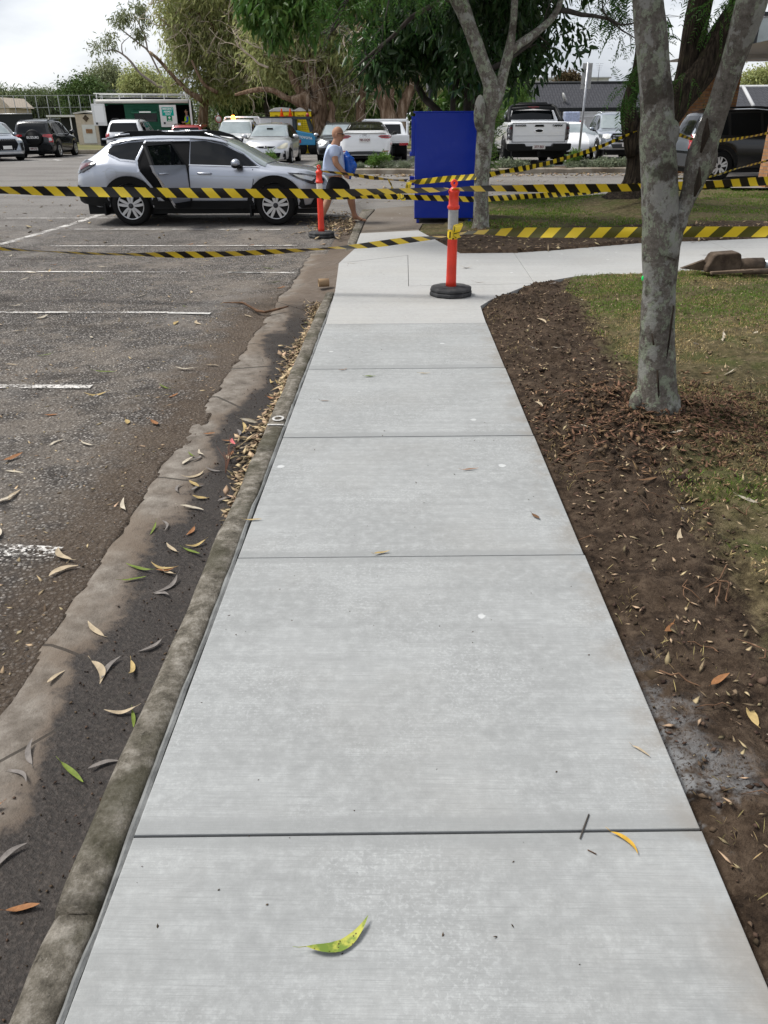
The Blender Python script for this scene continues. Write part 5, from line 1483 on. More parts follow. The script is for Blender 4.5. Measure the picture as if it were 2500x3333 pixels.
tape('striped tape from the back bollard passing behind the front bollard to the dark tree', pts((1047, 640, 14.7, 20), (1130, 640, 14.8, 25), (1217, 639, 14.95, 22), (1361, 643, 15.2, 10), (1456, 646, 15.2, 0), (1560, 649, 15.25, 0), (1620, 645, 15.5, 2), (1780, 635, 16.4, 4), (1900, 626, 17.0, 12), (2000, 613, 17.6, 35), (2075, 597, 18.0, 60)), seed=5)
tape('thin twisted tape from the back bollard head to the blue bin', pts((1049, 557, 14.73, 80), (1090, 562, 14.8, 60), (1137, 567, 14.9, 55), (1206, 578, 15.2, 52), (1268, 585, 15.5, 68), (1326, 587, 15.72, 60)), seed=6)
tape('short loose end of tape hanging beside the blue bin', pts((1262, 583, 15.45, 30), (1270, 596, 15.4, 15), (1280, 611, 15.3, 20), (1278, 622, 15.2, 50), (1290, 632, 15.2, 60)), seed=7)
tape('olive-backed tape stretched across the face of the blue bin', pts((1330, 588, 15.7, 70), (1352, 592, 15.66, 35), (1380, 590, 15.6, 5), (1446, 583, 15.3, 0), (1500, 579, 14.95, 0), (1550, 575, 14.62, 0)), seed=8, dark='tape_olive', flip=-1)
tape('tape rising from the slim trunk past the dual cab ute to the dark tree', pts((1570, 573, 14.62, 5), (1600, 568, 14.8, 15), (1642, 558, 15.0, 45), (1700, 549, 15.3, 30), (1759, 537, 15.8, 25), (1850, 512, 16.5, 25), (1948, 480, 17.3, 30), (2015, 451, 17.8, 40), (2073, 427, 18.15, 55)), seed=9)
tape('upper tape from the dark tree across the black SUV to the brick pier', pts((2150, 418, 18.3, 50), (2181, 427, 18.6, 48), (2246, 451, 19.4, 55), (2300, 459, 20.0, 60), (2351, 457, 20.6, 45), (2418, 449, 21.4, 40), (2510, 431, 22.3, 40)), seed=10, w=.085)
tape('lower tape from the dark tree under the black SUV to the brick pier', pts((2100, 590, 18.4, 50), (2179, 583, 18.9, 60), (2300, 577, 20.2, 55), (2398, 549, 21.2, 45), (2482, 527, 22.2, 45), (2560, 505, 22.8, 45)), seed=11, w=.085)
# knots
for q, lab, (px, py, Y) in ((1, 'yellow tape knot with loose tail on the front bollard post', (1488, 742, 8.80)), (2, 'crumpled tape knot beside the bin corner', (1330, 600, 15.62)), (3, 'folded tape bow where the strands meet by the bin', (1300, 640, 15.1))):
    p = at(px, py, Y); mb = MB(); rr = random.Random(q)
    for k in range(3):
        a = rr.uniform(-.5, .5); ln = .14
        d = Vector((math.sin(a) * .5, -.25, -math.cos(a))) if q != 3 else Vector((1, -.2, -.3 * k + .2))
        s_ = Vector((.05, .02, .01)) if q != 3 else Vector((0, .02, .05))
        vs = []
        for i in range(5):
            t = i / 4; c_ = p + d * (ln * (t - .3)) + Vector((.02 * math.sin(5 * t + k), -.02 * math.sin(4 * t), .015 * math.sin(6 * t)))
            vs += [c_ - s_ * (1 - .6 * t), c_ + s_ * (1 - .6 * t)]
        mb.add(vs, [(2 * i, 2 * i + 1, 2 * i + 3, 2 * i + 2) for i in range(4)], k % 2, True)
    o = mb.build('tape_knot', ['tape_yellow', 'tape_olive']); tag(o, lab, 'tape knot')

# ---------------------------------------------------------------- blue charity bin
t = thing('collection_bin', 'tall dark blue steel collection bin standing beside the slim trunk', 'collection bin', (0.84, 16.36, 0.0), R(-1.0))
bw, bd = 1.13, 1.08
mb = MB()
mb.box((0, 0, .99), (bw, bd, 1.82)); mb.build('cabinet', 'bin_blue', t, bevel=.012)
mb = MB(); mb.box((-.02, 0, 1.905), (bw + .03, bd + .02, .022)); mb.build('lid', 'bin_blue', t, bevel=.006)
mb = MB()
mb.box((-bw / 2 - .003, -.08, 1.50), (.02, .78, .56)); mb.build('chute_opening', 'cabin_dark', t)
mb = MB()
mb.box((-bw / 2 - .035, -.50, 1.50), (.07, .025, .62)); mb.box((-bw / 2 - .035, .36, 1.50), (.07, .025, .62)); mb.box((-bw / 2 - .035, -.07, 1.82), (.07, .86, .03)); mb.box((-bw / 2 - .05, -.07, 1.20), (.10, .86, .05)); mb.build('chute_frame', 'bin_blue', t, bevel=.005)
for z, h, y0 in ((1.06, .20, -.30), (.90, .10, -.33), (.74, .15, -.32), (.58, .12, -.33), (.42, .14, -.30), (.27, .16, -.32)):
    mb = MB(); mb.box((-bw / 2 - .006, y0, z), (.006, .26 if h < .15 else .34, h)); mb.build('notice_sticker', 'bin_label', t)
mb = MB(); mb.box((-bw / 2 - .05, .30, .70), (.10, .14, .16)); mb.build('lock_box', 'bin_blue', t, bevel=.008)
for sx in (-1, 1):
    for sy in (-1, 1):
        mb = MB(); mb.box((sx * .50, sy * .46, .04), (.05, .08, .08)); mb.build('foot', 'bin_blue', t)
mb = MB(); mb.box((0, -bd / 2 - .004, .082), (bw, .004, .02)); mb.build('skirt', 'dark_gutter', t)

# cardboard roll on the gutter
mb = MB(); p = gp(1054, 928, -.06)
rot = Matrix.Rotation(R(90), 3, 'Y') @ Matrix.Rotation(R(0), 3, 'Z')
mb.lathe([(.050, -.065), (.050, .065), (.043, .065), (.043, -.065), (.050, -.065)], 20, (p.x, p.y, p.z + .03), Matrix.Rotation(R(12), 3, 'Z') @ rot, cap=False)
tag(mb.build('cardboard_tube', 'cardboard'), 'short brown cardboard tube lying beside the end of the kerb', 'cardboard tube')

# ---------------------------------------------------------------- digging tools on the grass by the crossing path
pmat('muddy_steel', (0.115, 0.085, 0.060), 0.75, col2=(0.040, 0.028, 0.020), vscale=7, bump=0.5, bscale=30)
pmat('mud_pale', (0.17, 0.128, 0.092), 0.85, col2=(0.075, 0.052, 0.036), vscale=9, bump=0.6, bscale=25)
pmat('pipe_steel', (0.30, 0.335, 0.365), 0.35, 0.5, var=0.25, vscale=6)
t = thing('post_driver', 'muddy post hole digger with thick grey pipe handle lying by the path', 'digging tool', (4.02, 10.02, .045), R(3))
mb = MB()
mb.prism([(-.25, -.03), (-.24, .03), (-.17, .165), (-.14, .185), (.12, .20), (.16, .18), (.18, .10), (.18, -.03)], -.11, .11, lambda a, b, d: (a, d, b + .05)); mb.build('digger_jaw', 'muddy_steel', t, bevel=.018, seg=3)
mb = MB(); mb.tube([(.12, 0, .07), (.30, 0, .085), (.50, .01, .09)], [.085, .085, .08], 12); mb.build('collar', 'muddy_steel', t)
mb = MB(); mb.tube([(.48, .01, .085), (1.0, .03, .08), (2.6, .12, .07)], .060, 14); mb.build('pipe_handle', 'pipe_steel', t)
mb = MB(); mb.prism([(-.52, 0), (-.24, -.03), (-.24, .10)], -.03, .03, lambda a, b, d: (a, d + .03, b + .05)); mb.build('blade', 'muddy_steel', t)
t = thing('spade', 'muddy flat spade lying in front of the post hole digger', 'spade', (4.02, 9.80, .035), R(2))
mb = MB(); mb.prism([(-.22, -.03), (-.22, .03), (.20, .045), (.28, .03), (.28, -.03), (.20, -.045)], 0, .030, lambda a, b, d: (a, b, d + .02 + (a + .34) * .05)); mb.build('blade', 'mud_pale', t, bevel=.004)
mb = MB(); mb.tube([(.18, 0, .05), (.5, .01, .055)], .034, 10); mb.build('socket', 'muddy_steel', t)
mb = MB(); mb.tube([(.45, .01, .055), (2.4, .06, .05)], .027, 12); mb.build('shaft', 'pipe_steel', t)

# ---------------------------------------------------------------- sign posts
t = thing('sign_post', 'tall grey pole with the back of a rectangular sign, in the island bed', 'sign', (*at(1881, 531, 30.4)[:2], .26))
h = at(1900, 206, 30.4).z - .26
mb = MB(); mb.tube([(0, 0, 0), (0.02, 0, h + .02)], .04, 10); mb.build('pole', 'galv', t)
mb = MB(); mb.box((.02, .055, h - .38), (.34, .012, .78)); mb.build('sign_plate', 'sign_back', t, bevel=.005)
mb = MB(); mb.box((.02, .03, h - .15), (.16, .05, .05)); mb.box((.02, .03, h - .6), (.16, .05, .05)); mb.build('bracket', 'galv', t)
p = at(1402, 300, 26)
t = thing('black_pole', 'black pole with a narrow sign plate behind the blue bin', 'pole', (p.x, p.y, .08))
mb = MB(); mb.tube([(0, 0, 0), (0, 0, 4.4)], .07, 10); mb.build('pole', 'dark_gutter', t)
mb = MB(); mb.box((-.10, .02, 2.95), (.05, .10, 1.0)); mb.build('sign_plate', 'sign_back', t)
p = at(712, 388, 52)
t = thing('round_sign', 'round white sign with a red rim behind the service ute', 'sign', (p.x, p.y, .25))
mb = MB(); mb.tube([(0, 0, 0), (0, 0, p.z + .1)], .03, 8); mb.build('pole', 'galv', t)
rx = Matrix.Rotation(R(90), 3, 'X'); mb = MB(); mb.lathe([(.20, 0), (.20, .01)], 20, (0, -.04, p.z - .25), rx); mb.build('sign_face', 'sign_white', t)
mb = MB(); mb.lathe([(.205, 0), (.205, .02), (.16, .02), (.16, 0)], 20, (0, -.04, p.z - .25), rx, cap=False); mb.build('sign_rim', 'lamp_red', t)

# ---------------------------------------------------------------- house, fence and roofs on the right
hx0, hx1 = at(1640, 350, 55).x, at(2330, 350, 55).x
t = thing('tiled_house', 'long low house with dark grey tiled roof behind the pale fence', 'house', ((hx0 + hx1) / 2, 58.5, .25))
hw = (hx1 - hx0) / 2
mb = MB(); mb.box((0, 0, 1.15), (2 * hw - 1.2, 6, 2.3)); mb.build('wall', 'pale_render', t)
ez, rz_ = at(1800, 351, 55).z - .25, at(1800, 272, 58.5).z - .25
mb = MB()
mb.add([(-hw, -3.5, ez), (hw, -3.5, ez), (hw - .2, 0, rz_), (-hw + .2, 0, rz_), (-hw, 3.5, ez), (hw, 3.5, ez)], [(0, 1, 2, 3), (3, 2, 5, 4), (0, 3, 4), (1, 5, 2)])
mb.build('roof', 'roof_tile', t)
mb = MB(); mb.box((0, -3.5, ez - .10), (2 * hw + .1, .14, .20)); mb.build('eaves_gutter', 'dark_gutter', t)
mb = MB(); mb.tube([(-hw + .2, 0, rz_ + .02), (hw - .2, 0, rz_ + .02)], .10, 8); mb.build('ridge_capping', 'dark_gutter', t)
for fx in (-.45, -.12, .16, .42, .62):
    mb = MB(); mb.box((fx * hw, -3.02, 1.75), (1.5, .05, .9)); f = mb.build('window', 'glass_dark', t)
    mb = MB(); mb.box((fx * hw, -3.06, 2.22), (1.6, .05, .06)); mb.box((fx * hw, -3.06, 1.75), (.05, .05, .9)); mb.build('frame', 'sign_back', f)
p = at(1833, 318, 56)
mb = MB(); mb.ball((p.x - (hx0 + hx1) / 2, p.y - 58.5 - .4, p.z - .25), (.09, .26, .30), 16, 12, rot=Matrix.Rotation(R(-24), 3, 'Y')); d_ = mb.build('satellite_dish', 'sign_back', t)
mb = MB(); mb.tube([(p.x - (hx0 + hx1) / 2, p.y - 58.5, p.z - .9), (p.x - (hx0 + hx1) / 2, p.y - 58.5 - .3, p.z - .25)], .03, 6); mb.build('dish_arm', 'galv', d_)
p0 = at(1945, 275, 58.5)
mb = MB(); ax = p0.x - (hx0 + hx1) / 2; mb.tube([(ax, 0, rz_ - .1), (ax, 0, rz_ + 1.15)], .025, 6)
for k, l_ in enumerate((.5, .4, .34, .3)):
    mb.bar((ax - l_ / 2, 0, rz_ + 1.12 - k * .12), (ax + l_ / 2, 0, rz_ + 1.12 - k * .12), .014)
mb.build('television_aerial', 'galv', t)
fx0, fx1 = at(1830, 400, 46).x, at(2330, 400, 46).x
t = thing('paling_fence', 'pale grey panel fence with green strip before the tiled house', 'fence', ((fx0 + fx1) / 2, 46, .25))
mb = MB(); fh = at(1950, 366, 46).z - .25
n = int((fx1 - fx0) / .1)
mb.box((0, 0, fh / 2), (fx1 - fx0, .03, fh))
for k in range(0, n, 1):
    mb.box((-(fx1 - fx0) / 2 + k * .1, -.022, fh * .43), (.05, .02, fh * .84))
mb.build('panel', 'fence_pale', t)
mb = MB(); mb.box((0, -.03, fh * .90), (fx1 - fx0, .05, .05)); mb.box((0, -.02, fh + .02), (fx1 - fx0, .07, .05)); mb.build('rail', 'pale_render', t)
p = at(1893, 397, 46); mb = MB(); mb.box((p.x - (fx0 + fx1) / 2, -.06, p.z - .25), (.36, .012, .22)); nt_ = mb.build('notice', 'sign_white', t)
mb = MB(); mb.box((p.x - (fx0 + fx1) / 2 - .08, -.07, p.z - .22), (.10, .012, .08)); mb.build('notice_mark', 'lamp_red', nt_)
p = at(1858, 402, 44); mb = MB(); mb.box((p.x, p.y, 1.2), (.75, .6, 1.9)); t2 = mb.build('wheelie_bin', 'bin_label', bevel=.05); tag(t2, 'pale blue cabinet at the end of the panel fence', 'cabinet')
# flat-roofed building further back
p0, p1 = at(1730, 255, 86), at(1990, 255, 86)
t = thing('flat_building', 'long pale flat-roofed building behind the tiled house', 'building', ((p0.x + p1.x) / 2, 92, .3))
mb = MB(); mb.box((0, 0, (p0.z - .3) / 2), (p1.x - p0.x, 10, p0.z - .3)); mb.build('wall', 'pale_render', t)
mb = MB(); mb.box((0, 0, p0.z - .3 + .05), (p1.x - p0.x + .4, 10.4, .12)); mb.build('parapet', 'fascia_grey', t)
# hip roof at right
p0, p1 = at(2330, 348, 44), at(2620, 348, 44)
t = thing('hip_roof_house', 'house with bluish grey tiled hip roof seen under the carport beam', 'house', (p1.x - 1, 48, .2))
rz2 = at(2450, 284, 48).z - .2; ez2 = p0.z - .2; x0 = at(2385, 348, 44).x - p1.x + 1
mb = MB(); mb.box(((x0 + 8) / 2, 0, ez2 / 2), (8 - x0 - 1, 6, ez2)); mb.build('wall', 'brick', t)
mb = MB(); mb.add([(x0, -4, ez2), (8, -4, ez2), (8, 0, rz2), (x0 + 1.2, 0, rz2), (x0, 4, ez2), (8, 4, ez2)], [(0, 1, 2, 3), (3, 2, 5, 4), (0, 3, 4), (1, 5, 2)]); mb.build('roof', 'roof_tile', t)
mb = MB(); mb.tube([(at(2418, 284, 48).x - p1.x + 1, -.05, rz2 + .02), (at(2452, 348, 44).x - p1.x + 1, -4, ez2 + .02)], .09, 8); mb.tube([(x0 + 1.2, 0, rz2 + .02), (8, 0, rz2 + .02)], .09, 8); mb.build('ridge_capping', 'fascia_grey', t)
mb = MB(); mb.box((x0 / 2 + 4, -4, ez2 - .1), (8 - x0, .14, .2)); mb.build('eaves_gutter', 'dark_gutter', t)

# brick carport at the right edge
t = thing('carport', 'brick piered carport building with pale fascia at the right edge', 'carport', (14.4, 27.5, .1))
o_ = Vector((14.4, 27.5, .1))
pl, pr = at(2228, 250, 29.2), at(2412, 250, 29.2)
zt = at(2300, 205, 29.2).z
mb = MB(); mb.box(((pl.x + pr.x) / 2 - o_.x, 1.9, (zt - .1) / 2), (pr.x - pl.x, .45, zt - .1)); mb.build('brick_pier', 'brick', t)
pl = at(2513, 500, 22.6)
mb = MB(); mb.box((pl.x + .35 - o_.x, 22.9 - o_.y, (zt - .1) / 2), (.7, .55, zt - .1)); mb.build('brick_pier', 'brick', t)
mb = MB(); mb.tube([(pl.x + .62 - o_.x, 22.55 - o_.y, 0), (pl.x + .62 - o_.x, 22.55 - o_.y, zt)], .05, 8); mb.build('downpipe', 'white_trim', t)
# roof slab with deep fascia: soffit at zt, raking parapet above
xl = at(2240, 190, 27.3).x - o_.x
mb = MB()
mb.add([(xl, -.5, zt - .02), (xl, 2.6, zt - .02), (9, 2.6, zt - .02), (9, -6, zt - .02), (pl.x - o_.x - .8, -6, zt - .02), (pl.x - o_.x - .8, -.5, zt - .02)], [(0, 1, 2, 3, 4, 5)]); mb.build('soffit', 'soffit', t)
zf = at(2350, 120, 26.9).z
mb = MB(); mb.prism([(xl, zt - .12), (9, zt - .12), (9, zt + 2.6), (4.2, zt + 2.3), (xl, zt + .62)], -.62, -.5, lambda a, b, d: (a, d, b)); mb.build('fascia', 'fascia_grey', t)
mb = MB(); mb.box((xl + 5.4, -.70, zt + .02), (9.4, .10, .26)); mb.build('beam', 'soffit', t, bevel=.01)
p0, p1 = at(2465, 45, 26.8), at(2560, 185, 26.8)
mb = MB(); cx, cz = (p0.x + p1.x) / 2 - o_.x, (p0.z + p1.z) / 2 - .1; ww, hh = p1.x - p0.x, p0.z - p1.z
mb.box((cx, -.66, cz), (ww - .2, .03, hh - .2)); wdw = mb.build('window', 'glass_clear', t)
mb = MB(); mb.box((cx - ww / 2 + .06, -.68, cz), (.13, .08, hh)); mb.box((cx, -.68, cz - hh / 2 + .05), (ww, .08, .11)); mb.box((cx + ww / 2, -.68, cz), (.1, .08, hh)); mb.box((cx, -.68, cz + hh / 2), (ww, .08, .1)); mb.build('frame', 'dark_gutter', wdw)
mb = MB(); mb.box((3.0, 3.4, 1.35), (9.6, .2, 2.7)); mb.build('rear_wall', 'pale_render', t) if False else None

# ---------------------------------------------------------------- green caravan with serving hatch
t = thing('site_caravan', 'green corrugated site caravan with open white doors and roof rack', 'caravan', (*at(318, 400, 47.6)[:2], .25), R(11))
L_ = 5.15; U = lambda px: (px - 318) / 289 * L_
V = lambda py: 1.75 + (397 - py) * 48.2 / 3147 - .25
top, flo = V(324), .50
mb = MB()
zz = flo; vs = []
while zz < top:
    vs += [(zz, 0.0), (zz + .035, -.02), (zz + .07, 0.0)]; zz += .07
m = len(vs)
xs_ = [(U(405), U(432)), (U(500), U(512))]
for a, b2, z0, z1 in ((0, U(356), V(340), top), (U(356), U(404), V(336), top), (U(404), U(432), flo, top), (U(432), U(500), flo, V(391)), (U(432), U(500), V(360), top), (U(500), U(562), flo, top), (U(562), U(606), V(338), top)):
    rr_ = [(z, y) for z, y in vs if z0 <= z <= z1]
    if len(rr_) > 1:
        mb.add([(x, y, z) for z, y in rr_ for x in (a, b2)], [(2 * i, 2 * i + 1, 2 * i + 3, 2 * i + 2) for i in range(len(rr_) - 1)])
mb.build('corrugated_wall', 'caravan_green', t)
mb = MB(); mb.box((L_ / 2, 2.2, (top + flo) / 2), (L_ - .06, .06, top - flo)); mb.box((L_ / 2, 1.1, flo - .06), (L_, 2.2, .12)); mb.box((L_ / 2, 1.1, top), (L_, 2.24, .06)); mb.box((0.02, 1.1, (top + flo) / 2), (.05, 2.1, top - flo)); mb.box((L_ / 2, 1.3, 1.2), (.05, 1.6, 1.6)); mb.build('shell', 'shade_cloth', t)
mb = MB(); mb.box((L_ + .01, 1.1, (top + flo) / 2), (.04, 2.2, top - flo)); mb.build('end_wall', 'caravan_end', t)
mb = MB(); mb.box((L_ - .03, -.03, (top + flo) / 2 + .02), (.10, .06, top - flo + .1)); mb.box((.03, -.03, top - .05), (.12, .06, .3)); mb.build('corner_post', 'white_trim', t)
mb = MB(); mb.tube([(.10, -.10, top - .02), (L_ - .12, -.10, top - .02)], .095, 12); mb.build('rolled_awning', 'canvas', t)
mb = MB()
for yy_ in (0.05, 2.1):
    mb.tube([(.0, yy_, top + .36), (L_ - .1, yy_, top + .32)], .028, 6)
    for k in range(5):
        mb.tube([(.15 + k * 1.2, yy_, top), (.15 + k * 1.2, yy_, top + .34)], .028, 6)
mb.tube([(.1, 0.05, top + .2), (L_ - .1, 0.05, top + .18)], .012, 5); mb.build('roof_rack', 'white_trim', t)
mb = MB(); mb.tube([(.5, 1, top + .1), (2.2, 1, top + .2), (4.6, 1.1, top + .1)], .07, 6); mb.build('rack_load', 'dark_gutter', t)
mb = MB(); mb.box((U(466), -.02, V(375.5)), (U(500) - U(432), .03, V(360) - V(391))); wn = mb.build('hatch_window', 'glass_dark', t)
mb = MB(); mb.prism([(0, 0), (-.34, -.12), (-.34, -.09), (0, .04)], U(425), U(502), lambda a, b, d: (d, a - .02, V(356) + b)); mb.build('hatch_flap', 'caravan_green', t)
mb = MB(); mb.box((U(466) + .02, -.36, V(356) - .06), (.62, .01, .06)); mb.build('hatch_label', 'sign_white', t)
# doors: leaf, board, latch
d1 = MB(); d1.box((U(332) - .05, -.34, (V(333) + V(403)) / 2), (.80, .05, V(333) - V(403)), Matrix.Rotation(R(-22), 3, 'Z')); dd1 = d1.build('door', 'white_trim', t, bevel=.01)
b2 = MB(); b2.box((U(333) - .05, -.375, (V(339) + V(392)) / 2), (.54, .012, V(339) - V(392)), Matrix.Rotation(R(-22), 3, 'Z')); b2.build('whiteboard', 'bin_label', dd1) if False else b2.build('whiteboard', 'sign_white', dd1)
d1 = MB(); d1.box((U(536), -.08, (V(337) + V(409)) / 2), (U(562) - U(511), .05, V(337) - V(409)), Matrix.Rotation(R(-3), 3, 'Z')); dd2 = d1.build('door', 'white_trim', t, bevel=.01)
b2 = MB(); b2.box((U(535.5), -.115, V(358.5)), (.64, .012, .42)); sg_ = b2.build('assembly_sign', 'sign_teal', dd2)
for wd, zz_ in (('EMERGENCY', 350), ('ASSEMBLY', 359), ('POINT', 367.5)):
    text('sign_lettering', wd, .125, 'sign_white', t, (U(535.5), -.125, V(zz_)), (1, 0, 0), (0, 0, 1), sx=.80, bold=.003)
b2 = MB(); b2.box((U(538), -.115, V(381.5)), (.30, .012, .27)); b2.build('pictogram_sign', 'sign_green', dd2)
b2 = MB(); b2.box((U(538), -.125, V(378.5)), (.05, .012, .13)); b2.box((U(538), -.125, V(378.5)), (.13, .012, .05)); b2.box((U(538), -.125, V(387)), (.18, .012, .03)); b2.build('pictogram', 'sign_white', dd2)
b2 = MB(); b2.box((U(538), -.11, V(396)), (.32, .02, .12)); b2.build('letter_tray', 'canvas', dd2)
for dx_, dd_, yy_ in ((U(322) - .05, dd1, -.38), (U(522), dd2, -.12)):
    b2 = MB(); b2.box((dx_, yy_, V(396)), (.10, .03, .10)); b2.build('latch', 'dark_gutter', dd_)
for sx in (1.5, 3.6):
    mb = MB(); mb.lathe([(.33, -.1), (.33, .1)], 20, (sx, .16, .33), rx); mb.build('wheel', 'tyre_rubber', t)
CARAVAN = (at(318, 400, 47.6), R(11), U, V)

# portable toilets, loader, covered trailer and cones behind the hatch
for k, (a, b2, lab) in enumerate(((878, 954, 'left yellow portable toilet with white domed roof behind the cars'), (958, 1012, 'right yellow portable toilet with white domed roof behind the loader'))):
    p0, p1 = at(a, 360, 46.5 - k * .2), at(b2, 360, 46.5 - k * .2)
    zt2 = at(900, 363, 46.5).z - .2; w_ = p1.x - p0.x
    t = thing('portable_toilet', lab, 'portable toilet', ((p0.x + p1.x) / 2, p0.y + .6, .2), R(0), 'yellow portable toilets')
    mb = MB(); mb.box((0, 0, zt2 / 2), (w_, 1.15, zt2)); mb.build('cabin', 'toilet_yellow', t, bevel=.03)
    mb = MB(); mb.box((0, -.60, zt2 / 2), (w_ - .3, .04, zt2 - .25)); dr_ = mb.build('door', 'toilet_yellow', t, bevel=.02)
    for q in (-.3, 0, .3):
        mb = MB(); mb.box((q * w_ / 1.3, -.625, zt2 - .20), (.16, .02, .06)); mb.build('vent', 'toilet_yellow_dark', dr_)
    mb = MB(); mb.box((0, -.625, zt2 - .38), (w_ - .5, .02, .03)); mb.build('vent_slot', 'toilet_yellow_dark', dr_)
    mb = MB(); mb.prism([(-w_ / 2 - .04, 0), (-w_ / 2 - .04, .05), (-w_ / 2 + .25, .17), (0, .20), (w_ / 2 - .25, .17), (w_ / 2 + .04, .05), (w_ / 2 + .04, 0)], -.64, .62, lambda a_, b_, d_: (a_, d_, b_ + zt2)); mb.build('roof', 'canvas', t, bevel=.02)
p0, p1 = at(952, 384, 44.5), at(1028, 450, 44.5)
t = thing('skid_loader', 'blue and black loader with caged cab between the hatch and the toilets', 'loader', (p0.x, p0.y, .2))
wl = at(1012, 400, 44.5).x - p0.x; hl = p0.z - .2; bl = at(980, 423, 44.5).z - .2; xr = p1.x - p0.x
mb = MB(); mb.bar((.07, 0, 0.6), (.07, 0, hl), .16); mb.bar((wl, 0, bl - .1), (wl - .18, 0, hl), .14); mb.box((wl / 2 - .03, .3, hl), (wl, .9, .12)); mb.bar((.07, .8, .6), (.07, .8, hl), .1); mb.bar((wl, .8, bl), (wl - .18, .8, hl), .1); mb.build('cab_frame', 'loader_grey', t)
mb = MB()
for k in range(6):
    mb.bar((.42 + k * .12, .78, bl), (.42 + k * .12, .78, hl - .1), .014)
    mb.bar((.12, .78, bl + k * .1), (wl - .1, .78, bl + k * .1), .014)
mb.build('cab_mesh', 'toilet_yellow_dark', t)
mb = MB(); mb.prism([(.0, .5), (.0, bl), (xr - .1, bl - .18), (xr, bl - .30), (xr, .5)], -.35, .9, lambda a, b, d: (a, d, b)); bd_ = mb.build('body', 'blue_paint', t, bevel=.03)
text('side_lettering', 'TOYOTA', .15, 'sign_white', bd_, (xr * .58, -.36, bl - .36), (1, 0, -.12), (.12, 0, 1), sx=1.1, bold=.004)
mb = MB(); mb.box((.28, -.37, bl - .52), (.30, .03, .16)); mb.build('tail_lamp', 'lamp_red', t)
mb = MB(); mb.lathe([(.09, 0), (.08, .12), (.03, .18)], 12, (.78, .1, hl + .06)); mb.build('beacon', 'lamp_red', t)
mb = MB(); mb.box((.36, -.15, hl - .28), (.14, .05, .11)); mb.build('work_light', 'sign_white', t)
for sx in (.35, 1.1):
    mb = MB(); mb.lathe([(.36, -.12), (.36, .12)], 18, (sx, -.2, .36), rx); mb.build('wheel', 'tyre_rubber', t)
p0, p1 = at(826, 392, 45.6), at(955, 392, 45.6); zt3 = at(880, 383.5, 45.6).z
t = thing('box_trailer', 'low grey covered trailer behind the silver hatch roof', 'trailer', ((p0.x + p1.x) / 2, p0.y + .8, .2))
mb = MB(); mb.box((0, 0, (zt3 - .2 + .5) / 2), (p1.x - p0.x, 1.6, zt3 - .2 - .5)); mb.build('body', 'fascia_grey', t, bevel=.02)
mb = MB(); mb.box((.1, 0, zt3 - .2 + .03), (p1.x - p0.x + .1, 1.7, .06)); mb.build('lid', 'dark_gutter', t)
for sg in (-1, 1):
    mb = MB(); mb.lathe([(.32, -.1), (.32, .1)], 18, (sg * .4, -.78, .32), rx); mb.build('wheel', 'tyre_rubber', t)
for k, (px, lab) in enumerate(((912, 'left orange traffic cone on the covered trailer lid'), (940, 'right orange traffic cone on the covered trailer lid'))):
    p = at(px, 391, 45.2); t = thing('traffic_cone', lab, 'cone', (p.x, p0.y + .35, zt3 + .06), 0, 'cones on the trailer')
    mb = MB(); mb.lathe([(.10, .02), (.03, .36), (.02, .37)], 14); mb.build('cone_body', 'cone_orange', t)
    mb = MB(); mb.box((0, 0, .015), (.26, .26, .03)); mb.build('cone_base', 'cone_orange', t)

# ---------------------------------------------------------------- court fence and sheds far left
cols = [-55, -18, 17, 52, 90, 123, 160, 196, 230, 264, 299, 334, 370, 405, 440]
t = thing('court_fence', 'tall wire court fence of grey posts beyond the parked cars', 'fence', (0, 75, .3))
ztop = at(150, 310, 75).z - .3
for px in cols:
    x = at(px, 360, 75).x
    mb = MB(); mb.tube([(x, 0, 0), (x, 0, ztop)], .034, 6); mb.build('post', 'fence_grey', t)
x0, x1 = at(cols[0], 360, 75).x, at(cols[-1], 360, 75).x
for py in (311, 350, 387):
    z = at(150, py, 75).z - .3
    mb = MB(); mb.tube([(x0, 0, z), (x1, 0, z)], .024, 6); mb.build('rail', 'fence_grey', t)
mb = MB()
for k in range(60):
    x = x0 + (x1 - x0) * k / 60
    mb.bar((x, .03, 0), (x, .03, ztop), .006)
mb.build('wire_mesh', 'fence_grey', t)
p0, p1 = at(243, 372, 66), at(312, 372, 66)
t = thing('cream_shed', 'cream shed with a white roller door left of the caravan', 'shed', ((p0.x + p1.x) / 2, 68, .3))
w_ = p1.x - p0.x; h_ = p0.z - .3
mb = MB(); mb.box((0, 0, h_ / 2), (w_, 4, h_)); mb.build('wall', 'cream_render', t)
mb = MB(); mb.prism([(-w_ / 2 - .1, 0), (0, .10), (w_ / 2 + .1, 0), (w_ / 2 + .1, .1), (0, .24), (-w_ / 2 - .1, .1)], -2.1, 2.1, lambda a, b, d: (a, d, b + h_)); mb.build('roof', 'soffit', t)
mb = MB(); mb.box((.1, -2.02, .75), (w_ * .62, .05, 1.3)); mb.build('roller_door', 'white_trim', t)
mb = MB(); mb.box((.12, -2.06, .95), (w_ * .3, .03, .3)); mb.build('door_mural', 'brick', t)
mb = MB(); mb.box((0, -2.03, h_ - .28), (.34, .04, .34), Matrix.Rotation(R(45), 3, 'Y')); mb.build('emblem', 'muddy_steel', t)
p0, p1 = at(158, 378, 70), at(236, 378, 70)
t = thing('white_awning', 'low white roofed shelter behind the court fence', 'shelter', ((p0.x + p1.x) / 2, 71, .3)); w_ = p1.x - p0.x; h_ = p0.z - .3
mb = MB(); mb.box((0, 0, h_), (w_, 3, .14)); mb.build('roof', 'white_trim', t)
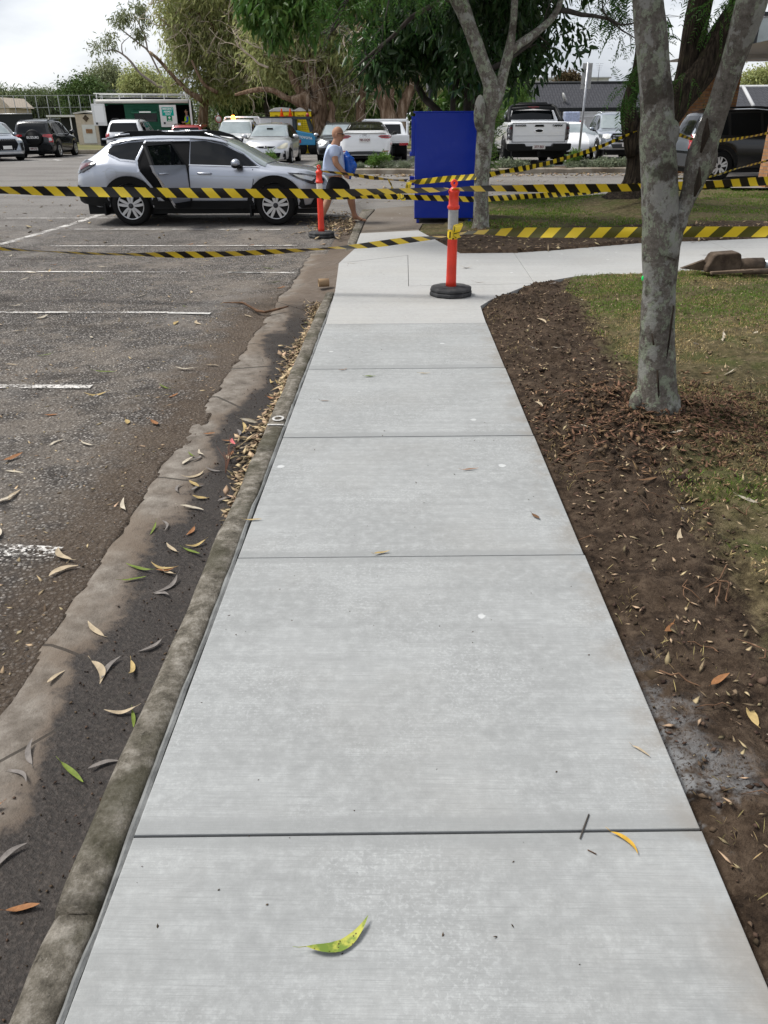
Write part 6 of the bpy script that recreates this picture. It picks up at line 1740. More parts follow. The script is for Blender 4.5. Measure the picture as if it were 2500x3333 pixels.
for sx in (-1, 1):
    mb = MB(); mb.tube([(sx * w_ * .45, -1.3, 0), (sx * w_ * .45, -1.3, h_)], .05, 6); mb.build('post', 'white_trim', t)
mb = MB(); mb.box((0, 1.3, h_ / 2), (w_ * .95, .06, h_ - .1)); mb.build('back_panel', 'shade_cloth', t)
p0, p1 = at(-40, 371, 72), at(88, 371, 72)
t = thing('shade_screen', 'dark shade cloth screen along the court fence at far left', 'screen', ((p0.x + p1.x) / 2, 73, .3)); w_ = p1.x - p0.x; h_ = p0.z - .3
mb = MB(); mb.box((0, 0, h_ / 2), (w_, .05, h_)); mb.build('cloth', 'shade_cloth', t)
mb = MB(); mb.tube([(-w_ / 2, -.05, h_), (w_ / 2, -.05, h_)], .04, 6); mb.build('top_rail', 'galv', t)
p0, p1 = at(-60, 352, 84), at(36, 352, 84)
t = thing('cream_house', 'cream house with low roof behind the shade screen', 'house', ((p0.x + p1.x) / 2, 86, .3)); w_ = p1.x - p0.x; h_ = p0.z - .3
mb = MB(); mb.box((0, 0, h_ / 2), (w_, 5, h_)); mb.build('wall', 'cream_render', t)
mb = MB(); mb.prism([(-w_ / 2 - .3, 0), (w_ / 2 + .3, 0), (w_ / 2 - .6, .9), (-w_ / 2 + .6, .9)], -2.7, 2.7, lambda a, b, d: (a, d, b + h_)); mb.build('roof', 'cream_render', t)
for k, (ya, yb, lab) in enumerate(((278, 292, 'upper overhead wire crossing the sky at left'), (270, 283, 'lower faint overhead wire crossing the sky at left'))):
    a, b2 = at(-200, ya + k * 12, 95), at(700, yb + k * 12, 95)
    mb = MB(); mb.tube([a, (a + b2) / 2 + Vector((0, 0, -.25)), b2], .014, 5); tag(mb.build('overhead_wire', 'galv'), lab, 'wire')
p = at(98, 300, 96); t = thing('power_pole', 'thin power pole with cross arm among the far trees at left', 'power pole', (p.x, 96, .3)); h_ = at(98, 292, 96).z - .3
mb = MB(); mb.tube([(0, 0, 0), (0, 0, h_)], .09, 6); mb.build('pole', 'muddy_steel', t)
mb = MB(); mb.box((0, 0, h_ - .2), (1.2, .08, .08)); mb.build('cross_arm', 'muddy_steel', t)
# distant hills
mb = MB(); hv = []
for i in range(41):
    x = -1400 + 50 * i; z = -8 + 18 * float(fbm(i * .35, 3, 0, 3, 77)) + 10
    hv += [(x, 1600, -5), (x, 1680, z), (x, 2100, -5)]
mb.add(hv, [(3 * i + j, 3 * i + j + 1, 3 * i + j + 4, 3 * i + j + 3) for i in range(40) for j in (0, 1)], 0, True)
pmat('far_hill', (0.10, 0.13, 0.15), 1.0)
tag(mb.build('hills', 'far_hill'), kind='structure')


# ================================================================ TREES AND PLANTS
def leaf_mat(name, col, tl=0.3, rough=0.45, island=0.35):
    m, t, b = _new(name)
    L = t.links.new
    gi = t.nodes.new('ShaderNodeNewGeometry'); h = t.nodes.new('ShaderNodeHueSaturation'); h.inputs['Color'].default_value = (*col, 1)
    ma = t.nodes.new('ShaderNodeMapRange'); ma.inputs['To Min'].default_value = 1 - island; ma.inputs['To Max'].default_value = 1 + island * 1.3
    w2 = t.nodes.new('ShaderNodeMath'); w2.operation = 'MULTIPLY'; w2.inputs[1].default_value = 13.7
    w3 = t.nodes.new('ShaderNodeMath'); w3.operation = 'FRACT'
    mh = t.nodes.new('ShaderNodeMapRange'); mh.inputs['To Min'].default_value = 0.475; mh.inputs['To Max'].default_value = 0.515
    L(gi.outputs['Random Per Island'], ma.inputs['Value']); L(ma.outputs[0], h.inputs['Value']); L(gi.outputs['Random Per Island'], w2.inputs[0]); L(w2.outputs[0], w3.inputs[0]); L(w3.outputs[0], mh.inputs['Value']); L(mh.outputs[0], h.inputs['Hue'])
    L(h.outputs[0], b.inputs['Base Color']); b.inputs['Roughness'].default_value = rough; b.inputs['Specular IOR Level'].default_value = 0.28 if rough < 0.5 else 0.15
    tr = t.nodes.new('ShaderNodeBsdfTranslucent'); L(h.outputs[0], tr.inputs['Color'])
    ms = t.nodes.new('ShaderNodeMixShader'); ms.inputs[0].default_value = tl
    o = t.nodes['Material Output']; L(b.outputs[0], ms.inputs[1]); L(tr.outputs[0], ms.inputs[2]); L(ms.outputs[0], o.inputs['Surface'])
    return m


leaf_mat('leaf_dark', (0.026, 0.062, 0.016), 0.22, 0.34)
leaf_mat('leaf_mid', (0.075, 0.150, 0.030), 0.35, 0.38)
leaf_mat('leaf_frond', (0.045, 0.105, 0.022), 0.45, 0.5)
leaf_mat('leaf_olive', (0.335, 0.365, 0.155), 0.45, 0.55)
leaf_mat('leaf_olive_dark', (0.072, 0.086, 0.032), 0.25, 0.55)
leaf_mat('leaf_gum', (0.23, 0.26, 0.14), 0.25, 0.5)
leaf_mat('leaf_far', (0.15, 0.19, 0.09), 0.2, 0.6)
leaf_mat('leaf_fig', (0.080, 0.130, 0.038), 0.15, 0.5)
leaf_mat('leaf_rust', (0.085, 0.062, 0.03), 0.2, 0.6)
leaf_mat('leaf_silver', (0.20, 0.235, 0.155), 0.2, 0.6)
leaf_mat('leaf_lime', (0.11, 0.20, 0.045), 0.4, 0.5)
leaf_mat('grass_green', (0.115, 0.19, 0.032), 0.35, 0.5)
leaf_mat('grass_straw', (0.36, 0.285, 0.135), 0.25, 0.6)

# lichen-covered smooth bark
g = G('bark_lichen')
n1 = g.noise(11, 9, 0.78, stretch=(1, 1, 0.8)); n2 = g.noise(30, 7, 0.75); n3 = g.noise(3.4, 6, 0.65, stretch=(1, 1, 1.2)); n4 = g.noise(90, 3, 0.6)
col = g.ramp(n2, [(0.3, (0.075, 0.064, 0.052)), (0.55, (0.190, 0.170, 0.146)), (0.75, (0.30, 0.275, 0.242))])
col = g.mix(g.math('MULTIPLY', g.step(n1, 0.51, 0.55), 0.8), col, g.ramp(n4, [(0.3, (0.25, 0.285, 0.20)), (0.7, (0.39, 0.43, 0.32))]))
col = g.mix(g.math('MULTIPLY', g.step(g.noise(5.2, 7, 0.7, stretch=(1.2, 1.2, 0.9)), 0.535, 0.575), 0.75), col, (0.36, 0.355, 0.325))
col = g.mix(g.math('MULTIPLY', g.step(n3, 0.56, 0.64), 0.75), col, (0.052, 0.042, 0.032))
g.out(col, 0.9, g.bump(g.math('ADD', n1, g.math('MULTIPLY', n2, 0.9)), 1.0, 0.03))
# dark furrowed bark
g = G('bark_dark')
n1 = g.noise(1.0, 6, 0.6, stretch=(26, 26, 3.0)); n2 = g.noise(5, 5)
col = g.ramp(n1, [(0.35, (0.009, 0.0065, 0.005)), (0.55, (0.040, 0.030, 0.022)), (0.72, (0.085, 0.065, 0.048))])
col = g.mix(g.math('MULTIPLY', g.step(n2, 0.5, 0.7), 0.3), col, (0.045, 0.048, 0.020))
g.out(col, 0.95, g.bump(n1, 1.0, 0.05))
# papery bark
g = G('bark_paper')
n1 = g.noise(1.0, 7, 0.65, stretch=(6, 6, 1.0)); n2 = g.noise(2.2, 4)
col = g.ramp(n1, [(0.32, (0.055, 0.034, 0.021)), (0.5, (0.185, 0.122, 0.078)), (0.66, (0.36, 0.275, 0.20)), (0.8, (0.48, 0.40, 0.32))])
col = g.mix(g.math('MULTIPLY', g.step(n2, 0.52, 0.66), 0.45), col, (0.12, 0.072, 0.042))
g.out(col, 0.95, g.bump(n1, 0.9, 0.12))
pmat('bark_twig', (0.46, 0.39, 0.31), 0.9, var=0.25, vscale=3)
pmat('bark_gum', (0.28, 0.235, 0.215), 0.85, var=0.25, vscale=2)
pmat('bark_grey', (0.055, 0.048, 0.042), 0.9, var=0.4, vscale=5, bump=0.4, bscale=20)
NR = np.random.default_rng(5)


def leaves(name, c, d, ln, wd, mat, parent=None, droop=0.25, fold=0.25, kind=None, rng=NR):
    """Folded leaf blades at centres c, pointing along d."""
    n = len(c)
    d = d / (np.linalg.norm(d, axis=1)[:, None] + 1e-9)
    r = rng.normal(size=(n, 3)); s = np.cross(d, r); s /= np.linalg.norm(s, axis=1)[:, None] + 1e-9
    u = np.cross(s, d)
    ln = np.asarray(ln).reshape(-1, 1) * np.ones((n, 1)); wd = np.asarray(wd).reshape(-1, 1) * np.ones((n, 1))
    dz = np.array([[0, 0, -1.0]])
    base = c; tip = c + d * ln + dz * droop * ln * 0.6
    m1 = c + d * ln * 0.32 + dz * droop * ln * 0.08; m2 = c + d * ln * 0.70 + dz * droop * ln * 0.30
    f = u * wd * fold
    v = np.stack([base, m1 + s * wd * 0.5 + f, m2 + s * wd * 0.42 + f, tip, m2 - s * wd * 0.42 + f, m1 - s * wd * 0.5 + f], 1).reshape(-1, 3)
    b = np.arange(n)[:, None] * 6
    q = np.concatenate([b + np.array([[0, 1, 2, 3]]), b + np.array([[0, 3, 4, 5]])], 0)
    o = nmesh(name, v, q, mat, parent)
    if kind:
        o['kind'] = kind
    return o


def in_blobs(blobs, n, rng=NR, shell=0.35):
    """Points inside a set of ellipsoids (x,y,z,rx,ry,rz[,weight]), denser towards their rims."""
    B = np.array([b[:6] for b in blobs], float); w_ = np.array([b[6] if len(b) > 6 else 1.0 for b in blobs]) * B[:, 3] * B[:, 4] * B[:, 5]
    w_ = w_ ** 0.75; k = rng.choice(len(B), n, p=w_ / w_.sum())
    d = rng.normal(size=(n, 3)); d /= np.linalg.norm(d, axis=1)[:, None]
    r = rng.random(n) ** shell
    return B[k, :3] + d * r[:, None] * B[k, 3:6], d


def foliage(name, blobs, ncl, per, spread, ln, wd, mat, parent, hang=0.5, seed=1, droop=0.3, shell=0.4, out=0.6):
    rng = np.random.default_rng(seed)
    cc, od = in_blobs(blobs, ncl, rng, shell)
    k = np.repeat(np.arange(ncl), per)
    c = cc[k] + rng.normal(size=(len(k), 3)) * spread
    d = od[k] * out + rng.normal(size=(len(k), 3)) * 0.7 + np.array([[0, 0, -hang]])
    l = ln * rng.uniform(.65, 1.25, len(k))
    return leaves(name, c, d, l, l * wd, mat, parent, droop, rng=rng), cc


def trunk_px(mb, rows, Y, n=14, jit=0.10, seed=0, js=4.0, flat=1.0, close=True):
    """A stem through outline rows (y, left, right) read at full width, standing at depth Y (or Y per row)."""
    P = []; Rr = []
    for r in rows:
        yy, a, b = r[:3]; Yk = r[3] if len(r) > 3 else Y
        p, q = atd(a, yy, Yk), atd(b, yy, Yk)
        P.append((*((p + q) / 2), (q - p).length / 2))
    sp = spline(P, 0.09 if Y < 8 else 0.2)
    mb.tube([tuple(s_[:3]) for s_ in sp], [float(s_[3]) for s_ in sp], n, jitter=jit, seed=seed, jscale=js)


def limb(mb, p, d, L, r, rng, depth, bend=0.35, n=6, tips=None, up=0.05, gn=5, ratio=0.62):
    """Recursive crooked limb."""
    pts_ = [Vector(p)]; rad = [r]; d = Vector(d).normalized()
    for i in range(gn):
        d = (d + Vector((rng.gauss(0, bend), rng.gauss(0, bend), rng.gauss(0, bend) + up)) * 0.6).normalized()
        pts_.append(pts_[-1] + d * L / gn); rad.append(r * (1 - 0.62 * (i + 1) / gn))
    mb.tube(pts_, rad, n)
    if tips is not None:
        tips.append(pts_[-1])
    if depth > 0:
        for k in range(rng.choice((2, 3))):
            i = rng.randint(2, gn); a = (pts_[i] - pts_[i - 1]).normalized()
            nd = a + Vector((rng.gauss(0, .7), rng.gauss(0, .7), rng.gauss(0, .6)))
            limb(mb, pts_[i], nd, L * ratio * rng.uniform(.7, 1.1), rad[i] * 0.72, rng, depth - 1, bend, max(4, n - 1), tips, up, gn, ratio)


def blob(px, py, Y, rx, ry, rz, w=1.0):
    p = atd(px, py, Y)
    return (p.x, p.y, p.z, rx, ry, rz, w)


# ---- forked lichen-covered tree at the path
t = thing('forked_tree', 'forked tree with lichen-mottled grey bark in front on the mulch mound', 'tree', (1.69, 4.84, 0.05))
inv = t.matrix_basis.inverted() if False else Matrix.Translation((-1.69, -4.84, -0.05))


def localise(o, parent):
    """Moves a mesh built in world coordinates into its thing's frame."""
    o.data.transform(Matrix.Translation(-Vector(parent.location)))
    o.parent = parent
    return o


mb = MB()
trunk_px(mb, [(905, 1356, 1482), (888, 1364, 1472), (870, 1371, 1464), (840, 1377, 1461), (780, 1380, 1458), (700, 1384, 1456), (620, 1388, 1460), (560, 1387, 1465), (510, 1386, 1470), (470, 1388, 1466, 4.84), (420, 1388, 1465), (380, 1387, 1463), (330, 1384, 1459), (300, 1381, 1458), (270, 1383, 1456), (230, 1384, 1453), (190, 1384, 1450), (130, 1379, 1444), (60, 1372, 1438), (0, 1367, 1431), (-60, 1362, 1422), (-140, 1352, 1405), (-260, 1330, 1375), (-420, 1300, 1335)], 4.84, 26, 0.055, 3, 7.0)
trunk_px(mb, [(560, 1400, 1462), (510, 1418, 1474, 4.84), (470, 1446, 1486, 4.84), (430, 1466, 1502, 4.83), (400, 1474, 1518, 4.82), (350, 1482, 1540, 4.8), (300, 1499, 1554, 4.78), (250, 1520, 1570, 4.75), (200, 1537, 1585, 4.72), (150, 1553, 1602, 4.7), (100, 1567, 1621, 4.66), (50, 1580, 1640, 4.63), (0, 1592, 1657, 4.6), (-60, 1610, 1668, 4.6), (-160, 1640, 1690, 4.55), (-300, 1680, 1722, 4.5)], 4.8, 24, 0.06, 9, 7.0)
for (px, py, rr) in ((1452, 290, .045), (1469, 478, .05), (1530, 345, .055), (1400, 545, .03), (1378, 870, .05), (1455, 876, .05), (1415, 893, .045)):
    p = atd(px, py, 4.80); mb.ball((p.x, p.y + .02, p.z), (rr, rr * 1.1, rr * 1.7), 12, 8)
localise(mb.build('trunk', 'bark_lichen'), t)
mb = MB()
for q in ([(1455, 660), (1450, 700), (1444, 745), (1440, 775)], [(1421, 890), (1423, 850), (1420, 800)], [(1408, 720), (1412, 745)]):
    mb.tube([atd(a, b, 4.84 - .122) for a, b in q], [.0045, .0065, .006, .002][:len(q)], 6)
localise(mb.build('bark_crack', 'bark_dark'), t)
mb = MB()
for q in ([(1528, 255), (1524, 290), (1514, 330)], [(1512, 360), (1508, 400), (1500, 425)]):
    mb.tube([atd(a, b, 4.78 - .085) for a, b in q], [.004, .02, .006], 8, jitter=.3, seed=2, jscale=30)
localise(mb.build('bark_scar', 'bark_dark'), t)
mb = MB(); p = atd(1388, 601, 4.76); mb.ball((p.x, p.y, p.z), (.006, .012, .015), 8, 6)
pmat('paint_green', (0.02, 0.75, 0.16), 0.5); localise(mb.build('paint_mark', 'paint_green'), t)
mb = MB(); tips = []; lr = random.Random(3)
for a, b, Y, L in ((1310, -420, 4.84, 2.0), (1700, -300, 4.5, 2.2), (1350, -260, 4.84, 1.8), (1650, -170, 4.6, 1.8)):
    limb(mb, atd(a, b, Y), (lr.gauss(0, .4), lr.gauss(.2, .4), 1), L, .045, lr, 2, .3, 6, tips)
localise(mb.build('branch', 'bark_lichen'), t)
bl = [(q.x, q.y, q.z, .9, .9, .6) for q in tips]
o, _ = foliage('crown', bl, 420, 16, .16, .11, .40, 'leaf_dark', None, .4, 11); localise(o, t)

# ---- slim lichen tree beside the bin
t = thing('slim_tree', 'slim lichen-spotted tree forking above the blue bin, with dark glossy leaves', 'tree', (1.43, 14.72, 0.03))
mb = MB()
trunk_px(mb, [(502, 1012, 1066), (490, 1019, 1058), (470, 1023, 1056), (430, 1024, 1055), (390, 1024, 1056), (350, 1026, 1060), (300, 1030, 1067), (270, 1034, 1069), (240, 1037, 1076), (205, 1044, 1086), (180, 1043, 1078), (150, 1032, 1063), (100, 1015, 1045), (50, 996, 1026), (0, 974, 1010), (-50, 945, 978), (-130, 900, 928), (-240, 850, 872)], 14.7, 16, .07, 5, 5)
trunk_px(mb, [(230, 1054, 1080), (200, 1063, 1090), (170, 1072, 1096), (140, 1081, 1103), (105, 1090, 1112), (70, 1098, 1114), (40, 1102, 1117), (0, 1104, 1119), (-80, 1110, 1122), (-200, 1130, 1140)], 14.7, 12, .07, 6, 5)
trunk_px(mb, [(112, 1096, 1112), (98, 1110, 1128), (85, 1128, 1146, 14.8), (70, 1150, 1166, 14.9), (45, 1180, 1195, 15.0), (15, 1200, 1213, 15.1), (-30, 1215, 1226, 15.2), (-120, 1240, 1250, 15.3)], 14.7, 10, .06, 7, 5)
mb.ball(tuple(atd(1036, 245, 14.55)), (.10, .10, .28), 10, 8)
localise(mb.build('trunk', 'bark_lichen'), t)
mb = MB(); tips = []; lr = random.Random(8)
for a, b, Y, dx, dz, L in ((860, -220, 14.7, -.6, .5, 2), (1000, -10, 14.7, -1, -.1, 2.4), (935, -90, 14.4, -1, -.25, 2.6), (1115, -60, 14.8, .2, .6, 2.0), (1130, -190, 15, .6, .7, 2), (1245, -110, 15.3, .8, .3, 1.6), (1060, 150, 14.9, .4, .2, 1.2), (1200, 20, 15.2, .8, -.1, 1.2)):
    limb(mb, atd(a, b, Y), (dx, lr.gauss(.15, .3), dz), L, .05, lr, 2, .28, 6, tips)
localise(mb.build('branch', 'bark_grey'), t)
bl = [blob(1040, 60, 16.0, .8, .7, .55), blob(1090, 120, 16.2, .55, .6, .42), blob(1130, 130, 16.4, .40, .6, .38), blob(1175, 95, 16.3, .45, .6, .42), blob(1215, 100, 16.4, .28, .4, .34), blob(1020, 150, 16.6, .45, .5, .45), blob(1080, 0, 16.2, 1.0, .8, .6), blob(1165, 25, 16.2, .35, .6, .5), blob(1000, -60, 15.8, 1.4, 1.2, .8), blob(1130, -90, 15.8, 1.0, 1.2, .8), blob(900, -180, 15, 1.8, 1.5, 1.0), blob(1080, -260, 15, 1.8, 1.6, 1.0), blob(1240, -120, 15.5, .7, .8, .6)]
o, _ = foliage('crown', bl, 760, 13, .15, .17, .36, 'leaf_dark', None, .75, 21); localise(o, t)
bl = [blob(548, 8, 13.2, .22, .3, .26), blob(580, 28, 13.2, .22, .3, .30), blob(600, 50, 13.1, .16, .25, .22), blob(640, 12, 13.4, .24, .3, .26), blob(672, 40, 13.5, .16, .25, .24), blob(620, -50, 13.4, .8, .6, .4), blob(720, -40, 13.8, .8, .6, .45)]
o, _ = foliage('hanging_foliage', bl, 300, 11, .08, .15, .34, 'leaf_mid', None, 1.3, 22, shell=.6); localise(o, t)

# ---- multi-stemmed dark tree behind the bin
t = thing('mango_tree', 'dark many-stemmed tree with heavy drooping leaves behind the blue bin', 'tree', (1.6, 21.4, .05))
mb = MB()
trunk_px(mb, [(330, 960, 990, 21.4), (270, 950, 972), (238, 936, 952), (215, 912, 926), (190, 898, 912), (160, 888, 902), (120, 872, 886), (60, 850, 862), (0, 835, 846), (-80, 810, 820)], 21.2, 10, .06, 3)
trunk_px(mb, [(330, 978, 1000, 21.4), (250, 972, 984), (200, 975, 987), (160, 985, 996), (100, 990, 1001), (20, 985, 995), (-60, 975, 984)], 21.2, 8, .06, 4)
trunk_px(mb, [(330, 996, 1022, 21.6), (250, 1000, 1018), (180, 1003, 1020), (100, 1004, 1019), (20, 1010, 1024), (-80, 1020, 1032)], 21.4, 10, .06, 5)
trunk_px(mb, [(330, 1012, 1030, 21.8), (250, 1018, 1032), (160, 1022, 1034), (60, 1040, 1050), (-60, 1060, 1070)], 21.6, 8, .06, 6)
lr = random.Random(18); tips = []
for a, b, dx in ((845, 40, -1), (880, 130, -.8), (990, 60, -.5), (990, 60, .8), (1012, 60, 1), (820, -60, -.8), (1020, -60, .5), (975, -40, 0)):
    limb(mb, atd(a, b, 21.2), (dx, lr.gauss(0, .5), .25), 1.9, .06, lr, 2, .3, 6, tips)
localise(mb.build('trunk', 'bark_grey'), t)
bl = [blob(800, 125, 20, .42, .7, .34), blob(830, 90, 20.2, .6, .8, .45), blob(795, 160, 19.8, .28, .4, .18), blob(835, 140, 20.2, .45, .6, .28), blob(880, 110, 20.5, .6, .8, .45), blob(930, 80, 20.6, .8, .9, .55), blob(960, 130, 20.8, .6, .8, .40), blob(1005, 110, 20.8, .6, .8, .5), blob(1030, 170, 21, .45, .7, .35), blob(1060, 150, 21.4, .6, .8, .4), blob(860, 30, 20.4, .9, 1, .6), blob(950, 10, 20.6, 1.2, 1.2, .7), blob(1050, 40, 20.8, 1.2, 1.2, .7), blob(1130, 90, 21, .6, .8, .5), blob(900, -80, 21, 2, 2, 1), blob(1060, -90, 21, 2, 2, 1), blob(980, -190, 21, 2.4, 2.2, 1.2)]
o, _ = foliage('crown', bl, 1080, 13, .20, .24, .34, 'leaf_dark', None, .9, 31); localise(o, t)
bl = [blob(1000, 190, 22.6, .5, .6, .35), blob(1005, 225, 22.8, .45, .5, .3), blob(985, 160, 22.6, .35, .5, .3), blob(955, 225, 22.5, .3, .4, .2)]
o, _ = foliage('low_foliage', bl, 90, 11, .13, .20, .36, 'leaf_mid', None, .7, 32); localise(o, t)
p = atd(1040, 240, 25); t = thing('feathery_shrub', 'bright green feathery shrub between the bin and the slim trunk', 'shrub', (p.x, p.y, .05))
mb = MB(); mb.tube([(0, 0, 0), (.05, 0, 1.0), (0, .05, 1.9)], [.05, .04, .02], 6); mb.build('stem', 'bark_grey', t)
o, _ = foliage('foliage', [(0, 0, 1.2, .42, .42, .9), (.1, 0, 2.0, .35, .35, .5)], 200, 12, .10, .30, .07, 'leaf_lime', t, -.3, 33)

# ---- dark jacaranda with furrowed bark on the lawn
t = thing('jacaranda_tree', 'dark furrowed tree with thick leaning limbs on the grass behind the forked tree', 'tree', (5.15, 18.65, .1))
mb = MB()
trunk_px(mb, [(440, 1296, 1420, 18.6), (428, 1316, 1408), (412, 1336, 1402), (390, 1346, 1402), (360, 1352, 1404), (330, 1354, 1412), (300, 1350, 1420), (280, 1356, 1436), (262, 1376, 1452), (240, 1402, 1478), (210, 1436, 1500), (170, 1470, 1535), (130, 1498, 1562), (90, 1522, 1586), (50, 1548, 1606), (10, 1575, 1626), (-40, 1600, 1645), (-120, 1640, 1676), (-240, 1700, 1725)], 18.6, 20, .06, 3, 3)
trunk_px(mb, [(330, 1352, 1400), (300, 1346, 1388), (265, 1341, 1380), (235, 1341, 1374), (210, 1347, 1376), (180, 1357, 1384), (150, 1366, 1390), (110, 1372, 1394), (60, 1380, 1400), (0, 1392, 1410), (-80, 1400, 1416)], 18.5, 14, .07, 8, 3)
trunk_px(mb, [(235, 1430, 1480, 18.6), (200, 1448, 1496), (150, 1462, 1510), (100, 1470, 1520), (50, 1478, 1530), (0, 1488, 1540), (-60, 1496, 1542), (-160, 1510, 1545), (-300, 1530, 1555)], 18.7, 14, .06, 9, 3)
lr = random.Random(28); tips = []
for a, b, dx, dz in ((1408, -70, -.6, .4), (1400, -20, -1, .1), (1530, -280, -.3, .6), (1540, -200, .6, .5), (1712, -230, .6, .5), (1660, -140, .3, .6), (1520, -160, -1, .3), (1590, 10, -.4, .8)):
    limb(mb, atd(a, b, 18.6), (dx, lr.gauss(0, .4), dz), 2.6, .08, lr, 2, .28, 6, tips)
localise(mb.build('trunk', 'bark_dark'), t)


def fronds(name, anchors, mat, parent, seed, length=.42, pairs=11, plen=.085):
    rng = np.random.default_rng(seed); C_, D_, L_ = [], [], []
    for (p, d) in anchors:
        d = np.array(d, float); d /= np.linalg.norm(d); s = np.cross(d, rng.normal(size=3)); s /= np.linalg.norm(s); s[2] *= .5
        l = length * rng.uniform(.7, 1.2)
        for k in range(pairs):
            q = (k + 1) / pairs; c = np.array(p) + d * l * q + np.array([0, 0, -.30 * l * q * q])
            for sg in (-1, 1):
                C_.append(c); D_.append(s * sg + d * .45 + np.array([0, 0, -.15])); L_.append(plen * (1.15 - .55 * abs(q - .4) * 1.4) * rng.uniform(.85, 1.15))
    return leaves(name, np.array(C_), np.array(D_), np.array(L_), np.array(L_) * .22, mat, parent, .2, .1, rng=rng)


def frond_set(blobs, n, seed, down=.7):
    rng = np.random.default_rng(seed); p, d = in_blobs(blobs, n, rng, .5)
    dd = d * .6 + rng.normal(size=(n, 3)) * .5 + np.array([[0, 0, -down]])
    return list(zip(p, dd))


o = fronds('drooping_fronds', frond_set([blob(1345, 40, 17.5, .22, .4, .5), blob(1310, 10, 17.5, .35, .4, .25), blob(1380, 160, 17.6, .22, .3, .45), blob(1350, 200, 17.6, .2, .3, .26), blob(1395, 110, 17.8, .2, .3, .4), blob(1430, 60, 18, .3, .3, .4), blob(1560, 10, 18, .3, .3, .25), blob(1480, 150, 18.1, .25, .2, .4), blob(1350, -60, 17.5, .8, .8, .3)], 190, 3), 'leaf_frond', None, 41, .5, 12, .10); localise(o, t)
bl = [blob(1480, -200, 18, 3.2, 2.5, 1.2), blob(1650, -150, 18, 2.5, 2.5, 1.0), blob(1350, -150, 17.5, 1.6, 1.6, .6), blob(1240, -110, 17, .8, 1.0, .35)]
o = fronds('crown', frond_set(bl, 520, 4, .3), 'leaf_frond', None, 42, .5, 10, .11); localise(o, t)
mb = MB()
for q in range(4):
    p = atd(1440 + q * 14, 40 + q * 45, 18.2); mb.ball(tuple(p), (.10, .06, .22), 8, 6)
p = None
# overhanging feathery sprays between the big crowns
t = thing('feathery_tree', 'feathery bright green fronds hanging at the top between the big crowns', 'tree', (-2.2, 12.4, -.12))
bl = [blob(735, 30, 12.2, .30, .4, .20), blob(775, 55, 12.2, .28, .35, .18), blob(770, 85, 12.1, .14, .2, .12), blob(825, 12, 12.2, .24, .3, .16), blob(700, -10, 12.3, .3, .4, .2), blob(900, -5, 12.3, .4, .3, .12), blob(840, -60, 12.3, 1.0, .8, .3)]
mb = MB(); lr = random.Random(5); tips = []
mb.tube([(-4.6, 20.5, -.1), (-4.3, 19.5, 2.5), (-3.6, 16.5, 4.6), (-2.6, 13.6, 5.0), tuple(atd(850, -110, 12.3)), tuple(atd(960, -60, 12.4))], [.16, .14, .10, .07, .05, .03], 8) if False else None
mb.tube([tuple(atd(1120, -320, 13.6)), tuple(atd(1000, -200, 13.0)), tuple(atd(860, -90, 12.4)), tuple(atd(760, -20, 12.2)), tuple(atd(720, 40, 12.2))], [.07, .05, .035, .022, .01], 8)
for a, b in ((860, -90), (930, -140), (790, -40), (860, -90)):
    limb(mb, atd(a, b, 12.3), (lr.gauss(-.2, .6), lr.gauss(0, .3), -.4), .9, .018, lr, 1, .3, 5, tips, -.05)
bpy.data.objects.remove(t)
JAC = [o_ for o_ in C.objects if o_.name == 'jacaranda_tree'][0]
localise(mb.build('reaching_branch', 'bark_grey'), JAC)
o = fronds('hanging_fronds', frond_set(bl, 120, 6, .8), 'leaf_frond', None, 43, .34, 12, .065); localise(o, JAC)


# ---- paperbarks and the wood beyond the car park
def paperbark(label, base, stems, blobs, n, seed, mat='leaf_olive', twigs=40, ln=.30, per=16, spread=.34, name='paperbark_tree', bark='bark_paper', wd=.24):
    t = thing(name, label, 'tree', base, 0, 'paperbarks beyond the car park' if name == 'paperbark_tree' else None)
    mb = MB()
    for rows, Y in stems:
        trunk_px(mb, rows, Y, 12, .10, seed, 1.6)
    localise(mb.build('trunk', bark), t)
    lr = random.Random(seed); mb = MB()
    cc, _ = in_blobs(blobs, max(twigs, 1), np.random.default_rng(seed + 50), .8)
    for c_ in cc:
        limb(mb, tuple(c_ + np.array([0, -.6, 0])), (lr.gauss(0, 1), lr.gauss(-.4, .5), lr.gauss(-.15, .5)), lr.uniform(1.2, 2.6), lr.uniform(.035, .065), lr, 2, .5, 5, None, 0, 5, .7)
    if twigs:
        localise(mb.build('bare_branch', 'bark_twig' if bark == 'bark_paper' else 'bark_gum'), t)
    o, _ = foliage('crown', blobs, n, per, spread, ln, wd, mat, None, .8, seed, shell=.45); localise(o, t)
    return t


def s_(rows, Y):
    return (rows, Y)


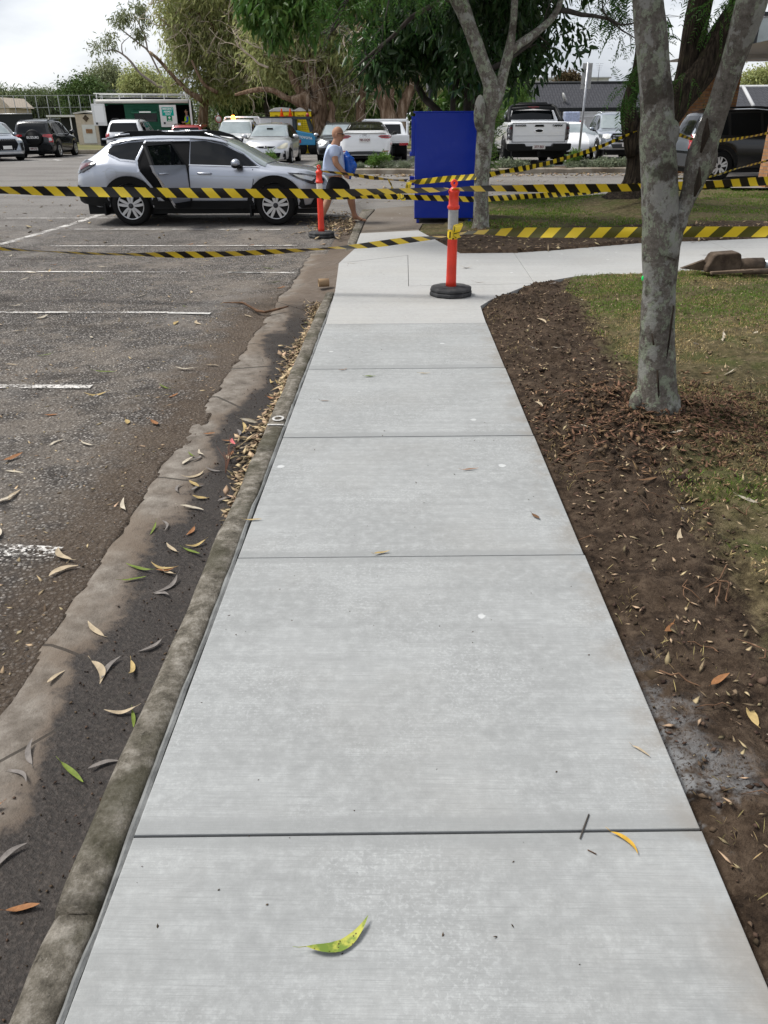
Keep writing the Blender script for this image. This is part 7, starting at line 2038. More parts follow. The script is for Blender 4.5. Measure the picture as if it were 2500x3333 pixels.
p = atd(692, 275, 47)
paperbark('massive pale paperbark trunk leaning left behind the yellow toilets', (p.x, p.y, .25),
          [s_([(300, 655, 735), (275, 664, 722), (250, 668, 716), (220, 672, 712), (190, 668, 700), (160, 660, 688), (120, 648, 670), (60, 636, 654), (0, 630, 645)], 47), s_([(280, 680, 720), (220, 690, 716), (180, 694, 716), (140, 702, 720), (90, 715, 730), (30, 735, 746)], 47.2), s_([(240, 672, 700), (215, 650, 672), (185, 632, 650), (150, 618, 632), (100, 600, 612)], 46.6), s_([(220, 640, 690, 46.6), (214, 622, 634), (208, 606, 618), (196, 585, 597), (193, 560, 570), (198, 530, 538), (205, 505, 510)], 46.4), s_([(290, 700, 740), (255, 708, 724), (235, 712, 726), (220, 706, 718)], 46)],
          [blob(640, 90, 48, 2.0, 2, 1.6), blob(720, 110, 48, 2.0, 2, 1.4), blob(690, 40, 48, 2.6, 2.4, 1.6), blob(590, 130, 47.5, 1.4, 1.6, 1.1), blob(600, 60, 48, 2.0, 2, 1.4), blob(740, 170, 48, 1.2, 1.2, .9), blob(640, 165, 47.5, .9, 1.2, .6), blob(760, 200, 47.5, .8, 1, .8), blob(740, 235, 47.3, .6, .8, .5), blob(660, -60, 48, 4.5, 3, 2)], 2500, 61, twigs=110)
p = atd(838, 270, 45)
paperbark('twin-trunked paperbark with peeling bark just left of the blue bin', (p.x, p.y, .25),
          [s_([(300, 815, 870), (260, 822, 858), (230, 818, 848), (200, 808, 834), (170, 796, 820), (140, 788, 808), (90, 776, 792), (20, 765, 778)], 45), s_([(300, 840, 890), (260, 850, 878), (220, 862, 886), (180, 884, 902), (140, 900, 914), (80, 915, 926)], 45.4), s_([(290, 765, 800), (255, 768, 790), (220, 770, 790), (190, 778, 794), (150, 790, 802)], 46), s_([(270, 828, 850), (200, 838, 852), (140, 836, 848), (80, 830, 840)], 45.3)],
          [blob(790, 120, 46.5, 1.8, 1.8, 1.3), blob(850, 110, 46.5, 1.8, 1.8, 1.3), blob(900, 130, 46.5, 1.2, 1.4, 1.2), blob(830, 60, 46.5, 2.6, 2.2, 1.4), blob(790, 190, 46.5, .6, .8, .5), blob(940, 190, 46.5, .8, 1, .7), blob(985, 120, 47, 1.2, 1.2, 1.0), blob(860, -50, 46.5, 4, 3, 2)], 1500, 62, twigs=80)
p = atd(430, 260, 54)
paperbark('tall olive tree with pale crooked branches rising behind the caravan', (p.x, p.y, .3),
          [s_([(275, 425, 450), (230, 432, 450), (180, 442, 458), (120, 455, 470), (50, 470, 482), (-30, 480, 492)], 54), s_([(215, 430, 446), (200, 404, 414), (178, 382, 392), (160, 366, 374), (130, 340, 347), (112, 320, 326)], 53), s_([(70, 462, 474), (30, 430, 440), (24, 400, 407), (30, 376, 382)], 53), s_([(200, 466, 474), (185, 440, 447), (160, 425, 431), (130, 412, 416)], 52)],
          [blob(400, 60, 54, 1.5, 2, 1.6), blob(450, 100, 54, 1.9, 2, 1.7), blob(500, 60, 54, 2.4, 2.2, 2), blob(520, 140, 54, 1.8, 2, 1.4), blob(445, 180, 54, 1.3, 1.6, .9), blob(375, 185, 54, .8, 1, .6), blob(500, 190, 54, 1.4, 1.4, .7), blob(390, 130, 54, .7, 1, .8), blob(560, 90, 54.5, 2.0, 2, 2), blob(370, 25, 54, .8, 1, .9), blob(470, -40, 54, 4, 3, 2), blob(440, 40, 54, 1.6, 2, 1.4), blob(410, 100, 54, 1.0, 1.4, 1.0), blob(540, 40, 54, 2.2, 2, 2)], 2300, 63, twigs=90, mat='leaf_olive')
p = atd(330, 230, 57)
paperbark('thin bare-limbed gum with small leaf tufts against the sky at left', (p.x + .8, p.y, .3),
          [s_([(255, 386, 396), (205, 366, 374), (180, 330, 336), (158, 300, 305), (133, 280, 285), (118, 264, 268), (108, 245, 248), (110, 225, 227)], 57), s_([(212, 372, 380), (175, 352, 357), (148, 338, 342), (110, 318, 322), (95, 300, 303), (75, 275, 278), (60, 258, 260), (45, 250, 252)], 57), s_([(112, 318, 321), (85, 313, 316), (60, 303, 306), (35, 290, 292)], 57), s_([(118, 264, 267), (95, 262, 264), (78, 280, 281), (75, 268, 269)], 57)],
          [blob(232, 88, 57, .75, .6, .42), blob(208, 105, 57, .42, .5, .3), blob(268, 32, 57, .62, .6, .34), blob(255, 45, 57, .3, .4, .25), blob(302, 75, 57, .5, .5, .35), blob(297, 20, 57, .5, .5, .3), blob(315, 40, 57, .3, .4, .3)], 110, 64, mat='leaf_gum', twigs=0, name='gum_tree', bark='bark_gum', ln=.26, per=13, spread=.18)
p = atd(600, 270, 59)
paperbark('dense dark green fig tree behind the service ute and toilets', (p.x, p.y, .3),
          [s_([(280, 600, 625), (240, 606, 622), (200, 612, 628), (160, 630, 640)], 59), s_([(280, 580, 600), (235, 570, 582), (200, 560, 570)], 59), s_([(260, 625, 640), (220, 640, 650), (180, 655, 664)], 59)],
          [blob(600, 180, 60, 2.2, 2, 1.0), blob(550, 195, 60, 1.6, 1.6, 1.0), blob(640, 190, 60, 1.4, 1.6, 1.1), blob(520, 215, 60, 1.0, 1.2, .8), blob(490, 205, 60, 1.0, 1.2, .9), blob(600, 140, 60.5, 2.6, 2, 1.2), blob(780, 225, 60, 2.0, 1.5, .8), blob(720, 200, 61, 2.4, 1.6, 1.6), blob(860, 190, 61, 2.6, 1.6, 1.6), blob(940, 215, 61, 2.2, 1.6, 1.4)], 1100, 65, mat='leaf_fig', twigs=0, name='fig_tree', bark='bark_grey', ln=.34, per=15, spread=.36, wd=.4)


def bg_tree(label, px, py, Y, blobs, n, seed, mat, name='background_tree', ln=.30, spread=.38, wd=.38, hang=.4, gr='far trees along the field', trunk=True):
    p = atd(px, py, Y)
    t = thing(name, label, 'tree', (p.x, p.y, .3), 0, gr)
    mb = MB(); zt = max(b[2] for b in blobs)
    mb.tube([(p.x, p.y, .2), (p.x + .1, p.y, zt * .5), (p.x, p.y, zt)], [.22, .15, .05], 7); localise(mb.build('trunk', 'bark_grey'), t)
    o, _ = foliage('crown', blobs, int(n * 1.7), 13, spread, ln, wd, mat, None, hang, seed); localise(o, t)
    return t


bg_tree('rounded dense dark green tree left of the caravan roof', 190, 230, 84, [blob(185, 205, 84, 2.4, 2, 1.3), blob(165, 215, 84, 1.5, 1.5, .9), blob(205, 222, 84, 1.4, 1.5, .8), blob(188, 186, 84, 1.2, 1.2, .6), blob(190, 236, 84, 2.2, 1.6, .8)], 380, 71, 'leaf_fig')
bg_tree('tall grey-green gum behind the rounded tree at left', 238, 220, 98, [blob(228, 160, 98, 1.5, 1.5, 1.2), blob(250, 165, 98, 1.3, 1.5, 1.3), blob(215, 172, 98, 1.0, 1.2, .7), blob(240, 185, 98, 1.8, 1.5, 1.2), blob(195, 172, 98, 1.2, 1.2, .7), blob(225, 205, 98, 2, 1.6, 1.0)], 300, 72, 'leaf_gum')
bg_tree('yellow-green spreading tree above the caravan roof', 315, 230, 92, [blob(300, 170, 92, 1.6, 1.5, 1.0), blob(330, 178, 92, 1.6, 1.5, 1.2), blob(285, 185, 92, 1.3, 1.4, .8), blob(310, 195, 92, 2.4, 1.6, 1.2), blob(350, 195, 92, 1.6, 1.6, 1.2), blob(320, 225, 92, 3.4, 1.6, 1.2)], 430, 73, 'leaf_olive')
for k, (px, w_, lab) in enumerate(((5, 2.0, 'dark palm clump at the left edge behind the court fence'), (38, 2.4, 'shaggy dark palm with a ragged top behind the court fence'), (70, 2.2, 'low dark palm beside the power pole'), (100, 2.3, 'broad dark shrub right of the power pole'), (128, 2.2, 'dark shrub next to the rounded tree'))):
    bg_tree(lab, px, 235, 90 + k * .7, [blob(px, 222, 90 + k * .7, w_ * .8, 1.5, .9), blob(px + 6, 210 + (k * 7) % 9, 90 + k * .7, w_ * .5, 1.0, .55), blob(px - 8, 236, 90 + k * .7, w_, 1.6, .8)], 170, 74 + k, 'leaf_far', 'palm_clump', .55, .35, .14, .2)
bg_tree('wispy pale green tree beside the white dual cab ute', 1118, 240, 41, [blob(1120, 190, 41, .55, .6, .5), blob(1105, 215, 41, .45, .5, .45), blob(1130, 210, 41, .5, .5, .4), blob(1122, 168, 41, .3, .4, .25), blob(1110, 235, 41, .5, .5, .35)], 170, 81, 'leaf_lime', ln=.22, spread=.14, wd=.12, hang=.7, gr=None)
bg_tree('rust and green treetop above the tiled roof', 1226, 185, 76, [blob(1226, 168, 76, .85, .8, .55), blob(1216, 178, 76, .8, .8, .4), blob(1238, 178, 76, .75, .8, .4)], 130, 82, 'leaf_rust', ln=.28, spread=.18, gr=None)
bg_tree('pale tree seen under the carport beam at the right edge', 1640, 200, 80, [blob(1625, 172, 80, 1.2, 1, .6), blob(1650, 168, 80, 1.2, 1, .6), blob(1680, 165, 80, 1.6, 1, .8), blob(1640, 182, 80, 2.0, 1, .4)], 190, 83, 'leaf_olive', gr=None)
for k, (px, Y, hgt, lab) in enumerate(((60, 120, 4.0, 'far green tree line left part behind the palms'), (480, 90, 5.5, 'far dark tree right of the caravan between trunks'), (560, 85, 5.0, 'far tree in the gap left of the fig'), (760, 80, 6, 'far tree behind the paperbark trunks'), (960, 75, 7, 'far tree filling the gap behind the bin'), (1060, 70, 6, 'far tree right of the slim trunk'))):
    p = atd(px, 250, Y)
    bg_tree(lab, px, 250, Y, [(p.x, p.y, hgt * .6, 3.6, 2, hgt * .42), (p.x - 2, p.y, hgt * .4, 2.8, 2, hgt * .36), (p.x + 2, p.y, hgt * .42, 2.8, 2, hgt * .36)], 330, 90 + k, 'leaf_far' if k != 4 else 'leaf_fig')

# ---- planting in the island bed
rr = random.Random(44)
lowp = [(-6.6, .26), (-5.9, .2), (-5.2, .3), (-2.6, .42), (-2.1, .36), (-1.5, .3), (-0.5, .4), (.1, .36), (2.35, .3), (3.05, .34), (3.7, .46), (4.25, .40), (5.2, .24), (6.1, .3), (6.7, .42), (7.2, .48), (7.75, .44), (8.3, .34), (9.2, .46), (9.8, .4), (10.6, .4)]
kinds = []
for k in range(3):
    t = thing('ground_cover', 'low grey-green ground cover clump in the island bed', 'shrub', (lowp[k][0], 30.1, .27), 0, 'low clumps in the island bed')
    mb = MB(); mb.tube([(0, 0, 0), (0, 0, .08)], [.03, .01], 5); mb.build('stem', 'bark_grey', t)
    foliage('foliage', [(0, 0, .08, .5, .35, .15), (.18, .05, .12, .25, .2, .13), (-.2, -.05, .10, .25, .2, .12)], 110, 9, .05, .10, .3, 'leaf_silver', t, -.6, 100 + k)
    kinds.append(t)
for k, (x, s) in enumerate(lowp):
    src = kinds[k % 3]
    if k < 3:
        t = src
    else:
        t = src.copy(); C.objects.link(t)
        for ch in src.children:
            c2 = ch.copy(); C.objects.link(c2); c2.parent = t
    t.location = (x, 29.95 + rr.uniform(-.12, .3), .27); t.scale = (s * 2.1, s * 2.0, s * 2.2); t.rotation_euler = (0, 0, rr.uniform(0, 6))
for (x, h_, lab) in ((-4.72, .75, 'upright green weed in the island bed before the silver hatch'), (-.95, .55, 'leafy green weed in the bed before the white sedan'), (-.62, .68, 'small bush with tiny yellow flowers in the bed left of the bin'), (.62, .85, 'tall pale weed in the bed at the left edge of the bin'), (6.1, .75, 'spiky green bush in the bed under the dual cab tow bar'), (8.55, .95, 'tall feathery bush in the bed beside the sign pole'), (10.2, .8, 'green bush in the bed at the dark trunk')):
    h_ *= .72
    t = thing('island_bush', lab, 'shrub', (x, 30.1, .27))
    mb = MB()
    for q in range(4):
        mb.tube([(0, 0, 0), (rr.gauss(0, .12), rr.gauss(0, .1), h_ * .8)], [.012, .005], 5)
    mb.build('stem', 'bark_grey', t)
    foliage('foliage', [(0, 0, h_ * .4, .26, .25, h_ * .38), (.05, 0, h_ * .7, .18, .18, h_ * .28)], 110, 8, .05, .13, .16, 'leaf_lime' if 'pale' not in lab else 'leaf_silver', t, -1.0, int(200 + x * 10))


# ---- grass, mulch and ground litter
def blades(name, pts_, h, w, mat, seed):
    rng = np.random.default_rng(seed); n = len(pts_)
    a = rng.uniform(0, 2 * np.pi, n); lean = rng.uniform(.15, 1.0, n)
    hh = h * rng.uniform(.5, 1.3, n)
    d = np.stack([np.cos(a) * lean, np.sin(a) * lean, np.ones(n)], 1)
    o = leaves(name, pts_, d, hh, np.full(n, w), mat, None, .35, .1, rng=rng)
    return tag(o, kind='stuff')


def scatter(n, x0, x1, y0, y1, fn, seed):
    rng = np.random.default_rng(seed); x = rng.uniform(x0, x1, n); y = rng.uniform(y0, y1, n)
    k = fn(x, y, rng.random(n)); x, y = x[k], y[k]
    z = np.array([soil_z(a, b) for a, b in zip(x, y)])
    return np.stack([x, y, z - .004], 1)


nb = lambda x, y: 0.30 * fbm(x * 1.2, y * 1.2, 0, 3, 91)
turf_near = lambda dens, thr: (lambda x, y, r: (x > 1.16 + .085 * y + nb(x, y)) & (fbm(x * 2.4, y * 2.4, 0, 3, 95) + dens > thr + r * .7) & (np.hypot(x - 1.69, y - 4.84) > .55))
green_w = lambda x, y, r: (x > 1.20 + .085 * y + nb(x, y)) & (fbm(x * 1.6, y * 1.6, 0, 3, 96) - .20 + .17 * np.clip(y - 5.5, 0, 3) > r * .75) & (np.hypot(x - 1.69, y - 4.84) > .6)
blades('grass', scatter(120000, 1.2, 5.2, 1.8, 10.7, green_w, 1), .038, .0060, 'grass_green', 1)
blades('dry_grass', scatter(110000, 1.1, 5.2, 1.8, 10.4, turf_near(.22, .0), 2), .032, .0055, 'grass_straw', 2)
far_ok = lambda x, y, r: (y - .27 * x + 1.1 * fbm(x * .9, y * .9, 0, 3, 97) > 13.9) & (y < np.interp(x, [0, 1.5, 2.3, 6.1, 10.8, 16], [15.2, 18.8, 20.7, 21.4, 24.4, 25.0])) & (fbm(x * 1.1, y * 1.1, 0, 3, 98) + .35 - .5 * np.exp(-(np.hypot(x - 5.1, y - 17.6) / 1.3) ** 2) > r * .7) & ~((x < 1.45) & (y > 15.7) & (y < 17.0))
blades('far_grass', scatter(90000, 1.2, 12, 13.5, 25, far_ok, 3), .06, .011, 'grass_green', 3)
blades('far_dry_grass', scatter(9000, 1.2, 12, 13.5, 25, far_ok, 4), .05, .008, 'grass_straw', 4)


# ================================================================ PEOPLE
pmat('skin', (0.36, 0.195, 0.125), 0.55, var=0.12, vscale=6)
pmat('shirt_blue', (0.50, 0.59, 0.80), 0.85, bump=0.5, bscale=9, bdist=0.03)
pmat('shorts_black', (0.010, 0.010, 0.012), 0.85)
pmat('thong_brown', (0.05, 0.028, 0.018), 0.7)
pmat('bag_blue', (0.01, 0.10, 0.48), 0.3)
pmat('glasses_black', (0.01, 0.01, 0.01), 0.15)
pmat('hivis', (0.45, 0.72, 0.02), 0.7)
pmat('work_blue', (0.02, 0.09, 0.38), 0.8)
pmat('trouser_beige', (0.22, 0.18, 0.13), 0.85)
pmat('hair_dark', (0.02, 0.014, 0.01), 0.8)


def skin_mesh(name, nodes, edges, root, mat, parent, levels=2):
    """One continuous surface grown round a joint skeleton."""
    keys = list(nodes); me = bpy.data.meshes.new(name)
    me.from_pydata([tuple(nodes[k][0]) for k in keys], [(keys.index(a), keys.index(b)) for a, b in edges], [])
    o = bpy.data.objects.new(name + '_skeleton', me); C.objects.link(o)
    sk = o.modifiers.new('skin', 'SKIN'); sk.use_smooth_shade = True
    for k, v in zip(keys, me.skin_vertices[0].data if me.skin_vertices else []):
        pass
    if not me.skin_vertices:
        bm = bmesh.new(); bm.from_mesh(me); bm.verts.layers.skin.verify(); bm.to_mesh(me); bm.free()
    for i, k in enumerate(keys):
        r = nodes[k][1]; me.skin_vertices[0].data[i].radius = r if isinstance(r, tuple) else (r, r)
        me.skin_vertices[0].data[i].use_root = (k == root)
    ss = o.modifiers.new('sub', 'SUBSURF'); ss.levels = levels; ss.render_levels = levels
    m2 = bpy.data.meshes.new_from_object(o.evaluated_get(bpy.context.evaluated_depsgraph_get()))
    bpy.data.objects.remove(o); bpy.data.meshes.remove(me)
    m2.name = name; m2.materials.clear(); m2.materials.append(MAT[mat])
    m2.polygons.foreach_set('use_smooth', np.ones(len(m2.polygons), dtype=bool))
    o2 = bpy.data.objects.new(name, m2); C.objects.link(o2); o2.parent = parent
    return o2


def hand_nodes(nodes, edges, wrist, palm, d, side, s=1.0, tag_=''):
    """Palm and five curled fingers growing from a wrist node."""
    d = Vector(d).normalized(); side = Vector(side).normalized(); nrm = d.cross(side).normalized()
    w_ = Vector(nodes[wrist][0]); pc = w_ + d * .055 * s
    nodes[palm] = (pc, (.036 * s, .020 * s)); edges.append((wrist, palm))
    for k, (off, ln) in enumerate(((-.030, .060), (-.010, .072), (.010, .068), (.030, .052))):
        a, b2, c2 = f'{tag_}f{k}a', f'{tag_}f{k}b', f'{tag_}f{k}c'
        p0 = pc + d * .035 * s + side * off * s
        nodes[a] = (p0, .0105 * s); nodes[b2] = (p0 + d * ln * .5 * s + nrm * .014 * s, .0095 * s); nodes[c2] = (p0 + d * ln * .75 * s + nrm * (.045 - .004 * k) * s, .008 * s)
        edges += [(palm, a), (a, b2), (b2, c2)]
    nodes[f'{tag_}t0'] = (pc - side * .032 * s - d * .012 * s, .0125 * s); nodes[f'{tag_}t1'] = (pc - side * .055 * s + d * .028 * s + nrm * .022 * s, .0095 * s)
    edges += [(palm, f'{tag_}t0'), (f'{tag_}t0', f'{tag_}t1')]


def face(parent, c, f, s=1.0, name='ear'):
    """Ears, nose, eyes and mouth set on a head centred at c looking along f."""
    f = Vector(f).normalized(); u = Vector((0, 0, 1)); r = f.cross(u).normalized()
    rot = Matrix((r, f, u)).transposed()
    P = lambda a, b, e: Vector(c) + r * a * s + f * b * s + u * e * s
    mb = MB()
    mb.ball(P(0, .105, -.012), (.014 * s, .020 * s, .022 * s), 8, 6, rot=rot); mb.build('nose', 'skin', parent)
    for q in (-1, 1):
        mb = MB(); mb.ball(P(q * .078, -.005, -.008), (.012 * s, .022 * s, .034 * s), 8, 6, rot=rot); mb.build('ear', 'skin', parent)
        mb = MB(); mb.ball(P(q * .030, .088, .016), (.014 * s, .009 * s, .008 * s), 8, 6, rot=rot); mb.build('eye', 'glasses_black', parent)
    mb = MB(); mb.ball(P(0, .093, -.055), (.024 * s, .008 * s, .006 * s), 8, 5, rot=rot); mb.build('mouth', 'thong_brown', parent)
    return P, rot


q = lambda px, py, Y: tuple(at(px, py, Y))
man_o = at(1096, 735, 16.05); man_o.z = -.02
man = thing('person', 'bald man in light blue t-shirt and black shorts striding past with a bag', 'person', tuple(man_o))
M0 = Matrix.Translation(-man_o)
Hn = {'pelvis': (q(1092, 583, 16.08), .125), 'waist': (q(1089, 552, 16.08), .135), 'chest': (q(1087, 505, 16.08), .15), 'neck': (q(1093, 468, 16.08), .080), 'jaw': (q(1099, 450, 16.08), .075), 'skull': (q(1100, 440, 16.08), .07), 'crown': (q(1100, 432, 16.08), .05),
      'rs': (q(1088, 487, 15.87), .070), 'relb': (q(1092, 532, 15.82), .062), 'rwri': (q(1119, 561, 15.80), .042),
      'ls': (q(1090, 487, 16.29), .070), 'lelb': (q(1104, 528, 16.38), .046), 'lwri': (q(1128, 545, 16.28), .032),
      'rh': (q(1096, 592, 15.98), .110), 'rk': (q(1139, 632, 16.05), .078), 'rcalf': (q(1145, 660, 16.12), .078), 'ra': (q(1154, 704, 16.22), .036), 'rheel': (q(1152, 714, 16.22), .032), 'rt': (q(1182, 717, 16.20), .030), 'rtt': (q(1193, 717, 16.2), .020),
      'lh': (q(1088, 592, 16.18), .110), 'lk': (q(1070, 642, 16.1), .078), 'lcalf': (q(1060, 672, 16.02), .078), 'la': (q(1040, 722, 15.95), .036), 'lheel': (q(1036, 731, 15.95), .032), 'lt': (q(1060, 745, 15.92), .030), 'ltt': (q(1071, 747, 15.92), .020)}
E_ = [('pelvis', 'waist'), ('waist', 'chest'), ('chest', 'neck'), ('neck', 'jaw'), ('jaw', 'skull'), ('skull', 'crown'), ('chest', 'rs'), ('rs', 'relb'), ('relb', 'rwri'), ('chest', 'ls'), ('ls', 'lelb'), ('lelb', 'lwri'), ('pelvis', 'rh'), ('rh', 'rk'), ('rk', 'rcalf'), ('rcalf', 'ra'), ('ra', 'rheel'), ('ra', 'rt'), ('rt', 'rtt'), ('pelvis', 'lh'), ('lh', 'lk'), ('lk', 'lcalf'), ('lcalf', 'la'), ('la', 'lheel'), ('la', 'lt'), ('lt', 'ltt')]
dh = Vector(Hn['rwri'][0]) - Vector(Hn['relb'][0])
hand_nodes(Hn, E_, 'rwri', 'rpalm', dh, (.35, .2, .9), 1.0, 'r')
hand_nodes(Hn, E_, 'lwri', 'lpalm', Vector(Hn['lwri'][0]) - Vector(Hn['lelb'][0]), (.35, -.2, .9), 1.0, 'l')


def add_ball(o, c, r, rot=None):
    mb = MB(); mb.ball(c, r, 20, 14, rot=rot); t_ = mb.build('ball', 'skin'); bm = bmesh.new(); bm.from_mesh(o.data); bm.from_mesh(t_.data)
    for f in bm.faces:
        f.smooth = True
    bm.to_mesh(o.data); bm.free(); bpy.data.objects.remove(t_)


def body_at(o, M):
    o.data.transform(M)
    return o


bo = body_at(skin_mesh('body', Hn, E_, 'pelvis', 'skin', man), M0)
add_ball(bo, Vector(q(1099, 435, 16.08)) - man_o, (.108, .086, .120), Matrix.Rotation(R(12), 3, 'Y'))
add_ball(bo, Vector(q(1105, 447, 16.08)) - man_o, (.075, .062, .080))
fc_parent = man
hc = Vector(q(1100, 437, 16.08)) - man_o
P, rot = face(man, hc, (1, -.12, -.05), 1.08)
mb = MB(); mb.box(P(0, .094, .006), (.135, .010, .028), rot)
for s2 in (-1, 1):
    mb.box(P(s2 * .078, .045, .012), (.005, .10, .008), rot)
mb.build('sunglasses', 'glasses_black', man, bevel=.003)
SH = {k: Hn[k] for k in ('pelvis', 'waist', 'chest', 'rs', 'ls')}
SH = {'hem': (q(1088, 577, 16.08), .235), 'waist': (q(1085, 548, 16.08), .24), 'chest': (q(1084, 510, 16.08), .245), 'up': (q(1090, 480, 16.08), .15), 'nk': (q(1092, 469, 16.08), .095), 'rs': (q(1088, 487, 15.87), .110), 'rsl': (q(1091, 519, 15.83), .096), 'ls': (q(1090, 487, 16.29), .110), 'lsl': (q(1099, 517, 16.35), .096)}
body_at(skin_mesh('t_shirt', SH, [('hem', 'waist'), ('waist', 'chest'), ('chest', 'up'), ('up', 'nk'), ('chest', 'rs'), ('rs', 'rsl'), ('chest', 'ls'), ('ls', 'lsl')], 'chest', 'shirt_blue', man), M0)
SO = {'wb': (q(1091, 568, 16.08), .180), 'seat': (q(1092, 588, 16.08), .195), 'rh': (q(1100, 600, 15.98), .170), 'rk': (q(1138, 628, 16.04), .135), 'lh': (q(1086, 600, 16.18), .155), 'lk': (q(1071, 638, 16.1), .125)}
body_at(skin_mesh('shorts', SO, [('wb', 'seat'), ('seat', 'rh'), ('rh', 'rk'), ('seat', 'lh'), ('lh', 'lk')], 'seat', 'shorts_black', man), M0)
for a, b2, zz_ in ((Hn['rheel'][0], Hn['rtt'][0], .002), (Hn['lheel'][0], Hn['ltt'][0], None)):
    a = Vector(a) - man_o; b2 = Vector(b2) - man_o; d = (b2 - a); 
    mb = MB(); n_ = Vector((-d.y, d.x, 0)).normalized(); m_ = 8; vs = []
    for i in range(m_ + 1):
        t_ = -.12 + 1.28 * i / m_; c_ = a + d * t_ + Vector((0, 0, -.030)); w2 = .048 * math.sin(math.pi * min(1, max(.12, (i + .8) / (m_ + 1.6)))) ** .5
        vs += [c_ + n_ * w2, c_ - n_ * w2, c_ + n_ * w2 + Vector((0, 0, -.018)), c_ - n_ * w2 + Vector((0, 0, -.018))]
    fs = []
    for i in range(m_):
        k = 4 * i; fs += [(k, k + 4, k + 5, k + 1), (k + 2, k + 3, k + 7, k + 6), (k, k + 2, k + 6, k + 4), (k + 1, k + 5, k + 7, k + 3)]
    fs += [(0, 1, 3, 2), (4 * m_, 4 * m_ + 2, 4 * m_ + 3, 4 * m_ + 1)]
    mb.add(vs, fs); th = mb.build('thong', 'thong_brown', man)
    mb = MB(); mid = a + d * .85 + Vector((0, 0, .02)); mb.tube([a + d * .55 + n_ * .045 + Vector((0, 0, -.02)), a + d * .68 + n_ * .02 + Vector((0, 0, .022)), mid, a + d * .68 - n_ * .02 + Vector((0, 0, .022)), a + d * .55 - n_ * .045 + Vector((0, 0, -.02))], .008, 6); mb.build('strap', 'thong_brown', th)
# the bag he carries
p = at(1131, 540, 16.22)
mb = MB(); mb.ball(p, (.19, .15, .235), 36, 26)
arr = np.array(mb.v); cen = np.array(tuple(p)); nn_ = fbm(arr[:, 0] * 13, arr[:, 1] * 13, arr[:, 2] * 9, 4, 7) - .25
arr = cen + (arr - cen) * (1 + .48 * nn_[:, None]); arr[:, 0] += .06 * (arr[:, 2] - p.z) * -1
mb.v = [tuple(v) for v in arr]
tp = at(1123, 519, 16.22); mb.tube([tp, tp + Vector((-.02, 0, .06)), tp + Vector((-.05, 0, .07))], [.05, .02, .012], 8)
tag(mb.build('plastic_bag', 'bag_blue'), 'crumpled bright blue plastic bag in the arm of the bald man', 'bag')

# worker standing in the caravan doorway
R0 = CARAVAN[0]; Ac = CARAVAN[1]; Uc, Vc = CARAVAN[2], CARAVAN[3]
lx = Uc(592); wp = Vector((R0.x + lx * math.cos(Ac) - .28 * math.sin(Ac), R0.y + lx * math.sin(Ac) + .28 * math.cos(Ac), .25 + .5))
wk = thing('person', 'bearded worker in yellow hi-vis vest over a blue shirt standing in the caravan doorway', 'person', tuple(wp), R(11))
s = (Vc(352) - .5) / 1.72
v = lambda x, y, z: (x * s, y * s, z * s)
W_ = {'pelvis': (v(0, 0, .92), .12), 'waist': (v(0, 0, 1.08), .125), 'chest': (v(0, 0, 1.30), .15), 'neck': (v(-.01, 0, 1.47), .058), 'jaw': (v(-.03, 0, 1.55), (.07, .08)), 'skull': (v(-.02, 0, 1.62), .12), 'crown': (v(-.01, 0, 1.67), .09),
      'rs': (v(0, -.19, 1.39), .065), 'relb': (v(.02, -.25, 1.12), .045), 'rwri': (v(-.20, -.20, 1.06), .032), 'ls': (v(0, .19, 1.39), .065), 'lelb': (v(.0, .25, 1.12), .045), 'lwri': (v(-.22, .14, 1.08), .032),
      'rh': (v(0, -.10, .86), .10), 'rk': (v(-.02, -.11, .48), .06), 'ra': (v(.02, -.11, .08), .042), 'rt': (v(-.14, -.11, .04), .036), 'lh': (v(0, .10, .86), .10), 'lk': (v(0, .11, .48), .06), 'la': (v(.04, .11, .08), .042), 'lt': (v(-.12, .11, .04), .036)}
E2 = [('pelvis', 'waist'), ('waist', 'chest'), ('chest', 'neck'), ('neck', 'jaw'), ('jaw', 'skull'), ('skull', 'crown'), ('chest', 'rs'), ('rs', 'relb'), ('relb', 'rwri'), ('chest', 'ls'), ('ls', 'lelb'), ('lelb', 'lwri'), ('pelvis', 'rh'), ('rh', 'rk'), ('rk', 'ra'), ('ra', 'rt'), ('pelvis', 'lh'), ('lh', 'lk'), ('lk', 'la'), ('la', 'lt')]
hand_nodes(W_, E2, 'rwri', 'rp', (-1, .1, 0), (0, .2, 1), s, 'r'); hand_nodes(W_, E2, 'lwri', 'lp', (-1, -.1, 0), (0, .2, 1), s, 'l')
bo = skin_mesh('body', W_, E2, 'pelvis', 'skin', wk)
add_ball(bo, v(-.015, 0, 1.63), (.098 * s, .078 * s, .105 * s))
face(wk, v(-.02, 0, 1.62), (-1, 0, -.05), s)
mb = MB(); mb.ball(v(.012, 0, 1.66), (.088 * s, .084 * s, .075 * s), 12, 8); mb.build('hair', 'hair_dark', wk)
mb = MB(); mb.ball(v(-.085, 0, 1.545), (.035 * s, .05 * s, .045 * s), 10, 7); mb.build('beard', 'hair_dark', wk)
SL = {'chest': (v(0, 0, 1.30), .165), 'up': (v(-.005, 0, 1.43), .09), 'rs': (v(0, -.19, 1.39), .08), 're': (v(.02, -.25, 1.12), .06), 'rw': (v(-.12, -.22, 1.08), .05), 'ls': (v(0, .19, 1.39), .08), 'le': (v(0, .25, 1.12), .06), 'lw': (v(-.12, .20, 1.10), .05)}
skin_mesh('work_shirt', SL, [('chest', 'up'), ('chest', 'rs'), ('rs', 're'), ('re', 'rw'), ('chest', 'ls'), ('ls', 'le'), ('le', 'lw')], 'chest', 'work_blue', wk)
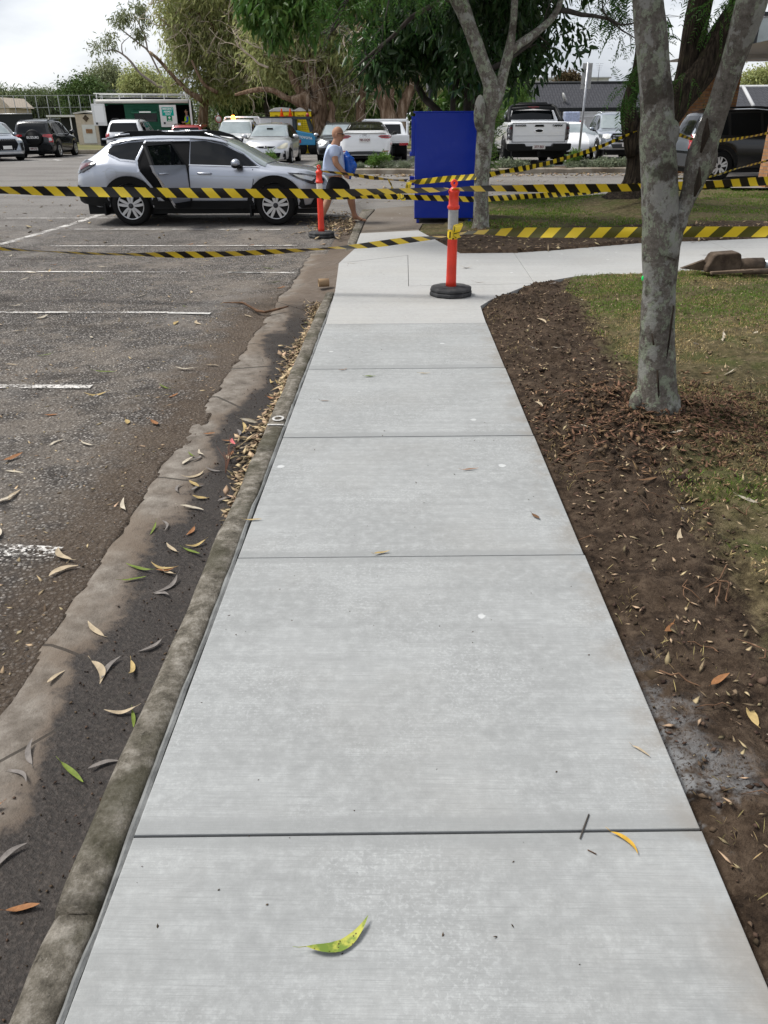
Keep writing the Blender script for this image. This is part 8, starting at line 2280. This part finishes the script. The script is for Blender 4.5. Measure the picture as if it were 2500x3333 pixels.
VS = {'hem': (v(0, 0, .94), .21), 'w': (v(0, 0, 1.12), .215), 'chest': (v(0, 0, 1.31), .225), 'r': (v(0, -.12, 1.42), .12), 'l': (v(0, .12, 1.42), .12)}
skin_mesh('safety_vest', VS, [('hem', 'w'), ('w', 'chest'), ('chest', 'r'), ('chest', 'l')], 'chest', 'hivis', wk)
TR = {'wb': (v(0, 0, .96), .14), 'rh': (v(0, -.10, .86), .115), 'rk': (v(-.02, -.11, .48), .085), 'ra': (v(.02, -.11, .10), .065), 'lh': (v(0, .10, .86), .115), 'lk': (v(0, .11, .48), .085), 'la': (v(.04, .11, .10), .065)}
skin_mesh('trousers', TR, [('wb', 'rh'), ('rh', 'rk'), ('rk', 'ra'), ('wb', 'lh'), ('lh', 'lk'), ('lk', 'la')], 'wb', 'trouser_beige', wk)

# ================================================================ FALLEN LEAVES, TWIGS AND OTHER LITTER
LC = {'straw': (0.46, 0.34, 0.15), 'tan': (0.47, 0.38, 0.26), 'pale': (0.52, 0.46, 0.36), 'brown': (0.17, 0.095, 0.05), 'rust': (0.30, 0.14, 0.06), 'green': (0.15, 0.20, 0.035), 'grey': (0.20, 0.18, 0.165), 'gold': (0.60, 0.36, 0.05)}
for k, col in LC.items():
    pmat('dead_' + k, col, 0.65, col2=tuple(c_ * .62 for c_ in col), vscale=28, bump=.3, bscale=60)
lrng = random.Random(99)


def leaf_mesh(mat, L, W, bow, lift, seed, stalk=True):
    """Sickle-shaped gum leaf with a midrib fold, curl and stalk."""
    rr_ = random.Random(seed); n = 12; vs = []
    for i in range(n + 1):
        t = i / n; x = (t - .5) * L
        cy = bow * L * (1 - (2 * t - 1) ** 2); w_ = W * (math.sin(math.pi * t ** .8) ** .9) * .5 + .0006
        z = lift * L * (abs(2 * t - 1) ** 1.8) + .010 * L * math.sin(9 * t + seed)
        tw = rr_.uniform(-.05, .05) + .5 * math.sin(2.2 * t + seed) * (lift * 3)
        vs += [(x, cy - w_ * math.cos(tw), z + w_ * (.28 + math.sin(tw))), (x, cy, z), (x, cy + w_ * math.cos(tw), z + w_ * (.28 - math.sin(tw)))]
    mb = MB(); mb.add(vs, [(3 * i + j, 3 * i + j + 1, 3 * i + j + 4, 3 * i + j + 3) for i in range(n) for j in (0, 1)], 0, True)
    if stalk:
        e = Vector(vs[1]); mb.tube([e, e + Vector((-.10 * L, -bow * .12 * L, .004)), e + Vector((-.18 * L, -bow * .3 * L, .008))], [.0010, .0009, .0006], 4)
    me_o = mb.build('leaf_proto', mat, fix=False); me = me_o.data; bpy.data.objects.remove(me_o)
    return me


KIND = []
for k in range(22):
    m_ = lrng.choice(['straw', 'tan', 'tan', 'pale', 'straw', 'pale', 'brown', 'rust', 'green', 'grey'])
    KIND.append(leaf_mesh('dead_' + m_, lrng.uniform(.085, .15), lrng.uniform(.014, .028), lrng.uniform(.02, .20), lrng.uniform(.0, .14), k))
BYCOL = {}
for k in KIND:
    BYCOL.setdefault(k.materials[0].name[5:], []).append(k)


def put_leaf(me, x, y, label, group, rz, sc_=1.0, tilt=(0, 0), z=None):
    o = bpy.data.objects.new('fallen_leaf', me); C.objects.link(o)
    o.location = (x, y, (surf_z(x, y) if z is None else z) + .003); o.rotation_euler = (tilt[0], tilt[1], rz); o.scale = (sc_,) * 3
    return tag(o, label, 'leaf', group)


# leaves one can point to on the new path
for (px, py, col, L, W, bow, lift, ang, lab) in (
        (1100, 3042, 'green', .165, .030, -.20, .06, 30, 'large curved green leaf with dark spots lying alone on the front slab'),
        (2030, 2750, 'gold', .088, .013, .20, .05, -52, 'golden banana-shaped leaf lying across the nearest path joint'),
        (2085, 2450, 'tan', .062, .008, .10, .05, -48, 'slim tan leaf near the right edge of the second slab'),
        (1243, 1803, 'straw', .075, .013, .06, .08, 20, 'pale yellow leaf resting on the joint between two middle slabs'),
        (1530, 1530, 'rust', .10, .010, .02, .05, 14, 'thin orange-brown leaf on the third slab right of centre'),
        (1743, 1685, 'brown', .06, .020, .05, .10, -60, 'dark brown leaf near the right edge of the third slab'),
        (1205, 1227, 'green', .09, .020, .03, .05, 3, 'small green leaf just beyond a joint on the fifth slab'),
        (1118, 1205, 'rust', .07, .012, .02, .08, 35, 'little orange leaf by the joint at the fifth slab'),
        (1382, 1217, 'straw', .09, .012, .02, .04, 2, 'straw coloured leaf right of centre on the fifth slab'),
        (1058, 1307, 'brown', .07, .008, .04, .05, -10, 'dark brown sliver of leaf on the left of the fourth slab'),
        (825, 1695, 'straw', .085, .012, .03, .05, 6, 'pale yellow leaf bridging the kerb and the path edge'),
        (1520, 874, 'tan', .16, .035, .06, .20, 18, 'curled tan leaf on the crossing path beyond the front bollard'),
        (1560, 922, 'brown', .14, .012, .2, .12, -12, 'dark twisted leaf on the crossing path right of the bollard'),
        (1150, 858, 'tan', .14, .014, .03, .05, 4, 'flat tan leaf by the kerb end of the crossing path'),
        (2300, 832, 'grey', .16, .016, .15, .06, 14, 'grey curled leaf on the crossing path behind the forked tree'),
        (2258, 790, 'brown', .13, .022, .1, .1, 30, 'brown leaf on the far edge of the crossing path at right'),
        (2215, 1640, 'grey', .10, .05, .10, .16, -35, 'big silvery grey leaf on the bare soil right of the third slab'),
        (2350, 1690, 'grey', .11, .075, .08, .14, 10, 'broad curled silver leaf on the soil at the right edge')):
    p = gp(px, py, 0.0 if px < 1800 or 'path' in lab else .0)
    me = leaf_mesh('dead_' + col, L, W, bow, lift, int(px))
    put_leaf(me, p.x, p.y, lab, None, R(ang))
# spots on the big green leaf belong to its own surface
g = G('leaf_spotted'); n1 = g.noise(30, 4); X, Y, Z = g.xyz()
col = g.mix(g.step(n1, .42, .6), (0.13, 0.19, 0.035), (0.36, 0.36, 0.07)); col = g.mix(g.math('MULTIPLY', g.math('LESS_THAN', g.vor(95), .20), .9), col, (0.05, 0.028, 0.012))
g.out(col, .45)
for o in C.objects:
    if o.get('label', '').startswith('large curved green leaf'):
        o.data.materials[0] = MAT['leaf_spotted']


def field(n, xf, yf, cols, label_, group, scale=(.8, 1.25), tilt=.12):
    for k in range(n):
        y = yf(); x = xf(y); c_ = lrng.choice(cols); me = lrng.choice(BYCOL.get(c_) or KIND)
        c_ = me.materials[0].name[5:]
        put_leaf(me, x, y, label_, group, lrng.uniform(0, 6.28), lrng.uniform(*scale), (lrng.gauss(0, tilt), lrng.gauss(0, tilt)))


pw = lambda a, b, e: a + (b - a) * lrng.random() ** e
field(100, lambda y: lrng.uniform(-1.5 - .42 * y - .3, -1.5), lambda: pw(1.7, 14.5, 1.2), ['straw', 'tan', 'pale', 'tan', 'green', 'rust', 'pale'], 'dry gum leaf scattered on the worn asphalt left of the gutter', 'gum leaves on the asphalt', (.85, 1.5), .06)
field(60, lambda y: lrng.uniform(-1.32, -.92), lambda: pw(1.1, 5, 1.0), ['straw', 'tan', 'pale', 'grey', 'green', 'rust'], 'gum leaf lying in the damp near part of the gutter', 'leaves in the near gutter', (.8, 1.2), .10)
field(60, lambda y: -.905 - abs(lrng.gauss(0, .075)), lambda: pw(4.2, 9.2, .8), ['straw', 'tan', 'pale', 'brown', 'rust', 'straw', 'green'], 'dry leaf in the drift piled against the kerb face further up', 'leaf drift against the kerb', (.75, 1.2), .35)
field(62, lambda y: lrng.uniform(.95, 1.5 + .35 * y), lambda: pw(1.6, 9.6, 1.0), ['tan', 'pale', 'brown', 'grey', 'rust', 'straw', 'pale'], 'dead leaf lying on the dug soil and thin turf of the verge', 'dead leaves on the verge', (.75, 1.2), .18)


def bits(name, P, size, mat, seed, flat=.4, kind='stuff', long=1.0):
    """Chips or clods: squashed octahedra strewn on the ground, one object."""
    rng = np.random.default_rng(seed); n = len(P)
    base = np.array([[1, 0, 0], [-1, 0, 0], [0, 1, 0], [0, -1, 0], [0, 0, 1], [0, 0, -1]], float)
    f = np.array([[0, 2, 4], [2, 1, 4], [1, 3, 4], [3, 0, 4], [2, 0, 5], [1, 2, 5], [3, 1, 5], [0, 3, 5]])
    s = size * rng.uniform(.35, 1.3, (n, 1, 1)) * np.concatenate([rng.uniform(.6, 1.3, (n, 1, 1)) * long, rng.uniform(.5, 1.0, (n, 1, 1)), flat * rng.uniform(.5, 1.2, (n, 1, 1))], 2)
    a = rng.uniform(0, 6.28, n); c_, s_2 = np.cos(a), np.sin(a)
    v = base[None] * s * (1 + .35 * rng.normal(size=(n, 6, 1)).clip(-1, 1))
    tz = rng.normal(size=n) * .35
    v2 = np.stack([v[..., 0] * c_[:, None] - v[..., 1] * s_2[:, None], v[..., 0] * s_2[:, None] + v[..., 1] * c_[:, None], v[..., 2] + v[..., 0] * tz[:, None]], -1) + P[:, None, :]
    ff = (np.arange(n)[:, None, None] * 6 + f[None]).reshape(-1, 3)
    o = nmesh(name, v2.reshape(-1, 3), ff, mat)
    return tag(o, kind=kind)


leaf_mat('chip_mulch', (0.115, 0.070, 0.040), 0.0, 0.9, .75)
leaf_mat('clod', (0.058, 0.040, 0.027), 0.0, 0.95, .7)
leaf_mat('stone', (0.105, 0.096, 0.088), 0.0, 0.85, .7)
leaf_mat('litter_bits', (0.30, 0.23, 0.14), 0.1, 0.8, .7)
NR2 = np.random.default_rng(12)


def gauss_pts(n, cx, cy, sx, sy, seed, ok=None):
    rng = np.random.default_rng(seed); x = rng.normal(cx, sx, n); y = rng.normal(cy, sy, n)
    k = (x > .86) & (y > .3) & (y < 10)
    if ok is not None:
        k &= ok(x, y)
    x, y = x[k], y[k]
    return np.stack([x, y, np.array([soil_z(a, b) for a, b in zip(x, y)]) + .006], 1)


P = gauss_pts(5600, 1.85, 4.80, .46, .42, 1, lambda x, y: np.hypot(x - 1.69, y - 4.84) > .12)
bits('wood_mulch', P, .0125, 'chip_mulch', 1, .25, long=2.4)
sp_ = scatter(8000, .87, 2.6, .7, 9.8, lambda x, y, r: (x < 1.35 + .085 * y) & (r < .8), 7); sp_[:, 2] += .006
lm_ = scatter(420, .92, 2.3, .7, 9.6, lambda x, y, r: (x < 1.3 + .085 * y) & (fbm(x * 2, y * 2, 0, 3, 66) > -.05), 17); bits('soil_lumps', lm_, .032, 'clod', 22, .6)
bits('soil_clods', sp_, .011, 'clod', 2, .7)
sp_ = scatter(9500, .88, 4.6, .7, 9.9, lambda x, y, r: r < .8, 8); sp_[:, 2] += .008
bits('leaf_litter', sp_, .009, 'litter_bits', 3, .12, long=2.2)
sp_ = scatter(1500, .9, 9, 11.9, 15.4, lambda x, y, r: (y - .27 * x < 13.9), 9); sp_[:, 2] += .008
bits('far_leaf_litter', sp_, .024, 'litter_bits', 4, .2, long=2.0)
sp_ = gauss_pts(0, 1, 1, 1, 1, 1) if False else scatter(1500, 1.3, 3.4, 14.2, 16.5, lambda x, y, r: np.hypot(x - 1.5, (y - 14.9)) < .9 * r + .3, 10); sp_[:, 2] += .01
bits('trunk_mulch', sp_, .024, 'chip_mulch', 5, .3, long=1.8)
rng = np.random.default_rng(20); n = 9000; y = 1.5 + 10 * rng.random(n) ** 1.3; x = -1.46 - (.45 * y + .6) * rng.random(n) ** 1.2
k = fbm(x * 1.5, y * 1.5, 0, 3, 5) > -.15; x, y = x[k], y[k]
bits('loose_gravel', np.stack([x, y, road_z(y) + .012 * fbm(x * 1.1, y * 1.1, 0, 3, 11) + .014 * fbm(x * 7, y * 7, 0, 3, 21) + .002], 1), .008, 'stone', 6, .7)
n = 900; y = 1.0 + 8.5 * rng.random(n) ** 1.1; x = -.90 - .33 * rng.random(n) ** 1.3
bits('gutter_grit', np.stack([x, y, np.interp(x, [-1.62, -1.44, -1.2, -1.0, -.86], [-.133, -.124, -.138, -.152, -.152]) + .004], 1), .006, 'clod', 7, .7)
n = 900; y = rng.uniform(14, 31, n); x = rng.uniform(-12, 6, n); k = (x < -1.5) | (y > 20); x, y = x[k], y[k]
bits('far_road_litter', np.stack([x, y, road_z(y) + .012], 1), .035, 'litter_bits', 8, .15, long=1.8)
n = 700; y = rng.uniform(28.2, 29.35, n); x = rng.uniform(-6, 11, n)
bits('kerb_litter', np.stack([x, y, road_z(y) + .014], 1), .05, 'litter_bits', 9, .3, long=1.5)
n = 800; x = -1.15 + .55 * rng.normal(size=n) * .6; y = 16.6 + .8 * rng.normal(size=n); k = (x < -.9); x, y = x[k], y[k]
bits('leaf_pile', np.stack([x, y, road_z(y) + .012 + .04 * rng.random(len(x))], 1), .034, 'litter_bits', 10, .25, long=1.6)
rng = np.random.default_rng(34); n = 1500; y = 3.6 + 5.5 * rng.random(n) ** .8; x = -.895 - np.abs(rng.normal(size=n)) * .055 * (1 + .5 * np.sin(y * 3)); k = x > -1.15; x, y = x[k], y[k]
bits('kerb_drift', np.stack([x, y, -.145 + .035 * rng.random(len(x))], 1), .020, 'litter_bits', 12, .15, long=2.0)
n = 2600; y = 1.6 + 12 * rng.random(n) ** 1.1; x = -1.46 - (.45 * y + .6) * rng.random(n)
bits('asphalt_litter', np.stack([x, y, road_z(y) + .012 * fbm(x * 1.1, y * 1.1, 0, 3, 11) + .014 * fbm(x * 7, y * 7, 0, 3, 21) + .006], 1), .0085, 'litter_bits', 13, .15, long=2.2)
rng = np.random.default_rng(33); n = 170; x = rng.uniform(-.7, .8, n); y = 1.1 + 10 * rng.random(n) ** 1.2
bits('path_specks', np.stack([x, y, np.full(n, .002)], 1), .0032, 'clod', 11, .4, long=1.6)

# twigs, roots and a weed
def stick(name, label, cat, P, r, mat='bark_twig', n=6):
    mb = MB(); mb.tube([tuple(p) for p in P], r, n, jitter=.15, seed=3, jscale=30)
    return tag(mb.build(name, mat), label, cat)


pmat('bark_brown', (0.13, 0.075, 0.045), .9, var=.4, vscale=20)
zt = -.105
stick('fallen_twig', 'crooked brown twig lying across the edge of the gutter', 'twig', [gp(728, 985, zt + .02), gp(790, 985, zt + .03), gp(838, 1012, zt + .02), gp(862, 1016, zt + .02), gp(905, 1006, zt + .02), gp(938, 997, zt + .02)], [.006, .012, .016, .015, .012, .007], 'bark_brown')
stick('fallen_twig', 'short grey stick lying across the nearest path joint', 'twig', [gp(1917, 2650, .004), gp(1902, 2690, .004), (*gp(1888, 2730, .004)[:2], .004)], [.0022, .0026, .0018], 'bark_grey')
stick('fallen_twig', 'thin curved stick on the front slab below the nearest joint', 'twig', [gp(1913, 2766, .003), gp(1927, 2773, .003), gp(1941, 2780, .003)], .0016, 'bark_brown')
t = thing('gutter_weed', 'dry reddish weed stem with pink leaf in the gutter near the painted number', 'weed', tuple(gp(735, 1545, -.14)))
mb = MB()
for k in range(9):
    a = lrng.uniform(-.9, .9); mb.tube([(0, 0, .01), (.03 * math.sin(a), .12, .05), (.10 * math.sin(a) + lrng.gauss(0, .02), .24 + lrng.gauss(0, .04), .08 + lrng.gauss(0, .03))], [.003, .0025, .001], 4)
pmat('weed_red', (0.10, 0.05, 0.035), .8); pmat('leaf_pink', (0.62, 0.17, 0.17), .6)
mb.build('stem', 'weed_red', t)
o = bpy.data.objects.new('leaf', leaf_mesh('leaf_pink', .11, .03, .05, .1, 3)); C.objects.link(o); o.parent = t; o.location = (.0, .27, .10); o.rotation_euler = (.3, 0, 1.9)
rr = random.Random(71); mb = MB()
for k in range(46):
    y = rr.uniform(1.0, 6.5); x = rr.uniform(.92, 1.25 + .12 * y); p = Vector((x, y, soil_z(x, y) + .008)); a = rr.uniform(0, 6.28); P_ = [p]
    for i in range(5):
        a += rr.gauss(0, .5); p = p + Vector((math.cos(a), math.sin(a), 0)) * rr.uniform(.02, .05); p.z = soil_z(p.x, p.y) + .008 + rr.uniform(0, .02); P_.append(p.copy())
    mb.tube(P_, [.003 * rr.uniform(.5, 1.3)] * 5 + [.0008], 4)
tag(mb.build('root_fibres', 'bark_brown'), kind='stuff')
# clump of uprooted grass at the slab edge
pts2 = []
for (cx, cy) in ((.95, 4.05), (.93, 4.4), (.90, 2.75), (.93, 1.5), (1.02, 2.35), (.92, 7.9), (1.0, 6.6)):
    for k in range(40):
        x, y = rr.gauss(cx, .07), rr.gauss(cy, .12)
        if x > .87:
            pts2.append((x, y, soil_z(x, y)))
blades('edge_grass', np.array(pts2), .045, .003, 'grass_straw', 9)
